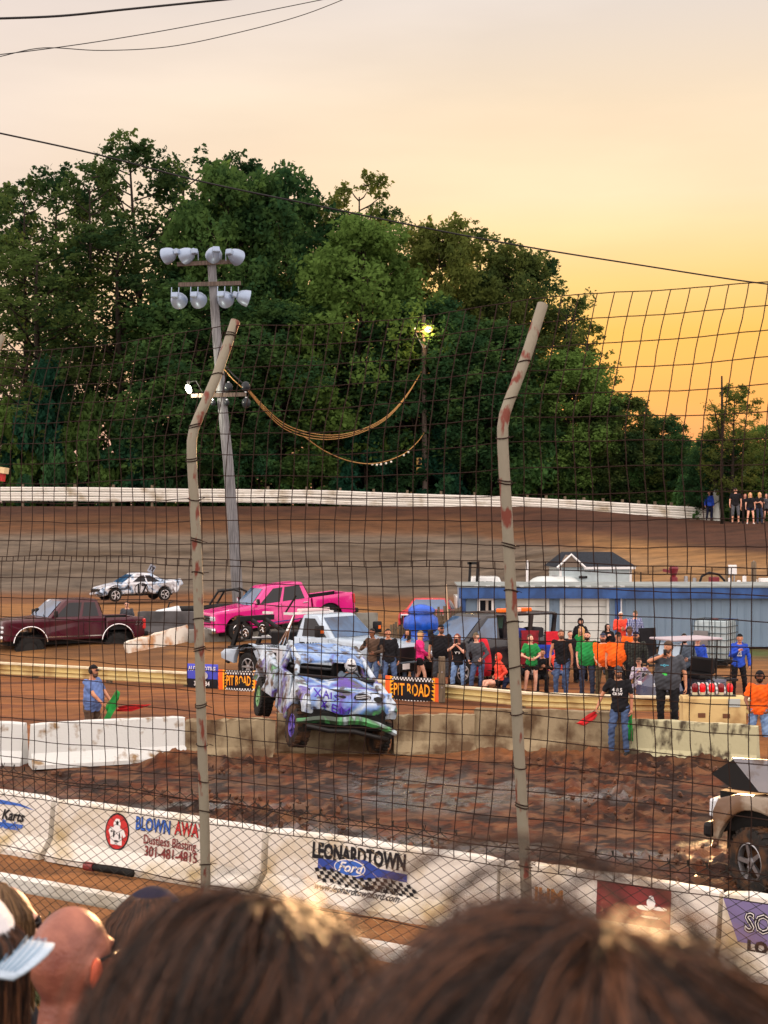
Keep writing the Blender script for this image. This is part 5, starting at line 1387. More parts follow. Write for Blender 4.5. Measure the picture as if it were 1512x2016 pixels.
def hand_mb(mb, w, d, side, curl=.6, sc=1.0, spread=.15, pn=None):
    """palm from wrist w along d, five unequal bent fingers"""
    d = d.normalized(); n = (pn or Vector((-side, .0, 0)))
    n = n - d * n.dot(d); n = n.normalized() if n.length > 1e-4 else d.orthogonal().normalized()
    t = d.cross(n).normalized() * (1 if side > 0 else -1)
    P_ = lambda a, b, c: w + (d * a + t * b + n * c) * sc
    mb.loft([[P_(0, -.024, -.014), P_(0, .024, -.014), P_(0, .024, .014), P_(0, -.024, .014)], [P_(.04, -.038, -.015), P_(.04, .038, -.015), P_(.04, .038, .014), P_(.04, -.038, .014)], [P_(.088, -.037, -.011), P_(.088, .037, -.011), P_(.088, .037, .010), P_(.088, -.037, .010)]])
    for k, L in enumerate((.062, .078, .084, .074)):
        b0 = -.029 + k * .0195; an = curl; p = P_(.083, b0, 0); dd = d; r = .0088
        for seg, ll in ((.45, L * .45), (.30, L * .32), (.25, L * .25)):
            dd = (d * math.cos(an) + n * math.sin(an) + t * (k - 1.5) * spread * .3).normalized(); q = p + dd * ll * sc
            mb.capsule(p, r * sc, q, r * .88 * sc, 6, 2); p = q; an += curl * .8; r *= .9
    p = P_(.020, .030, .004); q = P_(.055, .058, .016); mb.capsule(p, .0115 * sc, q, .0095 * sc, 6, 2); mb.capsule(q, .0095 * sc, P_(.085, .058, .030 + .01 * curl), .008 * sc, 6, 2)
def ering(c, rx, ry, n=12, fw=None):
    return [Vector((c[0] + rx * math.cos(2 * PI * k / n), c[1] + ry * math.sin(2 * PI * k / n), c[2])) for k in range(n)]
def person(px=None, yfeet=None, Y=None, face=180, h=1.75, sk='fair', top='black', bot='jean', sleeve='short', legs='long', hair='dark', hairlen='short', hat=None, beard=None, shades=False,
           lh=None, rh=None, sit=0, w=1.0, belly=0.0, label='', group=None, loc=None, walk=0.0, shoe='black', head=(0, 0), vest=False, hood=None, phone=False, lean=0, bun=False, coat=None, fem=False, vox=.0135, curlr=.6, col='x', legpose=None, ears=True, muffs=False):
    """face: heading in degrees, 180 looks at the camera. Own frame: +y ahead, +x its right-hand side is -x... (x to the person's right)"""
    k = h / 1.75; rsp = random.Random(len(label) * 7 + int((px or 0)))
    face += rsp.uniform(-14, 14) if px and group else 0; head = (head[0] + (rsp.uniform(-22, 22) if px and group else 0), head[1]); sway = rsp.uniform(-.05, .05) if not sit else 0
    if loc is None:
        X = X_(px, Y); z = gh(X, Y) if yfeet is None else Z_(yfeet, Y); loc = (X, Y, z)
    root = empty('person', loc, label=label, cat='person', group=group, rot=(0, 0, R(-face)))
    V = lambda x, y, z: Vector((x, y, z)) * k
    hipz = .93 if not sit else .50
    L = R(lean)
    def up(x, y, z):   # torso points lean about the hips
        dz = z - .93; return V(x + sway * (1 - dz / .6), y + dz * math.sin(L), hipz + dz * math.cos(L))
    sw = .195 * w * (.90 if fem else 1.0)
    sh = {s: up(s * sw, 0, 1.44) for s in (-1, 1)}
    hp = {s: V(s * .095 * w + sway, 0, hipz - .02 + s * sway * .2) for s in (-1, 1)}
    ft = {}
    for s in (-1, 1):
        if legpose: fx, fy, fz = legpose[0 if s < 0 else 1]; ft[s] = V(fx, fy, fz)
        elif sit: ft[s] = V(s * .13, .48, .08)
        else: ft[s] = V(s * (.12 + .01 * w + rsp.uniform(-.02, .05)), s * walk * .28 + (rsp.uniform(-.06, .08) if not walk else 0), .08 + (abs(walk) * .04 if s < 0 else 0))
    kn = {}; an = {}
    for s in (-1, 1): kn[s], an[s] = elbow(hp[s], ft[s], .43 * k, .42 * k, Vector((s * .15, 1, .35 if sit else 0)))
    hd = {}
    for s, hx in ((-1, lh), (1, rh)):      # s=+1 is the person's right
        hx = hx or (.27 * w, .06, .82 if not sit else .62)
        hd[s] = V(s * hx[0] if True else 0, hx[1], hx[2] - (.93 - hipz if sit and hx[2] > .9 else 0))
    # x axis: person's right is +x when looking along +y
    eb = {}; wr = {}
    for s in (-1, 1): eb[s], wr[s] = elbow(sh[s], hd[s], .29 * k, .26 * k, Vector((s * .7, -.6, -.3)))
    B = MB(); n = 12
    def C(a, ra, b, rb, m=B, nn=n): m.capsule(a, ra * k, b, rb * k, nn, 3)
    ww = w
    tor = [(.86, .135, .10), (.93, .165, .115), (1.05, .145 + belly * .5, .105 + belly * .45), (1.12, .140 + belly * .55, .10 + belly * .5), (1.25, .165 + belly * .2, .115 + belly * .25), (1.36, .175, .115), (1.43, .165, .095), (1.48, .095, .07), (1.50, .05, .05)]
    if fem: tor = [(a, b * (.92 if 1.0 < a < 1.2 else .97), c * (1.12 if 1.2 < a < 1.4 else 1)) for a, b, c in tor]
    def torso(mb, g=0.0, z0=.0, z1=9, flare=0.0):
        rings = []
        for z, rx, ry in tor:
            if z < z0 or z > z1: continue
            cy = .02 * (belly > 0.02) + belly * .35 * max(0, 1 - abs(z - 1.1) / .25)
            f = flare * max(0, (1.12 - z) / .26)
            rings.append([up((rx * ww + g + f) * math.cos(a), (ry + g + f) * math.sin(a) + cy, z) for a in [2 * PI * q / 16 for q in range(16)]])
        mb.loft(rings)
    torso(B)
    for s in (-1, 1):
        C(sh[s] + V(-s * .02, 0, -.01), .055 * ww ** .5, eb[s], .040); C(eb[s], .040, wr[s], .026)
        C(hp[s], .085 * ww ** .5, kn[s], .056); C(kn[s], .056, an[s], .036)
        C(an[s], .036, an[s] + V(0, .02, -.045), .036)
    hx, hy = R(head[0]), R(head[1])
    nk = up(0, .005, 1.48); hc = up(0, .03, 1.645); C(nk, .056, up(0, .02, 1.58), .052)
    H = Matrix.Translation(hc) @ Matrix.Rotation(-hx, 4, 'Z') @ Matrix.Rotation(hy, 4, 'X') @ Matrix.Scale(k, 4)
    skull = MB(); nu, nv = 20, 14
    def hs(g=0.0):
        vs = MB(); vs.sphere((0, 0, 0), 1, nu, nv); out = []
        for x, y, z in vs.v:
            wz = .076 if z > 0 else .076 - .022 * (-z) ** 1.3
            X_2 = x * (wz + g); Y_2 = y * (.096 + g if y < 0 else .092 + g); Z_2 = z * (.115 + g if z > 0 else .118 + g)
            if z < 0 and y < 0: Y_2 *= 1 - .35 * (-z)
            out.append((X_2, Y_2, Z_2))
        vs.v = out; return vs
    hm_ = hs(); 
    hm_.capsule((0, .090, .008), .010, (0, .108, -.028), .014, 6, 2)      # nose
    hm_.capsule((0, .062, -.088), .026, (0, .074, -.092), .022, 8, 2)     # chin
    hm_.capsule((-.034, .082, .030), .010, (.034, .082, .030), .010, 6, 2) # brow
    if ears:
        for s in (-1, 1): hm_.sphere((s * .078, -.005, -.005), (.012, .022, .034), 8, 6)
    B.add([H @ Vector(p) for p in hm_.v], hm_.f)
    body = B.build('body', SK[sk], root); remesh(body, vox * k, 2)
    # hands stay fine: five separate fingers merged into the same skin mesh
    hb = MB()
    for s in (-1, 1):
        dv = (wr[s] - eb[s]).normalized()
        hand_mb(hb, wr[s] - dv * .01, dv + Vector((0, 0, -.1)), s, curlr, k)
    me = body.data; bm = bmesh.new(); bm.from_mesh(me)
    vv = [bm.verts.new(p) for p in hb.v]
    for f in hb.f:
        try: fc = bm.faces.new([vv[i] for i in f]); fc.smooth = True
        except ValueError: pass
    bm.to_mesh(me); bm.free()
    def part(mb, name, m, vox=.015, sm=2, par=None, lab=None):
        o = mb.build(name, m, par or root, label=lab)
        if vox:
            remesh(o, vox * k, sm); me_ = o.data; n_ = len(me_.vertices); co = np.empty(n_ * 3, np.float32); me_.vertices.foreach_get('co', co); co = co.reshape(-1, 3); nn_ = np.empty(n_ * 3, np.float32); me_.vertices.foreach_get('normal', nn_); nn_ = nn_.reshape(-1, 3)
            q0 = rsp.uniform(0, 9); d_ = .0065 * np.sin(co[:, 2] * 34 + 3 * np.sin(co[:, 0] * 14 + q0)) * np.sin(co[:, 0] * 17 + co[:, 1] * 11 + q0) + .004 * np.sin(co[:, 2] * 71 + co[:, 0] * 40 + q0)
            co += nn_ * d_[:, None]; me_.vertices.foreach_set('co', co.ravel()); me_.update()
        return o
    # trousers
    T = MB()
    torso(T, .012, .85, 1.0)
    for s in (-1, 1):
        T.capsule(hp[s] + V(0, 0, .03), .100 * k * ww ** .5, kn[s], .070 * k, 12, 3)
        if legs == 'long': T.capsule(kn[s], .070 * k, an[s] + (kn[s] - an[s]) * .03, .060 * k, 12, 3)
        elif legs == 'knee': T.capsule(kn[s], .074 * k, kn[s] + (an[s] - kn[s]) * .15, .074 * k, 12, 3)
    if legs == 'mini':
        T = MB(); torso(T, .014, .85, 1.0)
        for s in (-1, 1): T.capsule(hp[s], .105 * k * ww ** .5, hp[s].lerp(kn[s], .32), .09 * k, 12, 3)
    part(T, 'trousers' if legs == 'long' else 'shorts', CL[bot])
    # shirt
    U = MB(); fl = .018 if not vest else .008
    torso(U, .020, .84 if sleeve != 'crop' else 1.0, 1.485, .012)
    if coat:
        pass
    for s in (-1, 1):
        a = sh[s] + V(-s * .03, 0, 0)
        if sleeve == 'none': U.capsule(a, .066 * k, a + V(s * .02, 0, -.01), .064 * k, 10, 3)
        else:
            U.capsule(a, .072 * k * ww ** .4, sh[s].lerp(eb[s], .62 if sleeve == 'short' else 1), (.062 if sleeve == 'short' else .055) * k, 12, 3)
            if sleeve == 'long': U.capsule(eb[s], .055 * k, wr[s], .040 * k, 12, 3)
    if hood:
        Hd = MB(); q = hs(.028); q.v = [p for p in q.v]; Hd.add([H @ Vector(p) for p in q.v], q.f)
        if hood == 'down': Hd = MB(); Hd.capsule(up(-.07, -.07, 1.49), .05 * k, up(.07, -.07, 1.49), .05 * k)
    sh_o = part(U, 'top' if sleeve != 'long' else 'jacket', CL[top], .015, 3)
    if hood == 'up':
        # hood open at the face
        bmv = [(p, i) for i, p in enumerate(q.v)]
        keep = [f for f in q.f if not all(q.v[i][1] > .058 and -.085 < q.v[i][2] < .075 for i in f)]
        Hd = MB(); Hd.add([H @ Vector(p) for p in q.v], keep); o = Hd.build('hood', CL[top], sh_o, smooth=True)
        sm = o.modifiers.new('t', 'SOLIDIFY'); sm.thickness = .012
        MB().capsule(up(-.06, .0, 1.50), .055 * k, up(.06, .0, 1.50), .055 * k).build('collar', CL[top], sh_o, smooth=True)
    elif hood == 'down': Hd.build('hood', CL[top], sh_o, smooth=True)
    # shoes
    for s in (-1, 1):
        f = an[s]; z = f.z - .05 * k
        Sx = MB(); Sx.capsule(Vector((f.x, f.y - .04 * k, z)), .045 * k, Vector((f.x + s * .02 * k, f.y + .15 * k, z - .012 * k)), .040 * k, 10, 3)
        Sx.v = [(x, y, max(y_z, f.z - .085 * k)) for x, y, y_z in Sx.v]; Sx.build('shoe', SHOE[shoe], root, smooth=True)
    # head details
    E = lambda mb: (mb.xf(H))
    if not shades:
        for s in (-1, 1): E(MB().sphere((s * .030, .084, .012), (.012, .008, .007), 8, 5)).build('eye', EYE, root, smooth=True)
    else:
        g = E(MB().sphere((-.032, .090, .012), (.027, .010, .019), 10, 6).sphere((.032, .090, .012), (.027, .010, .019), 10, 6).box((0, .094, .018), (.03, .006, .006)).tube([(-.058, .086, .016), (-.082, .0, .014)], .004, 5).tube([(.058, .086, .016), (.082, .0, .014)], .004, 5))
        g.build('sunglasses', SHADE, root, smooth=True)
    E(MB().sphere((0, .088, -.062), (.022, .007, .006), 8, 5)).build('mouth', LIP, root, smooth=True)
    if beard:
        q = MB(); q.sphere((0, .045, -.080), (.062, .052, .052), 12, 8); q.capsule((-.066, .02, -.03), .014, (-.05, .05, -.08), .02, 6); q.capsule((.066, .02, -.03), .014, (.05, .05, -.08), .02, 6); q.capsule((-.03, .088, -.045), .010, (.03, .088, -.045), .010, 6)
        o = E(q).build('beard', HAIR[beard], root); remesh(o, .010, 1)
    if hair and hood != 'up':
        q = hs(.010); hv = q.v; keep = [f for f in q.f if all((hv[i][2] > .050 or hv[i][1] < -.005) and not (hv[i][1] > .06 and hv[i][2] < .072) and hv[i][2] > -.075 for i in f)]
        mb = MB(); mb.add(hv, keep)
        if hairlen != 'short':
            e_ = -.30 if hairlen == 'long' else -.14
            for a in np.linspace(-2.4, 2.4, 13):
                x, y = math.sin(a) * .086, -math.cos(a) * .080
                if y > .045: continue
                mb.capsule((x * .9, y * .9, .04), .026, (x * 1.05, y * .9 + .01, e_ + .02 * math.sin(a * 5)), .016, 6, 2)
        if bun: mb.sphere((0, -.09, .07), .045, 8, 6)
        o = E(mb).build('hair', HAIR[hair], root, smooth=True)
        sm = o.modifiers.new('t', 'SOLIDIFY'); sm.thickness = .008
    if hat:
        kind, hc_ = hat; mb = MB(); back = kind == 'backcap'
        q = hs(.016); keep = [f for f in q.f if all(q.v[i][2] > .030 for i in f)]; ids = sorted({i for f in keep for i in f}); mp_ = {a: b for b, a in enumerate(ids)}; mb.add([q.v[i] for i in ids], [[mp_[i] for i in f] for f in keep])
        s = -1 if back else 1; rr = []
        for t in (0, .35, .7, 1):
            rr.append([((u * .066) * (1 - .25 * t * t), s * (.088 + .085 * t * (1 - .35 * u * u)), .046 - .014 * t - .020 * u * u) for u in np.linspace(-1, 1, 9)])
        mb.loft(rr, caps=False, closed=False)
        o = E(mb).build('cap', CL[hc_] if hc_ in CL else hc_, root, smooth=True); sm = o.modifiers.new('t', 'SOLIDIFY'); sm.thickness = .006
    if muffs:
        mb = MB(); mb.sphere((-.088, 0, -.01), (.022, .036, .044), 10, 7).sphere((.088, 0, -.01), (.022, .036, .044), 10, 7).tube([(.09 * math.cos(a), 0, .13 * math.sin(a)) for a in np.linspace(0, PI, 10)], .008, 6)
        E(mb).build('ear_defenders', BLK, root, smooth=True)
    root['_k'] = k
    del root['_k']
    root_info = dict(root=root, hand={s: wr[s] + (wr[s] - eb[s]).normalized() * .06 * k for s in (-1, 1)}, H=H, up=up, k=k, V=V)
    if phone:
        c = (root_info['hand'][-1] + root_info['hand'][1]) / 2 if phone == 'both' else root_info['hand'][1]
        o = MB().box((0, 0, 0), (.075, .010, .15), r=.004).build('phone', BLK, None)
        o.location = root.matrix_basis @ (c + Vector((0, .025, .07))); o.rotation_euler = root.rotation_euler
        tag(o, ' '.join(('phone held by the ' + label).split()[:15]), 'phone')
    return root_info
def decal(info, s, size, m, y=.155, z=1.27, name='shirt_print', x=0):
    t = text_mb(s, size, .003); p = info['up'](x, y, z)
    t.xf(frame(p, (-1, 0, 0), (0, 0, 1))); t.build(name, m, info['root'], fix=False)
CROWD = 'spectators standing and sitting behind the infield rail'
# marshal with flags on the left
m1 = person(181, 1497, 29.9, 112, 1.80, 'tan', 'tee', 'brown', belly=.13, w=1.12, hat=('cap', 'black'), beard='brown', muffs=True, rh=(.16, .36, 1.02), lh=(.20, .34, 1.00), legs='long', label='man in a blue t-shirt and ear defenders holding a green and a red flag', shoe='brown')
def flag_obj(info, hand, col, label, pts, stick):
    R0 = info['root'].matrix_basis; h0 = info['hand'][hand]
    o = empty('flag', R0 @ h0, label=label, cat='flag'); o.rotation_euler = info['root'].rotation_euler
    MB().tube([Vector(stick[0]), Vector(stick[1])], .009, 6).build('stick', wood, o)
    rings = []
    for i, (a, b) in enumerate(pts):
        a, b = Vector(a), Vector(b); row = []
        for j in range(7):
            t = j / 6; row.append(a.lerp(b, t) + Vector((.03 * math.sin(j * 2 + i * 1.4), .03 * math.sin(i * 2.1 + j), .0)))
        rings.append(row)
    mb = MB().loft(rings, caps=False, closed=False); f = mb.build('flag_cloth', col, o, smooth=True); sm = f.modifiers.new('t', 'SOLIDIFY'); sm.thickness = .004
FG = mat('green_flag_cloth', lin(20, 150, 60), .8, var=.35, scale=4); FR = mat('red_flag_cloth', lin(210, 24, 30), .8, var=.35, scale=4)
flag_obj(m1, 1, FG, 'green flag gathered in the hands of the man in the blue t-shirt', [((0, .02, .02), (.02, .0, -.40)), ((.0, .15, .18), (.02, .10, -.30)), ((.0, .30, .34), (.02, .20, -.18)), ((.02, .34, .30), (.0, .30, .02))], ((0, -.25, -.38), (0, .30, .34)))
flag_obj(m1, -1, FR, 'red flag pointing right from the hands of the man in the blue t-shirt', [((0, .10, -.02), (.0, .08, -.12)), ((.0, .4, .04), (.0, .4, -.10)), ((.0, .75, .05), (.0, .7, -.02)), ((.0, .85, .06), (.0, .85, .05))], ((0, -.12, -.05), (0, .45, .03)))
# marshal with the dark printed t-shirt
m2 = person(1218, 1497, 28.9, 205, 1.72, 'tan', 'black', 'jean', w=1.05, hat=('cap', 'charcoal'), beard='brown', shades=True, muffs=True, rh=(.42, .10, .92), lh=(.28, .05, .85), label='man in a black printed t-shirt and jeans standing in front of the far concrete barrier', head=(-35, 0))
decal(m2, '4 8 5', .10, WHT, .150, 1.30); decal(m2, 'CREW', .07, WHT, .150, 1.22)
flag_obj(m2, 1, FR, 'red flag held low in the right hand of the man in black', [((0, .0, -.02), (.0, .0, -.12)), ((.12, .02, -.10), (.04, .02, -.22)), ((.30, .02, -.22), (.22, .03, -.34)), ((.40, .02, -.28), (.40, .02, -.30))], ((-.05, 0, .04), (.2, .02, -.15)))
flag_obj(m2, -1, FG, 'green flag hanging down the leg of the man in black', [((-.02, .0, -.02), (.08, .0, -.04)), ((-.03, .0, -.25), (.08, .02, -.25)), ((-.02, .02, -.55), (.07, .02, -.5))], ((0, 0, .06), (0, .02, -.6)))
# big man drinking
m3 = person(1316, None, 30.2, 196, 1.93, 'tan', 'charcoal', 'black', w=1.22, belly=.08, hat=('backcap', 'brown'), beard='brown', rh=(.10, .20, 1.50), lh=(.33, .05, .86), label='tall bearded man in a grey t-shirt and backwards cap drinking', head=(35, 0), hair='brown')
o = empty('can', m3['root'].matrix_basis @ (m3['hand'][1] + Vector((0, .02, .05))), label='dark can lifted to the mouth of the man in the grey t-shirt', cat='drink')
MB().lathe([(.028, -.06), (.032, -.05), (.032, .05), (.026, .06)], n=16).build('body', BLK, o, smooth=40); MB().lathe([(.026, .061), (.024, .064), (.0001, .062)], n=16).build('lid', STEEL, o)
decal(m3, '~o~', .10, cloth('print', (90, 190, 220)), .19, 1.33, x=.05); MB().box(m3['up'](.04, .19, 1.16), (.09, .008, .05)).build('lanyard_card', cloth('lime', (70, 220, 90)), m3['root'])
# orange shirt man at the right edge
person(1496, 1500, 30.3, 200, 1.74, 'brown', 'orange', 'pale', w=1.1, hat=('cap', 'black'), beard='dark', muffs=True, rh=(.20, .26, 1.0), lh=(.20, .26, 1.0), label='man in a bright orange t-shirt and ear defenders at the right edge')
# line of spectators
def sp(px, y, Y, face, **kw): 
    kw.setdefault('group', CROWD); return person(px, None, Y, face, **kw)
sp(734, 0, 40.5, 200, h=1.78, sk='brown', top='brown', sleeve='long', bot='jean', rh=(.14, .22, 1.28), lh=(.18, .22, 1.12), label='person in a brown jacket holding a phone beside the white tow truck', phone=True, head=(25, 0))
sp(764, 0, 40.4, 180, h=1.78, sk='tan', top='black', sleeve='long', bot='jean', w=1.05, label='man in a black pullover next to the person in the brown jacket')
sp(803, 0, 42.3, 170, h=1.64, fem=True, sk='tan', top='sky', bot='pale', hair='dark', hairlen='long', rh=(.05, .24, 1.40), lh=(.05, .24, 1.36), phone='both', label='dark haired woman in a pale blue top raising a phone')
sp(826, 0, 41.6, 100, h=1.64, fem=True, top='pink', sleeve='long', bot='black', legs='mini', hair='blond', hairlen='long', walk=.8, rh=(.25, .30, 1.05), lh=(.22, .2, 1.0), hat=('cap', 'khaki'), label='blonde woman in a hot pink top and shorts walking right', shoe='white')
sp(868, 0, 41.2, 180, h=1.84, sk='tan', top='black', bot='charcoal', legs='knee', w=1.22, belly=.08, hat=('cap', 'black'), beard='brown', label='heavy man in a black polo shirt and shorts by the black van bonnet')
w5 = sp(901, 0, 40.2, 182, h=1.66, fem=True, top='black', bot='pale', w=1.1, hair='red', hairlen='long', rh=(.03, .24, 1.46), lh=(.03, .24, 1.42), phone='both', shoe='white', label='red haired woman in black top and ripped pale jeans photographing with both hands')
decal(w5, 'V*V', .09, WHT, .165, 1.22)
sp(938, 0, 40.0, 195, h=1.70, fem=True, top='charcoal', sleeve='long', bot='jean', hair='blond', rh=(.18, .22, 1.0), lh=(.2, .2, 1.05), label='person in grey and red pullover with blue jeans beside the red folded coat', head=(30, 0), hat=('cap', 'khaki'))
sp(1044, 0, 39.9, 178, h=1.66, fem=True, top='green', bot='black', legs='mini', hair='brown', rh=(.08, .24, 1.10), lh=(.12, .24, 1.10), label='girl in green t-shirt and tiny black shorts right of the fence post', head=(-35, 10))
sp(1105, 0, 39.7, 182, h=1.80, sk='tan', top='black', sleeve='none', bot='jean', w=1.12, hair='brown', beard='brown', label='man in a black sleeveless shirt and jeans, hands by his sides')
sp(1156, 0, 39.4, 182, h=1.78, top='green', bot='dark', w=1.18, belly=.1, hair='dark', beard='dark', rh=(.25, .1, .84), label='bearded man in a green t-shirt left of the two orange shirts')
sp(1187, 0, 39.3, 182, h=1.74, top='orange', bot='olive', w=1.2, belly=.12, hat=('cap', 'dark'), beard='brown', shoe='brown', label='left one of the two men in orange t-shirts, olive trousers', rh=(.16, .18, .95))
sp(1216, 0, 39.1, 180, h=1.78, sk='tan', top='orange', bot='black', w=1.2, belly=.1, hat=('cap', 'black'), label='right one of the two men in orange t-shirts, taller, black cap', lh=(.3, .08, .85))
sp(1251, 0, 39.0, 186, h=1.80, sk='tan', top='flannel', sleeve='long', bot='black', w=1.2, hat=('cap', 'navy'), beard='brown', label='big man in a dark plaid flannel shirt beside the orange shirts')
sp(1238, 0, 41.6, 165, h=1.76, sk='brown', top='orange', bot='khaki', hat=('cap', 'brown'), label='person in orange mostly hidden behind the man in flannel')
sp(1068, 0, 40.5, 180, h=1.62, sk='tan', top='black', sleeve='long', bot='black', hair='dark', lh=(.1, .24, 1.25), rh=(.1, .24, 1.2), label='crouching person in black photographing between the green girl and sleeveless man', sit=1, phone=True)
# back row on chairs and on the slope
sp(1143, 0, 46.5, 182, h=1.70, fem=True, top='black', sleeve='long', hood='up', bot='black', label='woman in a black hooded sweatshirt with the hood up at the back')
sp(1146, 0, 43.8, 190, h=1.62, fem=True, top='green', sleeve='long', bot='black', hair='blond', hairlen='long', label='blonde woman in a green top behind the bearded man in green', lean=8)
sp(1122, 0, 43.4, 176, h=1.52, fem=True, top='black', sleeve='long', bot='black', hair='brown', label='child in a black top between the sleeveless man and blonde woman', head=(0, 0))
sp(1196, 0, 46.0, 176, h=1.56, fem=True, top='black', sleeve='long', bot='slate', hair='dark', hairlen='long', shades=True, rh=(.05, .22, 1.35), label='long dark haired woman in sunglasses, hand at her chin, at the back')
sp(1222, 0, 50.5, 180, h=1.68, sk='tan', top='coral', sleeve='long', bot='jean', hair='white', shades=True, w=1.15, rh=(.06, .2, 1.18), lh=(.06, .22, 1.14), label='white haired person in a glowing coral hooded sweatshirt with folded arms')
sp(1250, 0, 49.8, 176, h=1.76, top='plaid', sleeve='long', bot='black', w=1.12, hat=('cap', 'khaki'), hair='white', label='older man in a blue and white plaid shirt by the shed')
sp(1096, 0, 42.0, 182, h=1.5, top='coral', sleeve='long', bot='jean', hair=None, hood='up', sit=1, label='child in a bright coral hood seated by the red folding chair')
sp(983, 0, 39.6, 262, h=1.55, fem=True, top='coral', sleeve='long', bot='black', legs='mini', hood='up', hair=None, sit=1, label='bare legged girl in a red hooded top seated low near the rail', legpose=((-.08, .62, .08), (.10, .58, .08)), shoe='white')
sp(1010, 0, 39.7, 250, h=1.55, top='black', sleeve='long', bot='navy', sit=1, hair='dark', label='person in black seated behind the fence post beside the girl in red')
sp(1258, 0, 38.2, 190, h=1.55, fem=True, top='tie', sleeve='long', bot='tie', sit=1, hair='red', hat=('cap', 'brown'), rh=(.04, .2, 1.35), label='girl in white and purple tie-dye seated by the golf cart wheel')
sp(1347, 0, 38.8, 182, h=1.76, top='slate', sleeve='long', bot='black', legs='knee', beard='dark', w=1.08, label='bearded man in a slate blue shirt standing inside the golf cart', rh=(.1, .2, 1.1), lh=(.1, .2, 1.1))
sp(1373, 0, 39.0, 178, h=1.70, top='blue', sleeve='long', bot='dark', w=1.05, hat=('cap', 'black'), rh=(.06, .2, 1.12), lh=(.06, .2, 1.08), label='man in a royal blue long sleeved shirt with folded arms by the golf cart')
b2 = sp(1456, 0, 39.2, 182, h=1.72, sk='tan', top='blue', sleeve='long', hood='down', bot='black', hat=('backcap', 'black'), rh=(.06, .22, 1.32), label='young man in a royal blue printed sweatshirt and black trousers standing alone')
decal(b2, 'M', .13, WHT, .150, 1.27); decal(b2, 'CLUB', .05, WHT, .150, 1.19)
person(250, None, 54.2, 180, h=1.72, loc=(X_(250, 54.2), 54.2, .14), hair='dark', top='charcoal', sleeve='long', shades=True, label='person whose head shows just above the bed of the maroon truck')
# far right by the end of the banking rail
FARG = 'onlookers at the end of the banking rail'
person(1396, None, 89.6, 182, h=1.78, top='blue', sleeve='long', bot='navy', label='person in a blue jacket leaning by the far end of the banked rail', group=FARG)
person(1448, 1042, 78, 184, h=1.86, top='black', bot='grey', legs='knee', hat=('cap', 'black'), label='man in black t-shirt and grey shorts left of the girls', group=FARG, shades=True, w=1.08)
person(1467, 1043, 78.8, 180, h=1.60, fem=True, top='black', bot='black', hair='red', hairlen='long', label='auburn haired girl in black behind the first blonde girl', group=FARG)
person(1477, 1043, 77.8, 178, h=1.64, fem=True, top='black', bot='navy', legs='mini', hair='blond', hairlen='long', label='blonde girl in black with bare legs', group=FARG, shoe='white')
person(1495, 1043, 78, 180, h=1.66, fem=True, top='black', bot='dark', hair='blond', hairlen='long', rh=(.08, .2, 1.2), lh=(.08, .2, 1.15), label='blonde girl in black top and long dark trousers', group=FARG)
person(1509, 1043, 78.4, 180, h=1.60, fem=True, top='charcoal', bot='black', legs='mini', hair='brown', hairlen='long', label='girl cut by the right edge of the picture', group=FARG)
# driver in the leaping truck
def driver():
    info = person(0, 0, 1, 0, 1.75, 'tan', 'slate', 'navy', sleeve='long', sit=1, label='driver in a white and black helmet gripping the wheel of the leaping truck', loc=(0, 0, 0), hair=None, ears=False, rh=(.14, .42, 1.30), lh=(.14, .42, 1.30), legpose=((-.12, .55, .25), (.12, .55, .25)))
    r = info['root']
    q = MB().sphere((0, 0, 0), (.125, .15, .15), 18, 12); q.xf(info['H']); q.build('helmet', mottled('helmet_paint', [(.4, (.02, .02, .02, 1)), (.46, (.6, .62, .64, 1)), (.6, (.6, .62, .64, 1)), (.66, (.02, .02, .02, 1))], 6, .25), r, smooth=True)
    q = MB().sphere((0, .05, .015), (.105, .115, .05), 16, 8); q.xf(info['H']); q.build('visor', mat('helmet_visor', (.02, .012, .01), .1), r, smooth=True)
    JM = Matrix.LocRotScale(JT.location, JT.rotation_euler, (1, 1, 1))
    M = JM @ Matrix.Translation((.52, .40, .34)) @ Matrix.Rotation(-PI / 2, 4, 'Z')
    r.location = M.translation; r.rotation_euler = M.to_euler()
driver()
# ------------------------------------------------------------------ shed, fences, poles and other things in the infield
BLUEP = mat('blue_trim_paint', lin(42, 86, 150), .6, var=.4, scale=2)
def corr(name, c, sc=11):
    m = bpy.data.materials.new(name); m.use_nodes = True; n, l = m.node_tree.nodes, m.node_tree.links; b = n['Principled BSDF']
    tcn = n.new('ShaderNodeTexCoord'); w = n.new('ShaderNodeTexWave'); w.bands_direction = 'X'; w.inputs['Scale'].default_value = sc
    l.new(tcn.outputs['Object'], w.inputs['Vector']); bp = n.new('ShaderNodeBump'); bp.inputs['Distance'].default_value = .03; bp.inputs['Strength'].default_value = .8
    l.new(w.outputs['Fac'], bp.inputs['Height']); l.new(bp.outputs[0], b.inputs['Normal']); b.inputs['Roughness'].default_value = .45
    nz = n.new('ShaderNodeTexNoise'); nz.inputs['Scale'].default_value = .8; nz.inputs['Detail'].default_value = 6; l.new(tcn.outputs['Object'], nz.inputs['Vector'])
    mx = n.new('ShaderNodeMixRGB'); mx.inputs[1].default_value = c; mx.inputs[2].default_value = tuple(v * .7 for v in c[:3]) + (1,); l.new(nz.outputs[0], mx.inputs[0]); l.new(mx.outputs[0], b.inputs['Base Color'])
    return m
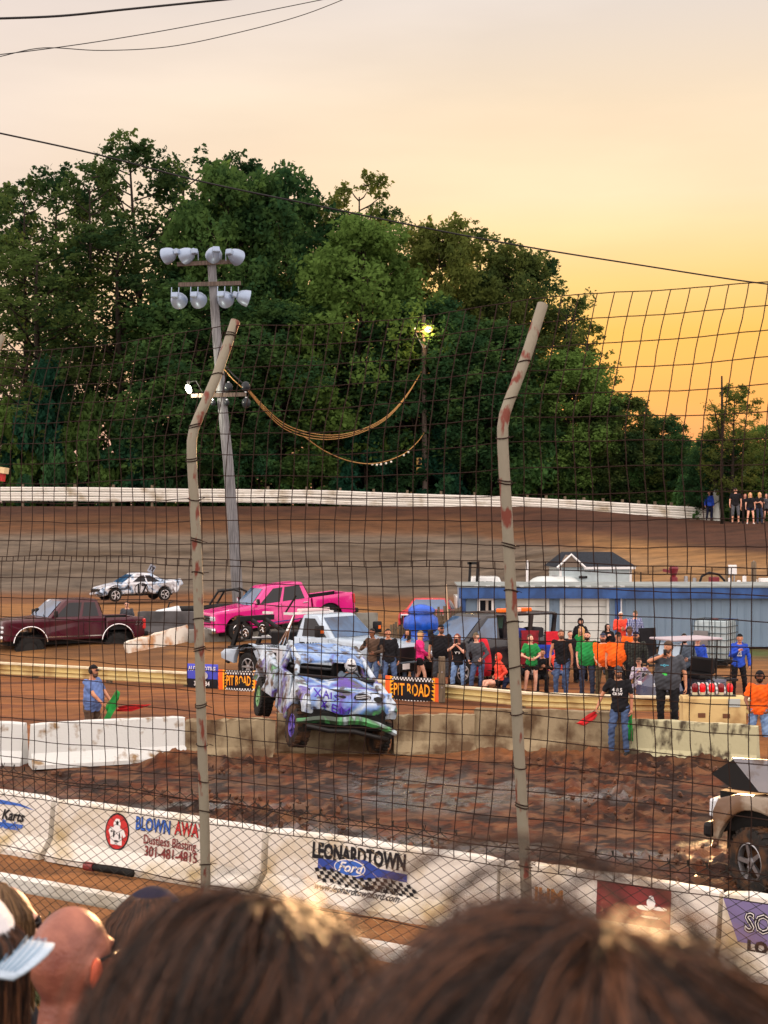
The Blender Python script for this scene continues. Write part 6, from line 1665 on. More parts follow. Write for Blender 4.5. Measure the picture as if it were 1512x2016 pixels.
def shed():
    Yb = 55.5; x0, x1 = X_(911, Yb), X_(1660, Yb); zb = .10; H_ = 2.2; dep = 2.4
    root = empty('garage_shed', ((x0 + x1) / 2, Yb, zb), label='long low pale blue metal shed with bright blue eaves and white garage doors', cat='shed')
    cx = (x0 + x1) / 2; L = x1 - x0; lx_ = lambda px: X_(px, Yb) - cx
    wallm = corr('pale_blue_metal', lin(150, 178, 204)); white = mat('garage_white', lin(206, 212, 208), .5, var=.15, scale=2)
    # front wall with openings: built from piers and lintels
    ops = [(942, 970, 1.0, 1.80, 'window'), (1006, 1078, 0, 1.82, 'door'), (1104, 1196, 0, 1.80, 'door')]
    px = 911; wall = MB(); last = 911
    for a, b, z0, z1, kd in ops:
        wall.box(((lx_(last) + lx_(a)) / 2, 0, H_ / 2), (lx_(a) - lx_(last), .12, H_))
        wall.box(((lx_(a) + lx_(b)) / 2, 0, (z1 + H_) / 2), (lx_(b) - lx_(a) - .004, .12, H_ - z1))
        if z0 > 0: wall.box(((lx_(a) + lx_(b)) / 2, 0, z0 / 2), (lx_(b) - lx_(a) - .004, .12, z0))
        last = b
    wall.box(((lx_(last) + lx_(1660)) / 2, 0, H_ / 2), (lx_(1660) - lx_(last), .12, H_))
    w = wall.build('wall', wallm, root)
    # standing ribs on the metal cladding
    for k in range(int(L / .3)):
        x = -L / 2 + .15 + k * .3; p_ = 756 + (x + cx) * F / Yb
        if any(a - 3 < p_ < b + 3 for a, b, *_ in ops): continue
        MB().box((x, -.072, H_ / 2), (.045, .03, H_ - .02)).build('cladding_rib', wallm, w)
    for a, b, z0, z1, kd in ops:
        xa, xb = lx_(a), lx_(b); f = MB()
        for (c, s) in (((xa, -.03, (z0 + z1) / 2), (.10, .16, z1 - z0 + .1)), ((xb, -.03, (z0 + z1) / 2), (.10, .16, z1 - z0 + .1)), (((xa + xb) / 2, -.028, z1), (xb - xa - .1, .16, .10))): f.box(c, s)
        if z0 > 0: f.box(((xa + xb) / 2, -.028, z0), (xb - xa - .1, .16, .08))
        if kd == 'window':
            fo = f.build('window', WHT, root); MB().box(((xa + xb) / 2, .0, (z0 + z1) / 2), (xb - xa, .03, z1 - z0)).build('pane', GLASS, fo)
            MB().box(((xa + xb) / 2 + .05, -.02, (z0 + z1) / 2), (.1, .02, z1 - z0)).build('curtain', mat('curtain', lin(170, 160, 150), .9), fo)
        else:
            do = MB(); n = 6
            for k in range(n): do.box(((xa + xb) / 2, .02, z0 + (z1 - z0) * (k + .5) / n), (xb - xa - .08, .05, (z1 - z0) / n - .018), r=.01)
            d = do.build('garage_door', white, root); f.build('door_frame', white, d)
    MB().box((-L / 2 - .03, dep / 2, H_ / 2), (.1, dep, H_)).build('side_wall', wallm, root)
    MB().box((L / 2 + .03, dep / 2, H_ / 2), (.1, dep, H_)).build('side_wall', wallm, root)
    MB().box((0, dep, H_ / 2), (L, .1, H_)).build('back_wall', wallm, root)
    MB().box((-L / 2 + .02, -.09, H_ / 2), (.16, .08, H_)).build('corner_trim', BLUEP, root)
    MB().box((lx_(1216), -.09, H_ / 2), (.22, .06, H_)).build('corner_trim', BLUEP, root)
    MB().box((0, -.30, 2.04), (L + .3, .10, .42)).build('fascia', BLUEP, root)
    ro = MB(); ro.box((0, dep / 2 - .1, H_ + .10), (L + .4, dep + .6, .06), rot=(R(1), 0, 0)); rf = ro.build('roof', mat('roof_sheet', lin(140, 150, 150), .5, var=.3, scale=1.5), root)
    for k in range(14): MB().box((-L / 2 + .5 + k * .42, -.34, H_ + .09), (.16, .12, .05)).build('roof_bracket', mat('pale_bracket', (.6, .66, .68), .5), root)
    MB().tube([(lx_(1222), -.14, .1), (lx_(1222), -.14, 1.95), (lx_(1235), -.14, 2.12), (lx_(1600), -.14, 2.14)], .03, 8).build('conduit_pipe', mat('pale_pipe', (.6, .66, .72), .4), root)
shed()
def small_shed():
    Y = 63; z = 1.02; root = empty('small_shed', (X_(1160, Y), Y, z), label='small pale clapboard shed with a dark shingle gable roof behind the garage', cat='shed', rot=(0, 0, R(6)))
    w_, d_, h_ = 3.0, 2.2, 1.92
    sid = mat('clapboard', lin(190, 206, 210), .6, var=.12, scale=3)
    mb = MB()
    for k in range(12): mb.box((0, 0, (k + .5) * h_ / 12), (w_ + .02 * (k % 2 == 0), d_, h_ / 12 - .012))
    mb.box((0, 0, h_ / 2), (w_ - .03, d_ - .03, h_)); mb.build('wall', sid, root)
    # hip-like roof with a little front gable at the left
    rf = mat('shingle_roof', lin(44, 50, 58), .9, var=.4, scale=20)
    MB().loft([[(-w_ / 2 - .2, -d_ / 2 - .2, h_), (w_ / 2 + .25, -d_ / 2 - .2, h_), (w_ / 2 + .25, d_ / 2 + .2, h_), (-w_ / 2 - .2, d_ / 2 + .2, h_)], [(-w_ / 2 + .3, -.05, h_ + .62), (w_ / 2 - .5, -.05, h_ + .62), (w_ / 2 - .5, .05, h_ + .62), (-w_ / 2 + .3, .05, h_ + .62)]]).build('roof', rf, root)
    g = MB(); g.add([(-w_ / 2 - .15, -d_ / 2 - .24, h_), (-w_ / 2 + .95, -d_ / 2 - .24, h_), (-w_ / 2 + .4, -d_ / 2 - .24, h_ + .5), (-w_ / 2 - .15, -.1, h_), (-w_ / 2 + .95, -.1, h_), (-w_ / 2 + .4, -.1, h_ + .5)], [(0, 1, 2), (3, 5, 4), (0, 2, 5, 3), (1, 4, 5, 2), (0, 3, 4, 1)])
    ga = g.build('gable', mat('gable_brown', lin(110, 96, 84), .8), root)
    MB().tube([(-w_ / 2 - .2, -d_ / 2 - .27, h_ - .02), (-w_ / 2 + .4, -d_ / 2 - .27, h_ + .53), (-w_ / 2 + 1.0, -d_ / 2 - .27, h_ - .02)], .05, 4).build('barge_board', WHT, ga)
    MB().box((0.55, -d_ / 2 - .2, h_ - .04), (w_ - .8, .06, .10)).build('gutter', WHT, root)
    l_ = MB().box((-.55, -d_ / 2 - .08, 1.5), (.34, .12, .10), r=.02).build('wall_lamp', BLK, root)
    for x in (-w_ / 2, w_ / 2): MB().box((x, -d_ / 2 - .01, h_ / 2), (.10, .06, h_)).build('corner_board', WHT, root)
    MB().tube([(w_ / 2 + .05, -d_ / 2, .5), (w_ / 2 + .45, -d_ / 2, .5), (w_ / 2 + .45, -d_ / 2, 1.7), (w_ / 2 + .15, -d_ / 2, 1.7)], .03, 6).build('bracket', BLK, root)
small_shed()
def tank():
    Y = 61.5; root = empty('storage_tank', (X_(1078, Y), Y, 1.0), label='rounded white tank on the left side of the small shed', cat='tank')
    MB().capsule((-.25, 0, .85), .72, (.8, 0, .85), .72, 18, 6).build('shell', mat('tank_white', lin(196, 206, 206), .4, var=.1, scale=2), root, smooth=True)
    for x in (0, .6): MB().box((x, 0, .1), (.15, 1.0, .6)).build('saddle', BLK, root)
    MB().lathe([(.12, 1.54), (.12, 1.6), (.0001, 1.61)], (.3, 0, 0), 12).build('filler_cap', STEEL, root)
tank()
def white_boat():
    Y = 60; root = empty('car_wreck', (X_(955, Y), Y, 1.5), label='white wrecked car roof showing above the left end of the shed', cat='wrecked car')
    wm = paint('wreck_white', lin(206, 212, 212))
    c = cab(root, wm, .95, .55, -.62, -.8, .3, 1.12, .8, .62, [(.2, .5, .3, .5, .3, .8), (.55, .85, .55, .8, .3, .8)])
    slab([(-1.2, -.3), (-1.25, .35), (1.3, .32), (1.5, .1), (1.5, -.3)], .85, .08).build('body', wm, root, smooth=30)
    for x in (-.8, 1.0):
        for s in (-1, 1): wheel(root, x, s * .78, -.35, .3, .18)
white_boat()
def frame_post():
    Y = 58.5; o = empty('steel_frame', (X_(931, Y), Y, .5), label='black upright steel frame standing behind the left end of the shed', cat='frame')
    zt = Z_(1118, Y) - .5
    for s, n in ((-.17, 'upright'), (.13, 'upright')): MB().box((s, 0, zt / 2), (.10, .1, zt), rot=(0, R(3), 0)).build(n, BLK, o)
    MB().box((-.02, 0, zt - .05), (.4, .1, .1)).build('crossbar', BLK, o)
frame_post()
def picket():
    o = empty('palisade_fence', (X_(780, 53), 53, .4), label='weathered paling fence leaning between the truck barriers and the shed', cat='fence')
    rs = random.Random(3); a = Vector((X_(770, 52), 52, 0)); b = Vector((X_(905, 55.2), 55.2, 0)); n = 26; bs = Vector(o.location)
    for k in range(n + 1):
        p = a.lerp(b, k / n); z0 = gh(p.x, p.y); ht = rs.uniform(.95, 1.2) + (.45 if k > 8 else 0)
        t = rs.uniform(-.05, .05)
        MB().box(p + Vector((0, 0, z0 + ht / 2)) - bs, (.09, .025, ht), rot=(0, t, 0)).build('paling', wood, o)
    for zz in (.3, .85): MB().tube([a + Vector((0, .04, gh(a.x, a.y) + zz)) - bs, b + Vector((0, .04, gh(b.x, b.y) + zz + .3)) - bs], .03, 5).build('rail', wood, o)
    MB().tube([Vector((X_(884, 54), 53.9, .3)) - bs, Vector((X_(878, 54), 53.9, 2.5)) - bs], .035, 6).build('leaning_pole', mat('pale_pole', lin(196, 170, 140), .7), o)
picket()
def red_wreck():
    Y = 57; root = empty('derby_car', (X_(848, Y), Y, gh(X_(848, Y), Y) + .3), label='red derby car nose up behind the paling fence', cat='derby car', rot=(R(0), R(-4), R(-100)))
    m = mottled('scratched_red', [(.35, lin(190, 26, 36)), (.5, lin(200, 30, 40)), (.62, lin(150, 16, 24)), (.72, lin(110, 60, 60))], 2.2, .35)
    r = .33
    poly = [(-2.0, .3)] + arc(-1.3, .34, .4, 178, 2, 10) + arc(1.3, .34, .4, 178, 2, 10) + [(2.1, .35), (2.15, .85), (1.9, 1.0), (.9, 1.1), (-1.8, 1.15), (-2.1, .9)]
    slab(poly, .95, .1).build('body', m, root, smooth=35)
    cab(root, m, .9, .3, -.9, -1.4, 1.08, 1.55, .86, .66, [(.2, .5, .3, .5, .1, .85), (.54, .84, .54, .78, .1, .85)])
    for x in (1.3, -1.3):
        for s in (-1, 1): wheel(root, x, s * .82, r, r, .2)
    for s in (-1, 1): MB().box((2.14, s * .66, .8), (.08, .4, .16), r=.03).build('headlight', HEADL, root)
    g = MB().box((2.16, 0, .66), (.06, 1.6, .36)).build('grille', BLK, root)
    for k in range(9): MB().box((2.2, -.72 + k * .18, .66), (.03, .03, .34)).build('grille_bar', m, g)
    MB().box((2.22, 0, .40), (.14, 1.8, .18), r=.04).build('front_bumper', BLK, root)
red_wreck()
def tarp():
    Y = 47; root = empty('tarpaulin_bundle', (X_(829, Y), Y, gh(X_(829, Y), Y)), label='tall bundle wrapped and roped in bright blue tarpaulin', cat='bundle')
    rings = []; rs = random.Random(4)
    for z, r in ((0, .55), (.5, .58), (.62, .50), (.75, .60), (1.1, .60), (1.28, .48), (1.4, .55), (1.68, .54), (1.8, .38), (1.95, .42), (2.05, .32), (2.12, .1)):
        rings.append([(r * (1 + .06 * math.sin(a * 5 + z * 7) + rs.uniform(-.03, .03)) * math.cos(a), r * .9 * (1 + .05 * math.sin(a * 4 + z * 9)) * math.sin(a), z) for a in [2 * PI * k / 22 for k in range(22)]])
    MB().loft(rings).build('tarpaulin', mat('blue_tarpaulin', lin(24, 92, 214), .35, var=.35, scale=4, bump=1.0, bscale=8), root, smooth=True)
    for z, r in ((.58, .56), (1.32, .54), (1.84, .42)): MB().tube([(r * math.cos(a), r * .95 * math.sin(a), z) for a in [2 * PI * k / 20 for k in range(20)]], .018, 5, closed=True).build('rope', BLK, root)
tarp()
def van():
    f = Vector((X_(872, 43.4), 43.4, 0)); b = Vector((X_(1010, 45.0), 45.0, 0))
    d = f - b; h = math.atan2(d.y, d.x) 
    root = empty('van', f.lerp(b, .5), label='black van with open cargo doors and an orange light bar on its roof', cat='van', rot=(0, 0, h))
    m = paint('black_van_paint', (.012, .014, .02)); hw = .95; r = .36; zc = .42; k = 1.25
    poly = [(-2.3, .40)] + arc(-1.35, zc, .46, 178, 2, 12) + arc(1.35, zc, .46, 178, 2, 12) + [(2.15, .38), (2.28, .55), (2.26, .95), (2.05, 1.12), (1.25, 1.28), (-2.3, 1.28)]
    slab(poly, hw, .06).build('body', m, root, smooth=30)
    # upper shell: pillars and roof, cargo side open
    cab(root, m, 1.25, .40, -.15, -.15, 1.26, 2.0, hw - .03, hw - .2, [(.15, .85, .32, .85, .04, .9)], rearwin=False, glass=WSHIELD)
    MB().box((-1.25, 0, 1.97), (2.2, 1.7, .08), r=.03).build('roof', m, root)
    for x in (-.3, -1.3, -2.25):
        for s in (-1, 1): MB().box((x, s * .86, 1.62), (.12, .08, .72), rot=(R(-s * 8), 0, 0)).build('pillar', m, root)
    MB().box((-1.25, -.80, 1.6), (1.9, .03, .6)).build('far_window', mat('greenish_glass', lin(60, 120, 110), .1), root)
    MB().box((-1.2, 0, .9), (2.1, 1.5, .7)).build('cargo', mat('cargo_dark', lin(30, 30, 36), .8), root)
    for i, (x, c) in enumerate(((-1.0, lin(40, 50, 130)), (-1.7, lin(40, 40, 46)), (-.6, lin(60, 60, 66)))): MB().box((x, .55, 1.38), (.45, .5, .34), r=.06).build('cargo_bag', mat('bag%d' % i if False else 'cargo_bag_cloth_' + 'abc'[i], c, .8), root)
    for x in (1.35, -1.35):
        for s in (-1, 1): wheel(root, x, s * .84, r, r, .22, RUB, mat('silver_rim', (.6, .6, .62), .3, .6), 5)
    for s in (-1, 1): mirror(root, 1.0, s * .92, 1.38, BLK, 1.0); MB().box((2.22, s * .7, .92), (.1, .36, .2), r=.04).build('headlight', HEADL, root)
    MB().box((2.27, 0, .6), (.12, 1.8, .3), r=.05).build('front_bumper', BLK, root); MB().box((2.28, 0, .88), (.05, 1.0, .2)).build('grille', BLK, root)
    for k_, c in ((0, AMB), (1, mat('pale_lens', lin(230, 190, 170), .3)), (2, AMB)): MB().box((-.55 - .42 * k_, .5, 2.09), (.42, .22, .12), r=.03).build('light_bar', c, root)
van()
def golf_cart():
    Y = 37.6; root = empty('golf_cart', (X_(1345, Y), Y, gh(X_(1345, Y), Y)), label='dark blue golf cart with a flat pale roof among the spectators', cat='golf cart', rot=(0, 0, R(206)), scale=(.86, .86, .9))
    m = paint('cart_blue', lin(40, 52, 84)); rw = .26
    slab([(-1.15, .34), (-1.2, .75), (-.5, .78), (-.45, .46), (.35, .46), (.55, .86), (.95, .88), (1.3, .62), (1.35, .36)], .56, .06).build('body', m, root, smooth=30)
    for x in (.95, -.8):
        for s in (-1, 1): wheel(root, x, s * .52, rw, rw, .2, RUB, mat('silver_rim', (.6, .6, .62), .3, .6), 5, rimr=.5)
    MB().box((-.45, 0, .86), (.5, 1.05, .16), r=.05).build('seat', BLK, root); MB().box((-.72, 0, 1.14), (.12, 1.05, .45), r=.05).build('seat_back', BLK, root)
    ro = MB().box((-.1, 0, 1.92), (1.8, 1.2, .06), r=.03); ro.build('roof', mat('cart_roof', lin(176, 168, 176), .95, spec=.05), root)
    for s in (-1, 1):
        MB().tube([(.68, s * .52, .86), (.42, s * .55, 1.9)], .022, 6).build('front_post', BLK, root); MB().tube([(-.8, s * .52, .78), (-.82, s * .55, 1.9)], .022, 6).build('rear_post', BLK, root)
        MB().box((1.28, s * .38, .68), (.06, .16, .10), r=.02).build('headlight', HEADL, root)
    MB().box((.56, 0, 1.38), (.02, .98, .85), rot=(0, R(-14), 0)).build('windscreen', mat('cart_screen', lin(150, 180, 205), .08, spec=1), root)
    MB().tube([Vector((.35, .28, 1.05)) + Vector((.06 * math.sin(a), .15 * math.cos(a), .12 * math.sin(a))) for a in [2 * PI * k / 14 for k in range(14)]], .014, 5, closed=True).build('steering_wheel', BLK, root)
    MB().tube([(-1.15, -.5, .8), (-1.6, -.5, .85), (-1.6, -.5, 1.25), (-1.6, .5, 1.25), (-1.6, .5, .85), (-1.15, .5, .8)], .022, 6).build('rear_rail', BLK, root)
    MB().box((-1.35, 0, .72), (.6, 1.0, .06)).build('rear_platform', BLK, root)
golf_cart()
o = empty('bag', (X_(1395, 37.2), 37.2, gh(X_(1395, 37.2), 37.2)), label='striped black and white bag beside the rear of the golf cart', cat='bag')
MB().capsule((-.25, 0, .42), .24, (.25, 0, .40), .24, 14, 4).build('body', checkmat('striped_bag', (.02, .02, .02, 1), (.6, .6, .6, 1), (.02, .02, .02, 1), 3), o, smooth=True); MB().tube([(-.15, 0, .65), (0, 0, .78), (.15, 0, .65)], .02, 6).build('strap', BLK, o)
def ibc():
    Y = 48.5; root = empty('liquid_tote', (X_(1408, Y), Y, .10), label='caged white plastic liquid tote tank standing on a pallet by the shed', cat='tank', rot=(0, 0, R(-32)))
    a, b, h_ = 1.15, 1.15, 1.3; z0 = .16
    MB().box((0, 0, z0 + h_ / 2), (a - .08, b - .08, h_ - .05), r=.08).build('bottle', mat('milky_plastic', lin(176, 196, 202), .35, var=.2, scale=2), root, smooth=40)
    cg = mat('tote_cage', lin(70, 84, 92), .4, .6)
    for k in range(7):
        z = z0 + h_ * k / 6; MB().tube([(-a / 2, -b / 2, z), (a / 2, -b / 2, z), (a / 2, b / 2, z), (-a / 2, b / 2, z)], .016, 5, closed=True).build('cage_hoop', cg, root)
    for k in range(7):
        t = -.5 + k / 6
        for (x, y) in ((t * a, -b / 2), (t * a, b / 2), (-a / 2, t * b), (a / 2, t * b)): MB().tube([(x, y, z0), (x, y, z0 + h_)], .012, 5).build('cage_bar', cg, root)
    MB().tube([(-a / 2, -b / 2, z0 + h_), (a / 2, b / 2, z0 + h_)], .018, 5).build('top_brace', BLUEP, root)
    MB().lathe([(.11, 0), (.11, .05), (.0001, .06)], (0, 0, z0 + h_ - .03), 14).build('lid', mat('red_lid', lin(130, 40, 40), .5), root)
    MB().box((-.28, -b / 2 - .02, z0 + .7), (.5, .02, .5)).build('label_plate', STEEL, root)
    p = MB()
    for k in range(5): p.box((-.5 + k * .25, 0, .10), (.14, 1.2, .03))
    for y in (-.5, 0, .5): p.box((0, y, .04), (1.2, .1, .08))
    p.build('pallet', BLK, root)
ibc()
# start-light barrier: cream concrete block with a row of red lamps
def lightblock():
    Y = 32.3; xa, xb = X_(1342, Y), X_(1463, Y)
    o = empty('concrete_block', ((xa + xb) / 2, Y, 0.02), label='cream concrete block carrying the row of red lamps in front of the golf cart', cat='barrier', rot=(0, 0, R(-3)))
    cm = mat('cream_concrete', lin(206, 184, 128), .8, col2=lin(150, 116, 70), scale=1.8, lo=.45, hi=.68, bump=.4)
    L = xb - xa; MB().prism([(-.34, 0), (-.34, .12), (-.26, .80), (-.22, .84), (.22, .84), (.26, .80), (.34, .12), (.34, 0)], 'x', -L / 2, L / 2).build('body', cm, o)
    for (x, z) in ((-.28, .45), (.25, .44)): MB().box((x, -.305, z), (.16, .03, .10), r=.01).build('lifting_slot', mat('slot_brown', lin(110, 74, 50), .9), o)
    MB().box((.42, -.285, .72), (.26, .012, .18)).build('pale_patch', mat('pale_patch', lin(176, 190, 190), .6), o)
    for k, px in enumerate((1368, 1383, 1401, 1420, 1437)):
        l_ = empty('warning_lamp', (X_(px, Y), Y, .88), label=['leftmost dull red lamp on the cream block', 'second red lamp from the left on the cream block', 'middle bright red lamp on the cream block', 'dull dark red lamp, fourth on the cream block', 'rightmost red lamp on the cream block'][k], cat='lamp', group='row of red lamps on the cream block')
        MB().lathe([(.06, 0), (.06, .05), (.05, .06), (.0001, .06)], n=14).build('base', mat('lamp_base', lin(206, 196, 160), .6), l_)
        on = k in (1, 2, 4)
        MB().lathe([(.045, .06), (.065, .09), (.068, .19), (.05, .245), (.0001, .26)], n=16).build('lens', mat('red_lens_bright' if on else 'red_lens_dull', lin(235, 24, 34) if on else lin(120, 14, 26), .2), l_, smooth=40)
    MB().box((X_(1402, Y) - (xa + xb) / 2, 0, .852), (1.0, .25, .025)).build('lamp_tray', BLK, o)
lightblock()
# folding chairs
def chair(px, Y, rz, m, label, tall=.95):
    x = X_(px, Y); o = empty('folding_chair', (x, Y, gh(x, Y)), label=label, cat='chair', group='folding camp chairs among the spectators', rot=(0, 0, rz))
    MB().box((0, 0, .45), (.5, .45, .03), r=.01).build('seat', m, o)
    MB().loft([[(-.27, .20, .5), (.27, .20, .5), (.27, .23, .5), (-.27, .23, .5)], [(-.25, .32, tall - .1), (.25, .32, tall - .1), (.25, .35, tall - .1), (-.25, .35, tall - .1)], [(-.28, .34, tall), (.28, .34, tall), (.28, .37, tall), (-.28, .37, tall)]]).build('backrest', m, o)
    for s in (-1, 1):
        MB().tube([(s * .27, -.24, 0), (s * .27, .24, .46)], .014, 5).build('leg', BLK, o); MB().tube([(s * .27, .26, 0), (s * .27, -.22, .46)], .014, 5).build('leg', BLK, o)
        MB().tube([(s * .28, .22, .4), (s * .28, .34, tall)], .014, 5).build('back_post', BLK, o); MB().box((s * .29, .0, .64), (.05, .5, .02)).build('armrest', BLK, o)
chair(1095, 43.2, R(5), CL['red'], 'bright red folding chair behind the child in the coral hood', 1.5)
chair(1285, 44.0, R(20), CL['black'], 'tall black folding chair right of the older man in plaid', 1.55)
chair(1040, 43.6, R(-15), cloth('wine', (140, 26, 40)), 'dark red round-backed chair behind the fence post', 1.5)
chair(985, 40.2, R(-70), CL['black'], 'low black chair under the girl in the red hood', .8)
chair(1078, 42.6, R(0), CL['royal'], 'blue folding chair left of the sleeveless man', 1.15)
chair(1180, 43.2, R(0), CL['black'], 'black folding chair behind the men in orange shirts', 1.2)
o = empty('coat', (X_(951, 40.9), 40.9, gh(X_(951, 40.9), 40.9)), label='red coat draped over a folded chair beside the black van', cat='coat')
MB().loft([[(.22 * s * math.cos(a) + .02 * math.sin(z * 9 + a * 3), .14 * s * math.sin(a), z) for a in [2 * PI * k / 14 for k in range(14)]] for z, s in ((.45, 1.0), (.7, 1.15), (1.0, 1.0), (1.3, .8), (1.45, .5), (1.5, .2))]).build('cloth', CL['red'], o, smooth=True); MB().tube([(-.15, 0, 0), (-.1, 0, .6)], .02, 5).build('chair_leg', BLK, o); MB().tube([(.15, 0, 0), (.1, 0, .6)], .02, 5).build('chair_leg', BLK, o)
o = empty('water_bottle', (X_(984, 39.0), 39.0, gh(X_(984, 39.0), 39.0)), label='turquoise water bottle standing on the dirt near the rail', cat='bottle')
MB().lathe([(.05, 0), (.05, .2), (.03, .24), (.03, .27), (.0001, .28)], n=14).build('body', mat('turquoise', lin(40, 190, 190), .4), o, smooth=40); MB().lathe([(.032, .27), (.032, .31), (.0001, .31)], n=12).build('cap', BLK, o)
# banners hung on the rail
def banner(px0, px1, yt, yb, Y0, Y1, label, kind, seed=0):
    a, b = Vector((X_(px0, Y0), Y0, 0)), Vector((X_(px1, Y1), Y1, 0)); L = (b - a).length; ang = math.atan2(b.y - a.y, b.x - a.x)
    Ym = (Y0 + Y1) / 2; zt, zb = Z_(yt, Ym), Z_(yb, Ym); H_ = zt - zb
    o = empty('banner', (a + b) / 2 + Vector((0, 0, zb)), label=label, cat='banner', rot=(0, 0, ang))
    wv = lambda x, z: -.015 - .02 * math.sin(x * 5 + seed) - .012 * math.sin(z * 7 + x * 2)
    def strip(x0, x1, z0, z1, off, nm, m, nx=24, nz=6, par=o):
        r_ = [[(x0 + (x1 - x0) * i / nx, wv(x0 + (x1 - x0) * i / nx, z0 + (z1 - z0) * j / nz) - off, z0 + (z1 - z0) * j / nz) for i in range(nx + 1)] for j in range(nz + 1)]
        return MB().loft(r_, caps=False, closed=False).build(nm, m, par, smooth=True)
    base = INK if kind == 'pit' else mat('banner_blue', lin(60, 70, 190), .6)
    s0 = strip(-L / 2, L / 2, 0, H_, 0, 'cloth', base); sm = s0.modifiers.new('t', 'SOLIDIFY'); sm.thickness = .004
    OR = mat('banner_orange', lin(240, 96, 20), .6); YE = mat('banner_yellow', lin(250, 180, 30), .6)
    if kind == 'pit':
        for s in (-1, 1):
            strip(s * L / 2, s * (L / 2 - .18), 0, H_, .006, 'orange_end', OR, 4)
            fl = MB()
            for k in range(7):
                z = H_ * (k + .5) / 7; x0 = s * (L / 2 - .14)
                fl.add([(x0, wv(x0, z) - .012, z - .055), (x0 - s * (.10 + .04 * (k % 2)), wv(x0, z) - .012, z + .03), (x0, wv(x0, z) - .012, z + .045)], [(0, 1, 2)])
            fl.build('flames', YE, o)
        ck = MB(); n = int(L / .055)
        for i in range(n):
            for j in range(2):
                if (i + j) % 2:
                    for zb_ in (.01, H_ - .12):
                        x = -L / 2 + .16 + i * (L - .32) / n; w_ = (L - .32) / n; z = zb_ + j * .05
                        ck.quad((x, wv(x, z) - .010, z), (x + w_, wv(x, z) - .010, z), (x + w_, wv(x, z) - .010, z + .05), (x, wv(x, z) - .010, z + .05))
        ck.build('checkered_edge', WHT, o)
        for txt, m_, of, bo in (('PIT ROAD', OR, .014, .012), ('PIT ROAD', YE, .018, .002)):
            t = text_mb(txt, H_ * .62, bo, sx=min(1, (L - .5) / (H_ * .62 * 4.6)))
            if bo < .01: t.v = [v for v in t.v]
            t.xf(frame(Vector((0, -.03 - of, H_ * .5)), (1, 0, 0), (0, 0, 1))); t.build('lettering', m_, o, fix=False)
    else:
        W2 = strip(-L / 2, L / 2, H_ * .0, H_ * .38, .006, 'dark_band', INK)
        t = text_mb('AUTOMOTIVE', H_ * .26, .004, sx=.8); t.xf(frame(Vector((0, -.045, H_ * .80)), (1, 0, 0), (0, -0, 1))); t.build('lettering', WHT, o, fix=False)
        t = text_mb('301 884', H_ * .26, .004, sx=.9); t.xf(frame(Vector((0, -.05, H_ * .18)), (1, 0, 0), (0, 0, 1))); t.build('lettering', WHT, o, fix=False)
        MB().lathe([(.0001, 0), (.10, 0)], (0, 0, 0), 12).xf(frame(Vector((.1, -.05, H_ * .52)), (1, 0, 0), (0, 0, 1))).build('white_spot', WHT, o)
banner(430, 512, 1331, 1374, 41.4, 41.0, 'orange and black banner reading PIT ROAD left of the leaping truck', 'pit', 1)
banner(759, 866, 1344, 1398, 39.3, 38.5, 'orange and black banner reading PIT ROAD right of the leaping truck', 'pit', 2)
banner(369, 429, 1319, 1366, 41.9, 41.5, 'blue and black sponsor banner behind the left fence post', 'blue', 3)
o = empty('rail_post', (X_(870, 38.4), 38.4, 0), label='stout grey wooden post at the right end of the PIT ROAD banner', cat='post')
MB().box((0, 0, .6), (.17, .16, 1.2), r=.02).build('timber', wood, o)
for zb_ in (.4, .8): MB().box((0, -.085, zb_), (.04, .015, .04)).build('bolt', STEEL, o)

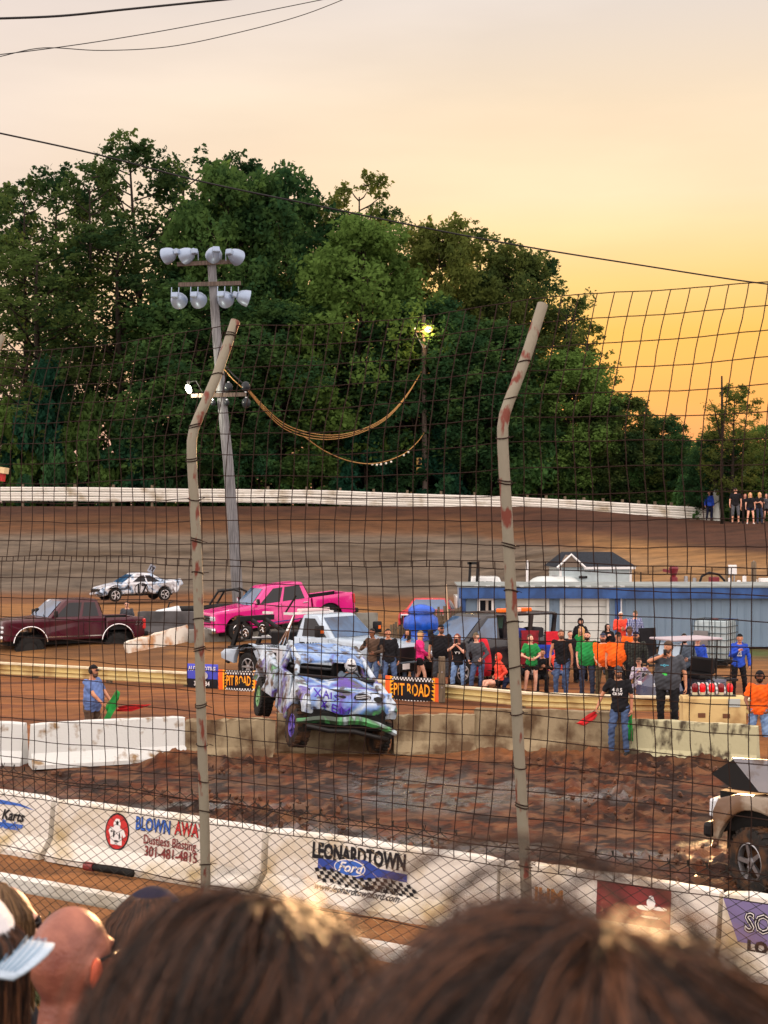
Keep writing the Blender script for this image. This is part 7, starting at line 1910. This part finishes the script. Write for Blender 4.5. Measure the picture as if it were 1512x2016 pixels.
# ------------------------------------------------------------------ poles, lamps and wires
polem = mat('grey_pole_wood', lin(120, 122, 126), .9, var=.45, scale=2.5, stretch=(9, 9, .6), bump=.5)
polem2 = mat('brown_pole_wood', lin(96, 84, 76), .9, var=.45, scale=2.5, stretch=(9, 9, .6), bump=.5)
def flood_pole():
    Y = 62.0; base = P(472, 1186, Y); top = P(416, 522, Y)
    o = empty('floodlight_pole', (base.x, Y, gh(base.x, Y)), label='leaning grey timber pole carrying eight floodlights on two crossarms', cat='light pole')
    b = Vector(o.location); pts = []
    for t, py, px in ((0, 1190, 472), (.2, 1050, 459), (.4, 920, 449), (.6, 790, 436), (.8, 650, 425), (1, 522, 416)): pts.append(P(px, py, Y) - b)
    pts[0].z = -.3
    MB().tube(pts, [.24, .23, .22, .20, .19, .18], 14).build('pole', polem, o, smooth=50)
    q = lambda px, py, dy=0: P(px, py, Y) - b + Vector((0, dy, 0))
    for (a, c) in (((350, 534), (476, 528)), ((353, 574), (475, 571)), ((378, 792), (486, 789))): 
        m_ = (q(*a) + q(*c)) / 2; L = (q(*c) - q(*a)).length
        MB().box(m_ + Vector((0, -.22, 0)), (L, .12, .17), rot=(0, -math.atan2(q(*c).z - q(*a).z, q(*c).x - q(*a).x), 0)).build('crossarm', polem2, o)
    lampm = mat('lamp_shell', lin(138, 156, 180), .42, .35); lens = mat('lamp_glass', lin(150, 150, 150), .1)
    for k, (px, py, ax, az, hang) in enumerate(((335, 517, -60, 12, 0), (371, 517, -50, 14, 0), (424, 515, -14, 20, 0), (465, 519, 30, 34, 0), (353, 604, 10, -26, 1), (391, 603, 12, -26, 1), (444, 602, 14, -22, 1), (482, 600, 70, -8, 1))):
        c = q(px, py, -.35); l_ = empty('floodlight', b + c, label=['top row floodlight, leftmost', 'top row floodlight, second from the left', 'top row floodlight just right of the pole top', 'top row floodlight, rightmost', 'lower row floodlight, leftmost', 'lower row floodlight, second from the left', 'lower row floodlight just right of the pole', 'lower row floodlight, rightmost, turned side on'][k], cat='floodlight', group='floodlights on the leaning pole'); l_.scale = (1.15, 1.15, 1.15)
        # dish opens away (towards the track); axis direction
        dirv = Vector((math.sin(R(ax)), math.cos(R(ax)) * .85, -.25)).normalized(); M = dirv.to_track_quat('Z', 'Y').to_matrix()
        MB().lathe([(.05, -.30), (.13, -.26), (.22, -.16), (.285, 0), (.31, .17), (.30, .17), (.27, .0), (.0001, -.02)], n=24, rot=M).build('reflector', lampm, l_, smooth=50)
        MB().lathe([(.295, .15), (.0001, .19)], n=20, rot=M).build('lens', lens, l_, smooth=True)
        hd = -dirv * .36; MB().box(hd, (.26, .2, .16), rot=M, r=.03).build('ballast', lampm, l_)
        s = 1 if hang else -1
        for u in (-.13, .13): MB().tube([hd + Vector((u, 0, 0)), hd + Vector((u, .1, s * .30))], .018, 5).build('bracket', lampm, l_)
    # lit lamp on the lower crossarm, small dark lamps
    l_ = empty('lit_lamp', P(373, 779, Y) + Vector((0, -.3, 0)), label='glaring lit lamp left of the pole on the lowest crossarm', cat='lamp')
    MB().sphere((0, 0, 0), (.12, .12, .20), 16, 10, rot=(0, -.4, 0)).build('bulb', mat('lit_bulb', (1, .95, .75), .3, emit=(1, .93, .66, 22)), l_, smooth=True)
    MB().lathe([(.06, .22), (.1, .3), (.05, .36)], n=12).build('cap', BLK, l_); MB().tube([(0, 0, .3), (.3, .1, .35), (.55, .2, -.1)], .02, 5).build('bracket', BLK, l_)
    for k, (px, py) in enumerate(((451, 776), (485, 774), (421, 806), (486, 806), (448, 806))):
        g = empty('insulator', P(px, py, Y) + Vector((0, -.25, 0)), label=['dark round fitting above the lowest crossarm by the pole', 'dark round fitting above the lowest crossarm at the cable end', 'small dark fitting under the lowest crossarm, left of the pole', 'dark round fitting under the right end of the lowest crossarm', 'small dark fitting under the lowest crossarm, right of the pole'][k], cat='fitting', group='dark fittings on the lowest crossarm')
        rr = .19 if k in (0, 1, 3) else .11
        MB().sphere((0, 0, 0), (rr, rr, rr * 1.15), 14, 9).build('housing', mat('dark_lamp_housing', (.02, .025, .03), .2), g, smooth=True); MB().lathe([(.05, rr), (.05, rr + .06)] if k != 1 else [(.05, -rr - .06), (.05, -rr)], n=8).build('neck', STEEL, g)
    return Y
FY = flood_pole()
def lamp_pole():
    Y = 98; x = X_(836, Y); zb = gh(x, Y); o = empty('street_lamp', (x, Y, zb), label='brown timber pole with a glowing orange lamp near its top, behind the far rail', cat='light pole')
    b = Vector(o.location); q = lambda px, py, dy=0: P(px, py, Y) - b + Vector((0, dy, 0))
    MB().tube([(0.05, 0, -.3), q(836, 900), q(835, 760), q(834, 632)], [.19, .18, .16, .14], 12).build('pole', polem2, o, smooth=50)
    MB().box(q(828, 665, -.2), (1.1, .1, .1)).build('crossarm', wood, o)
    MB().tube([q(818, 668, -.2), q(833, 697, -.2)], .035, 5).build('brace', STEEL, o); MB().tube([q(848, 672, -.2), q(836, 697, -.2)], .035, 5).build('brace', STEEL, o)
    MB().sphere(q(813, 659, -.2), (.22, .2, .13), 12, 8).build('unlit_head', STEEL, o, smooth=True)
    MB().sphere(q(843, 661, -.3), (.26, .22, .20), 16, 10).build('lit_head', mat('lit_orange_bulb', (1, .8, .45), .3, emit=(1, .50, .12, 9)), o, smooth=True)
    MB().lathe([(.26, 0), (.2, .12), (.06, .16)], q(843, 654, -.3), 14).build('lamp_hood', BLK, o)
    t = empty('traffic_light', P(825, 945, Y - .2), label='small cream traffic light boxes hung on the left of the lamp pole', cat='traffic light')
    for k in range(2):
        h_ = MB().box((0, 0, .22 + k * .62), (.36, .3, .46), r=.04).build('housing', mat('traffic_cream', lin(196, 156, 80), .5), t)
        for s in (-1, 1): MB().lathe([(.09, -.02), (.10, .05), (.0001, .04)], (s * 0 + .04, -.17, .22 + k * .62 + s * .11), 12, rot=(R(90), 0, 0)).build('lens', BLK, h_)
    MB().tube([(.02, .1, 0), (.02, .1, 1.1)], .03, 6).build('bracket', BLK, t)
    L = bpy.data.lights.new('street_lamp_glow', 'POINT'); L.energy = 350; L.color = (1, .6, .25); L.shadow_soft_size = .25
    lo = bpy.data.objects.new('street_lamp_glow', L); COL.objects.link(lo); lo.location = P(843, 664, Y - .7); 
    L2 = bpy.data.lights.new('lit_lamp_glow', 'POINT'); L2.energy = 260; L2.color = (1, .93, .7); L2.shadow_soft_size = .2
    lo2 = bpy.data.objects.new('lit_lamp_glow', L2); COL.objects.link(lo2); lo2.location = P(373, 782, FY - .8)
lamp_pole()
def wire_thing(name, label, pts3, r, m, cat='cable', n=6):
    o = MB().tube([Vector(p) - Vector(pts3[0]) for p in pts3], r, n).build(name, m, None, smooth=True); o.location = pts3[0]; tag(o, label, cat); return o
def px_curve(pp, Y0, Y1, sub=8):
    """smooth curve through pixel points, depth going from Y0 to Y1"""
    out = []; n = len(pp)
    for i in range(n - 1):
        p0, p1, p2, p3 = pp[max(0, i - 1)], pp[i], pp[i + 1], pp[min(n - 1, i + 2)]
        for k in range(sub):
            t = k / sub
            f = lambda a, b, c, d: .5 * ((2 * b) + (-a + c) * t + (2 * a - 5 * b + 4 * c - d) * t * t + (-a + 3 * b - 3 * c + d) * t ** 3)
            s = (i + t) / (n - 1); out.append(P(f(p0[0], p1[0], p2[0], p3[0]), f(p0[1], p1[1], p2[1], p3[1]), Y0 + (Y1 - Y0) * s))
    out.append(P(pp[-1][0], pp[-1][1], Y1)); return out
cab_m = mat('cable_black', (.012, .012, .014), .5); cab_o = mat('pale_cable', lin(176, 132, 74), .5, .2)
wire_thing('power_cable', 'thick twisted black power cable crossing the top left corner', px_curve([(-60, 48), (0, 48), (120, 43), (250, 30), (380, 17), (500, 5), (620, -10)], 16, 19), .0135, cab_m, n=8)
wire_thing('power_cable', 'thin upper wire across the top left sky', px_curve([(-60, 122), (0, 119), (150, 100), (300, 76), (450, 48), (600, 18), (760, -14)], 20, 24), .0065, cab_m)
wire_thing('power_cable', 'thin lower wire with a longer sag across the top left sky', px_curve([(-40, 130), (0, 123), (85, 106), (200, 111), (330, 104), (460, 78), (600, 40), (730, -12)], 21, 24), .0065, cab_m)
wire_thing('power_cable', 'long dark wire slanting down across the picture from left to right', px_curve([(-60, 262), (0, 274), (200, 318), (400, 370), (640, 420), (850, 463), (1050, 500), (1250, 532), (1450, 563), (1600, 582)], 36, 44), .022, cab_m)
for k, (dy, lab) in enumerate(((0, 'upper sagging pale cable between the two poles'), (5, 'middle sagging pale cable between the two poles'), (10, 'lower sagging pale cable between the two poles'))):
    wire_thing('sagging_cable', lab, px_curve([(487, 776 + dy * .4), (520, 812 + dy * .8), (560, 846 + dy), (610, 864 + dy), (660, 868 + dy * .8), (710, 858 + dy * .6), (760, 832 + dy * .5), (800, 790 + dy * .3), (833, 738)], FY - .3, 97.6), .022, cab_o)
wire_thing('stay_cable', 'short doubled cable from the pole down to the dark fitting', px_curve([(441, 728), (460, 750), (485, 772)], FY - .2, FY - .3), .03, cab_m)
wire_thing('stay_cable', 'short lower cable from the pole to the crossarm end', px_curve([(441, 738), (460, 760), (483, 780)], FY - .2, FY - .35), .02, cab_o)
sl = wire_thing('string_lights', 'low loop of cable with small bulbs left of the street lamp pole', px_curve([(600, 872), (640, 900), (690, 920), (740, 924), (790, 908), (820, 884), (836, 862)], 70, 97.6), .028, cab_o)
for (px, py) in ((733, 926), (742, 927), (750, 926), (760, 924), (770, 921), (795, 908), (804, 902)):
    Yq = 70 + 27.6 * (px - 600) / 236; p = P(px, py, Yq) - sl.location; MB().sphere(p, .07, 8, 6).build('bulb', mat('pale_bulb', (.7, .68, .6), .3), sl, smooth=True)
# right side bare poles
o = empty('timber_post', P(1408, 1030, 90), label='thick bare timber post at the end of the banking rail, pale lower half', cat='post')
MB().tube([(0.08, 0, -1), (.05, 0, 1.7)], .2, 12).build('painted_base', mat('post_pale', lin(190, 196, 190), .7), o, smooth=50); MB().tube([(.05, 0, 1.69), (0, 0, (1030 - 912) * 90 / F)], .19, 12).build('shaft', polem2, o, smooth=50)
o = empty('dead_trunk', P(1421, 1000, 87.4), label='tall bare dead trunk with a curved branch rising beside the lone tree', cat='tree')
MB().tube([(0, 0, -2), (.02, 0, 5), (0, 0, (1000 - 752) * 87.4 / F)], [.10, .08, .05], 8).build('trunk', BARK, o, smooth=True); MB().tube([(0, 0, 3.4), (-.25, 0, 4.6), (-.45, 0, 5.6), (-.75, 0, 6.1)], [.06, .05, .03, .02], 6).build('branch', BARK, o, smooth=True)
# things on and behind the shed roof at the right
def roof_clutter():
    Y = 60.5
    T = empty('tank_truck', (X_(1420, Y), Y, .9), label='flat tank body with valves and hoses behind the right part of the shed', cat='tank')
    zt = Z_(1163, Y) - .9
    MB().capsule((-2.0, 0, zt - .5), .55, (1.9, 0, zt - .5), .55, 18, 5).build('tank_shell', mat('tank_pale', lin(200, 200, 190), .5), T, smooth=True)
    MB().box((0, 0, zt + .04), (4.2, .9, .06)).build('walkway', WHT, T)
    rd = mat('valve_red', lin(110, 24, 36), .5)
    MB().lathe([(.16, 0), (.16, .25), (.08, .3), (.14, .42), (.2, .62), (.16, .7), (.0001, .72)], (-1.95, 0, zt + .05), 14).build('red_valve', rd, T, smooth=40)
    MB().box((-2.15, 0, zt + .55), (.5, .12, .12), rot=(0, .2, 0)).build('valve_handle', rd, T)
    MB().tube([(-.9, 0, zt + .05), (-.8, 0, zt + .35), (-.5, 0, zt + .5), (-.1, 0, zt + .42), (.2, 0, zt + .1)], .05, 8).build('hose', BLK, T, smooth=True)
    MB().box((-.3, 0, zt + .2), (.4, .3, .25), r=.04).build('pump', rd, T)
    for x, h_, m_ in ((-1.45, .3, STEEL), (-1.1, .22, STEEL), (.35, .22, WHT), (.72, .12, WHT), (.95, .3, WHT), (1.4, .16, WHT)): MB().lathe([(.08, 0), (.08, h_), (.0001, h_ + .02)], (x, 0, zt + .05), 12).build('cap', m_, T)
    MB().box((1.85, 0, zt + .16), (.55, .4, .22), r=.02).build('white_box', WHT, T)
    for x in (-1.5, 1.5): MB().box((x, 0, .1), (.2, 1.0, .9)).build('support', BLK, T)
    o = empty('meter_box', (X_(1442, 59.5), 59.5, .5), label='small white meter box on a post above the right part of the shed', cat='box')
    zz = Z_(1140, 59.5) - .5; MB().box((0, 0, zz + .14), (.32, .18, .38), r=.02).build('cabinet', WHT, o); MB().tube([(-.06, 0, 0), (-.06, 0, zz)], .035, 8).build('pipe', STEEL, o); MB().tube([(.07, 0, 0), (.07, 0, zz)], .03, 8).build('pipe', STEEL, o); MB().tube([(-.22, .05, 0), (-.22, .05, zz + .25)], .06, 8).build('timber', wood, o)
    o = empty('timber_stake', (X_(1484, 60), 60, .5), label='short thick grey stake behind the right end of the shed roof', cat='post'); MB().lathe([(.11, 0), (.11, Z_(1120, 60) - .5), (.08, Z_(1118, 60) - .48)], n=10).build('timber', wood, o, smooth=40)
    MB().lathe([(.02, 0), (.02, .05)], (0, 0, Z_(1118, 60) - .5), 6).build('nail', STEEL, o)
    o = empty('white_pipe', (X_(1038, 59), 59, .5), label='thin white upright pipe left of the small shed', cat='pipe'); MB().tube([(0, 0, 0), (0, 0, Z_(1118, 59) - .5)], .05, 8).build('shaft', WHT, o); MB().sphere((0, 0, Z_(1118, 59) - .5), .055, 8, 6).build('cap', WHT, o)
roof_clutter()
# black roll-cage wreck behind the pink truck, quad bike
def cage_wreck():
    Y = 59; o = empty('stripped_car', (X_(452, Y), Y, gh(X_(452, Y), Y)), label='stripped black car shell with a bare roof frame behind the bonnet of the pink truck', cat='wrecked car', rot=(0, 0, R(170)), scale=(.75, .75, .85))
    slab([(-1.2, .3)] + arc(0.9, .34, .38, 178, 2, 8) + [(1.6, .35), (1.6, .8), (.9, 1.0), (-1.2, 1.02)], .8, .08).build('body', mat('charred_black', (.02, .02, .022), .5, var=.5), o, smooth=30)
    for s in (-1, 1): MB().tube([(.9, s * .7, 1.0), (.45, s * .6, 1.62), (-.4, s * .6, 1.72), (-.75, s * .62, 1.6), (-.75, s * .68, 1.0)], .06, 8).build('roof_frame', mat('charred_black', (.02, .02, .022), .5), o)
    MB().box((.02, 0, 1.69), (1.0, 1.2, .05), r=.02).build('roof', mat('charred_black', (.02, .02, .022), .5), o)
    for s in (-1, 1): wheel(o, .9, s * .7, .32, .32, .2)
cage_wreck()
def quad():
    Y = 56.5; o = empty('quad_bike', (X_(355, Y), Y, gh(X_(355, Y), Y)), label='white and black quad bike parked behind the dark barrier', cat='quad bike', rot=(0, 0, R(178)))
    wm = mat('quad_white', lin(206, 214, 220), .35); r = .28
    for x in (.6, -.6):
        for s in (-1, 1): wheel(o, x, s * .45, r, r, .24, RUB, STEEL, 4, rimr=.5)
        for s in (-1, 1): MB().loft([[(x + .34 * math.cos(a), s * .28, .32 + .34 * math.sin(a)) for a in np.linspace(.3, 2.9, 8)], [(x + .36 * math.cos(a), s * .62, .30 + .34 * math.sin(a)) for a in np.linspace(.3, 2.9, 8)]], caps=False, closed=False).build('mudguard', wm, o, smooth=True)
    MB().capsule((.85, 0, .62), .16, (.1, 0, .74), .2, 12, 4).build('nose', wm, o, smooth=True); MB().capsule((.0, 0, .80), .13, (-.75, 0, .82), .14, 12, 4).build('seat', BLK, o, smooth=True)
    MB().capsule((.4, 0, .4), .2, (-.4, 0, .4), .2, 10, 3).build('engine', UNDER, o, smooth=True)
    MB().tube([(.35, -.36, 1.08), (.42, -.12, 1.05), (.42, .12, 1.05), (.35, .36, 1.08)], .02, 6).build('handlebar', BLK, o); MB().tube([(.42, 0, 1.05), (.55, 0, .6)], .03, 6).build('steering_stem', BLK, o)
    MB().tube([(-.7, -.3, .9), (-1.05, -.3, .95), (-1.05, .3, .95), (-.7, .3, .9)], .02, 6).build('rear_rack', BLK, o)
quad()
# red sign corner at the left edge, pipe on the near barrier foot
o = empty('marshal_stand', P(-30, 935, 24), label='edge of a red panelled stand with a cream top board at the left edge', cat='stand')
MB().box((0, 0, 0.02), (.72, .3, .10), rot=(0, R(8), 0)).build('top_board', mat('cream_board', lin(220, 196, 150), .6), o); MB().box((-.02, .02, -.10), (.66, .2, .14), rot=(0, R(6), 0)).build('red_panel', RED, o); MB().tube([(-.3, 0, -.1), (-.3, 0, -3.4)], .05, 8).build('leg', STEEL, o)
MB().box((-.08, .1, .28), (.5, .2, .38), r=.02).build('dark_box', BLK, o)
t_ = nb_t(245); pp = NB_P + NB_D * t_ - NB_N * .45
o = empty('rubber_hose', (pp.x, pp.y, .05), label='short black and red hose lying at the foot of the near barrier', cat='hose', rot=(0, 0, math.atan2(NB_D.y, NB_D.x)))
MB().tube([(-.2, 0, 0.03), (.2, .03, .03), (.55, .0, .03)], .05, 8).build('tube', RUB, o, smooth=True); MB().lathe([(.06, -.05), (.06, .1)], (-.22, 0, .03), 10, rot=(0, R(90), 0)).build('red_end', DRD, o)
# ------------------------------------------------------------------ spectators close to the camera
def hair_shader(name, c1, c2, tr=.35):
    m = bpy.data.materials.new(name); m.use_nodes = True; n, l = m.node_tree.nodes, m.node_tree.links; n.clear()
    out = n.new('ShaderNodeOutputMaterial'); p = n.new('ShaderNodeBsdfPrincipled'); t = n.new('ShaderNodeBsdfTranslucent'); mx = n.new('ShaderNodeMixShader'); mx.inputs[0].default_value = tr
    g = n.new('ShaderNodeNewGeometry'); cr = n.new('ShaderNodeMixRGB'); cr.inputs[1].default_value = c1; cr.inputs[2].default_value = c2
    pw = n.new('ShaderNodeMath'); pw.operation = 'POWER'; pw.inputs[1].default_value = 3.2; l.new(g.outputs['Random Per Island'], pw.inputs[0]); l.new(pw.outputs[0], cr.inputs[0]); l.new(cr.outputs[0], p.inputs['Base Color']); l.new(cr.outputs[0], t.inputs[0])
    p.inputs['Roughness'].default_value = .38; p.inputs['Specular IOR Level'].default_value = .6
    l.new(p.outputs[0], mx.inputs[1]); l.new(t.outputs[0], mx.inputs[2]); l.new(mx.outputs[0], out.inputs[0]); return m
def strands(parent, c, r, n, seed, m, whorl=(0, -.3), length=1.9, rad=.00045, puff=.10, sweep=(0, 0), part=0.0, name='hair'):
    """n strands combed over an ellipsoid head of radii r about c (parent space), from a whorl outwards then hanging"""
    rs = np.random.RandomState(seed); K = 15
    ph = rs.uniform(0, 2 * PI, n); t0 = np.abs(rs.normal(0, .8, n)) % 1.5; Ls = length * rs.uniform(.6, 1.1, n)
    cl = np.floor(ph * 14 / (2 * PI) + 1.1 * np.sin(t0 * 3)) ; lift = rs.uniform(0, 1, n) ** 2
    clump = _rs_tab(cl.astype(int), seed)
    ax = np.array([whorl[0], whorl[1], 1.0]); ax /= np.linalg.norm(ax); u = np.cross(ax, [0, 1, 0.2]); u /= np.linalg.norm(u); v = np.cross(ax, u)
    P3 = np.zeros((n, K, 3)); fz = rs.normal(0, 1, (n, 3)); f2 = rs.uniform(0, 6.28, (n, 3)); fly = (rs.rand(n) < .10)[:, None] * rs.uniform(.2, 1.0, (n, 1))
    for k in range(K):
        s = k / (K - 1); th = t0 + Ls * s * (1 - .15 * s); p2 = ph + .28 * np.sin(s * 3 + clump * 6) * clump + part * s
        thc = np.minimum(th, 1.75)
        d = np.cos(thc)[:, None] * ax + np.sin(thc)[:, None] * (np.cos(p2)[:, None] * u + np.sin(p2)[:, None] * v)
        R_ = 1.02 + puff * (.35 * clump + .35 * lift + .4 * lift * np.sin(s * PI)) + .03 * np.sin(ph * 23 + s * 4)
        pos = d * R_[:, None] * np.array(r)
        over = np.maximum(0, th - 1.75)[:, None]
        pos = pos + over * np.array([sweep[0] * .1, sweep[1] * .1, -r[2] * 1.0])
        P3[:, k] = pos + np.array(c) + fz * .0035 * np.sin(f2 + s * 4.5) + d * fly * .035 * np.sin(s * 2.6 + f2[:, :1])
    T = np.gradient(P3, axis=1); T /= np.linalg.norm(T, axis=2)[..., None] + 1e-9
    A = np.cross(T, np.array([.3, .5, .8])); A /= np.linalg.norm(A, axis=2)[..., None] + 1e-9; Bv = np.cross(T, A)
    w = rad * (1 - .75 * np.linspace(0, 1, K) ** 2)[None, :, None] * rs.uniform(.6, 1.4, (n, 1, 1))
    rings = np.stack([P3 + A * w, P3 + (-.5 * A + .87 * Bv) * w, P3 + (-.5 * A - .87 * Bv) * w], 2)   # n,K,3,3
    V = rings.reshape(-1, 3); idx = np.arange(n * K * 3).reshape(n, K, 3)
    q = []
    for j in range(3):
        j2 = (j + 1) % 3; q.append(np.stack([idx[:, :-1, j], idx[:, :-1, j2], idx[:, 1:, j2], idx[:, 1:, j]], -1).reshape(-1, 4))
    return np_mesh(name, V, np.concatenate(q), m, parent, smooth=True)
def _rs_tab(i, seed): return np.random.RandomState(seed + 99).rand(64)[i % 64]
HD1 = hair_shader('dark_brown_hair', (.010, .006, .005, 1), (.34, .14, .065, 1))
HD2 = hair_shader('near_black_hair', (.012, .007, .005, 1), (.24, .10, .048, 1))
SCALP = mat('scalp_dark', (.010, .007, .006), .8)
def near_head(px, ytop, Y, rr, label, face, hm_, seed, n, whorl, sk='tan', top='navy', part=0, puff=.12, length=2.0):
    ztop = Z_(ytop, Y); cz = ztop - rr[2] * 1.08; X = X_(px, Y); k = 1.0
    zl = cz - (.5 + 1.645 - .93)
    i = person(0, 0, 1, face, 1.75, sk, top, 'jean', sleeve='long', sit=1, hair=None, label=label, loc=(X, Y, zl), group=None)
    c = i['up'](0, .0, 1.645)
    MB().sphere(c, (rr[0], rr[1], rr[2]), 28, 18).build('under_hair', SCALP, i['root'], smooth=True)
    o = strands(i['root'], tuple(c), rr, n, seed, hm_, whorl, puff=puff, length=length, part=part)
    return i, o
# right, closest head
i1, h1 = near_head(1120, 1905, .74, (.095, .110, .116), 'person with tousled dark brown hair seen from behind, closest to the camera at the right', 8, HD1, 21, 6500, (.15, -.1), part=.5, puff=.42)
# loose flyaway locks standing off the crown
def lock(parent, pts, r, n, seed, m, name='loose_lock'):
    rs = random.Random(seed); mb = MB()
    for k in range(n):
        o = Vector((rs.uniform(-1, 1), rs.uniform(-1, 1), rs.uniform(-1, 1))) * .0035
        mb.tube([Vector(p) + o * (1 + .8 * math.sin(i * .9 + k)) for i, p in enumerate(pts)], r, 3)
    mb.build(name, m, parent, smooth=True)
base = i1['root'].location
def loc1(px, py, Y=.74):
    p = P(px, py, Y); M = Matrix.Rotation(i1['root'].rotation_euler.z, 4, 'Z'); M.translation = base; return M.inverted() @ p
def smooth_px(pp, Y0, Y1): return [loc1(756 + p.x * F / p.y, HY - (p.z - CZ) * F / p.y, p.y) for p in px_curve(pp, Y0, Y1, 5)]
lock(i1['root'], smooth_px([(560, 2060), (610, 1960), (680, 1850), (760, 1760), (860, 1695), (970, 1664), (1080, 1672), (1170, 1705), (1240, 1760)], .66, .74), .0005, 9, 3, HD1)
lock(i1['root'], smooth_px([(1120, 1760), (1180, 1720), (1260, 1735), (1340, 1800), (1400, 1880)], .72, .74), .0005, 10, 4, HD1)
lock(i1['root'], smooth_px([(880, 1790), (960, 1720), (1060, 1700), (1160, 1725), (1230, 1790)], .74, .72), .0005, 10, 5, HD1)
# left head, a little further off
i2, h2 = near_head(470, 1832, .98, (.084, .104, .112), 'person with smooth dark brown hair seen from behind, left of the closest head', 20, HD2, 33, 6000, (.1, .2), part=-.5, puff=.30)
# bald man with sunglasses
i3 = person(0, 0, 1, 38, 1.72, 'fair', 'navy', 'jean', sit=1, hair=None, shades=True, vox=.006, label='bald man in a navy shirt wearing sunglasses in the bottom left corner', loc=(X_(116, 3.0), 3.0, Z_(1912, 3.0) - 1.215 * .983))
bm_ = mat('sunburnt_skin', lin(160, 100, 80), .42, col2=lin(118, 66, 54), scale=14, lo=.35, hi=.68, bump=.18, bscale=120)
q = MB()
for s in (-1, 1): q.sphere((s * .086, -.004, -.012), (.010, .024, .036), 14, 10, rot=(0, 0, s * .5))
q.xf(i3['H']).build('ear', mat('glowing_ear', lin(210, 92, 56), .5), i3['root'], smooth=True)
q = MB().tube([(.070, -.06, -.075), (.083, -.02, -.06), (.085, .03, -.05), (.07, .075, -.055)], .0035, 5)
for o in i3['root'].children:
    if o.name.startswith('body'): o.data.materials.clear(); o.data.materials.append(bm_)
# person in a pale trucker cap at the left edge
capm = mat('pale_blue_cap', lin(176, 196, 214), .8, bump=.3, bscale=60, scale=20)
i4 = person(0, 0, 1, 268, 1.75, 'fair', 'grey', 'jean', sit=1, fem=True, hair=None, vox=.008, label='person in a pale blue trucker cap and backwards, cut by the left edge', loc=(X_(-66, 2.35), 2.35, Z_(1925, 2.35) - 1.215), head=(0, 0))
def trucker(i):
    q = MB(); rows = []
    for a in range(15):
        t = a / 14 * 2 - 1; row = []
        for b in range(9):
            s = b / 8; row.append((t * .092 * (1 - .10 * s), -.070 - .098 * s * math.sqrt(max(0.02, 1 - .72 * t * t)), .052 - .028 * t * t - .012 * s))
        rows.append(row)
    q.loft(rows, caps=False, closed=False); q.xf(i['H']); o = q.build('cap_brim', capm, i['root'], smooth=True); sm = o.modifiers.new('t', 'SOLIDIFY'); sm.thickness = .005
    for k in range(7):
        s = .2 + .11 * k; L = MB().tube([(t * .092 * (1 - .10 * s) * .93, -.070 - .098 * s * math.sqrt(max(.02, 1 - .72 * (t * .93) ** 2)), .0575 - .028 * (t * .93) ** 2 - .012 * s) for t in np.linspace(-1, 1, 20)], .0011, 4)
        L.xf(i['H']); L.build('stitching', mat('stitch_thread', lin(90, 130, 160), .8), o)
    q = MB().sphere((0, -.004, .035), (.094, .108, .108), 24, 14); q.v = [(x, y, max(z, .030)) for x, y, z in q.v]; q.xf(i['H']); q.build('cap_crown', mat('white_cap_front', lin(206, 206, 210), .8, bump=.3, bscale=80, scale=30), i['root'], smooth=True)
trucker(i4)
# others half hidden
i5 = person(0, 0, 1, 20, 1.7, 'tan', 'black', 'jean', sit=1, fem=True, hair=None, hat=('cap', 'navy'), vox=.008, label='person with brown hair and navy cap between the bald man and the near dark head', loc=(X_(286, 3.4), 3.4, Z_(1872, 3.4) - 1.18))
person(0, 0, 1, 30, 1.7, 'fair', 'white', 'jean', sit=1, hair='brown', hat=('cap', 'white'), vox=.008, label='person in a white cap mostly hidden behind the face of the bald man', loc=(X_(226, 4.3), 4.3, Z_(1925, 4.3) - 1.18))
i6 = person(0, 0, 1, 60, 1.7, 'fair', 'black', 'jean', sit=1, hair=None, fem=True, shades=True, vox=.008, label='blonde person at the left edge above the pale cap brim', loc=(X_(-18, 3.9), 3.9, Z_(1842, 3.9) - 1.18))

def back_hair(i, m, seed, n=1800, low=.30):
    rs = np.random.RandomState(seed); k = i['k']; c = i['up'](0, .03, 1.645); K = 10; a = rs.uniform(-2.3, 2.3, n); sp_ = rs.uniform(.8, 1.25, n); L = rs.uniform(.7, 1.15, n) * low; f = rs.uniform(0, 6.28, n)
    P3 = np.zeros((n, K, 3))
    for j in range(K):
        s = j / (K - 1); th = np.minimum(1.6, .1 + s * 3.2); dn = max(0, s - .45) / .55
        rr = .088 * np.sin(th) * (1 + .12 * sp_ * (s > .3)) + .008 * np.sin(f + s * 7)
        P3[:, j, 0] = np.sin(a) * rr; P3[:, j, 1] = -np.cos(a) * rr * 1.1 - .01; P3[:, j, 2] = .112 * np.cos(th) - L * dn + .012
    M = np.array(i['H'].to_3x3()); P3 = P3 @ M.T + np.array(i['H'].translation)
    w = .0008; A = np.array([w, 0, 0]); B_ = np.array([0, w, 0])
    V = np.stack([P3 + A, P3 - A * .5 + B_, P3 - A * .5 - B_], 2).reshape(-1, 3); idx = np.arange(n * K * 3).reshape(n, K, 3); q = []
    for j in range(3): q.append(np.stack([idx[:, :-1, j], idx[:, :-1, (j + 1) % 3], idx[:, 1:, (j + 1) % 3], idx[:, 1:, j]], -1).reshape(-1, 4))
    np_mesh('hair', V, np.concatenate(q), m, i['root'], smooth=True)
back_hair(i4, HD1, 41); back_hair(i5, HD1, 42, 2600); back_hair(i6, hair_shader('sunlit_blond_hair', (.10, .05, .02, 1), (.5, .30, .13, 1)), 43)
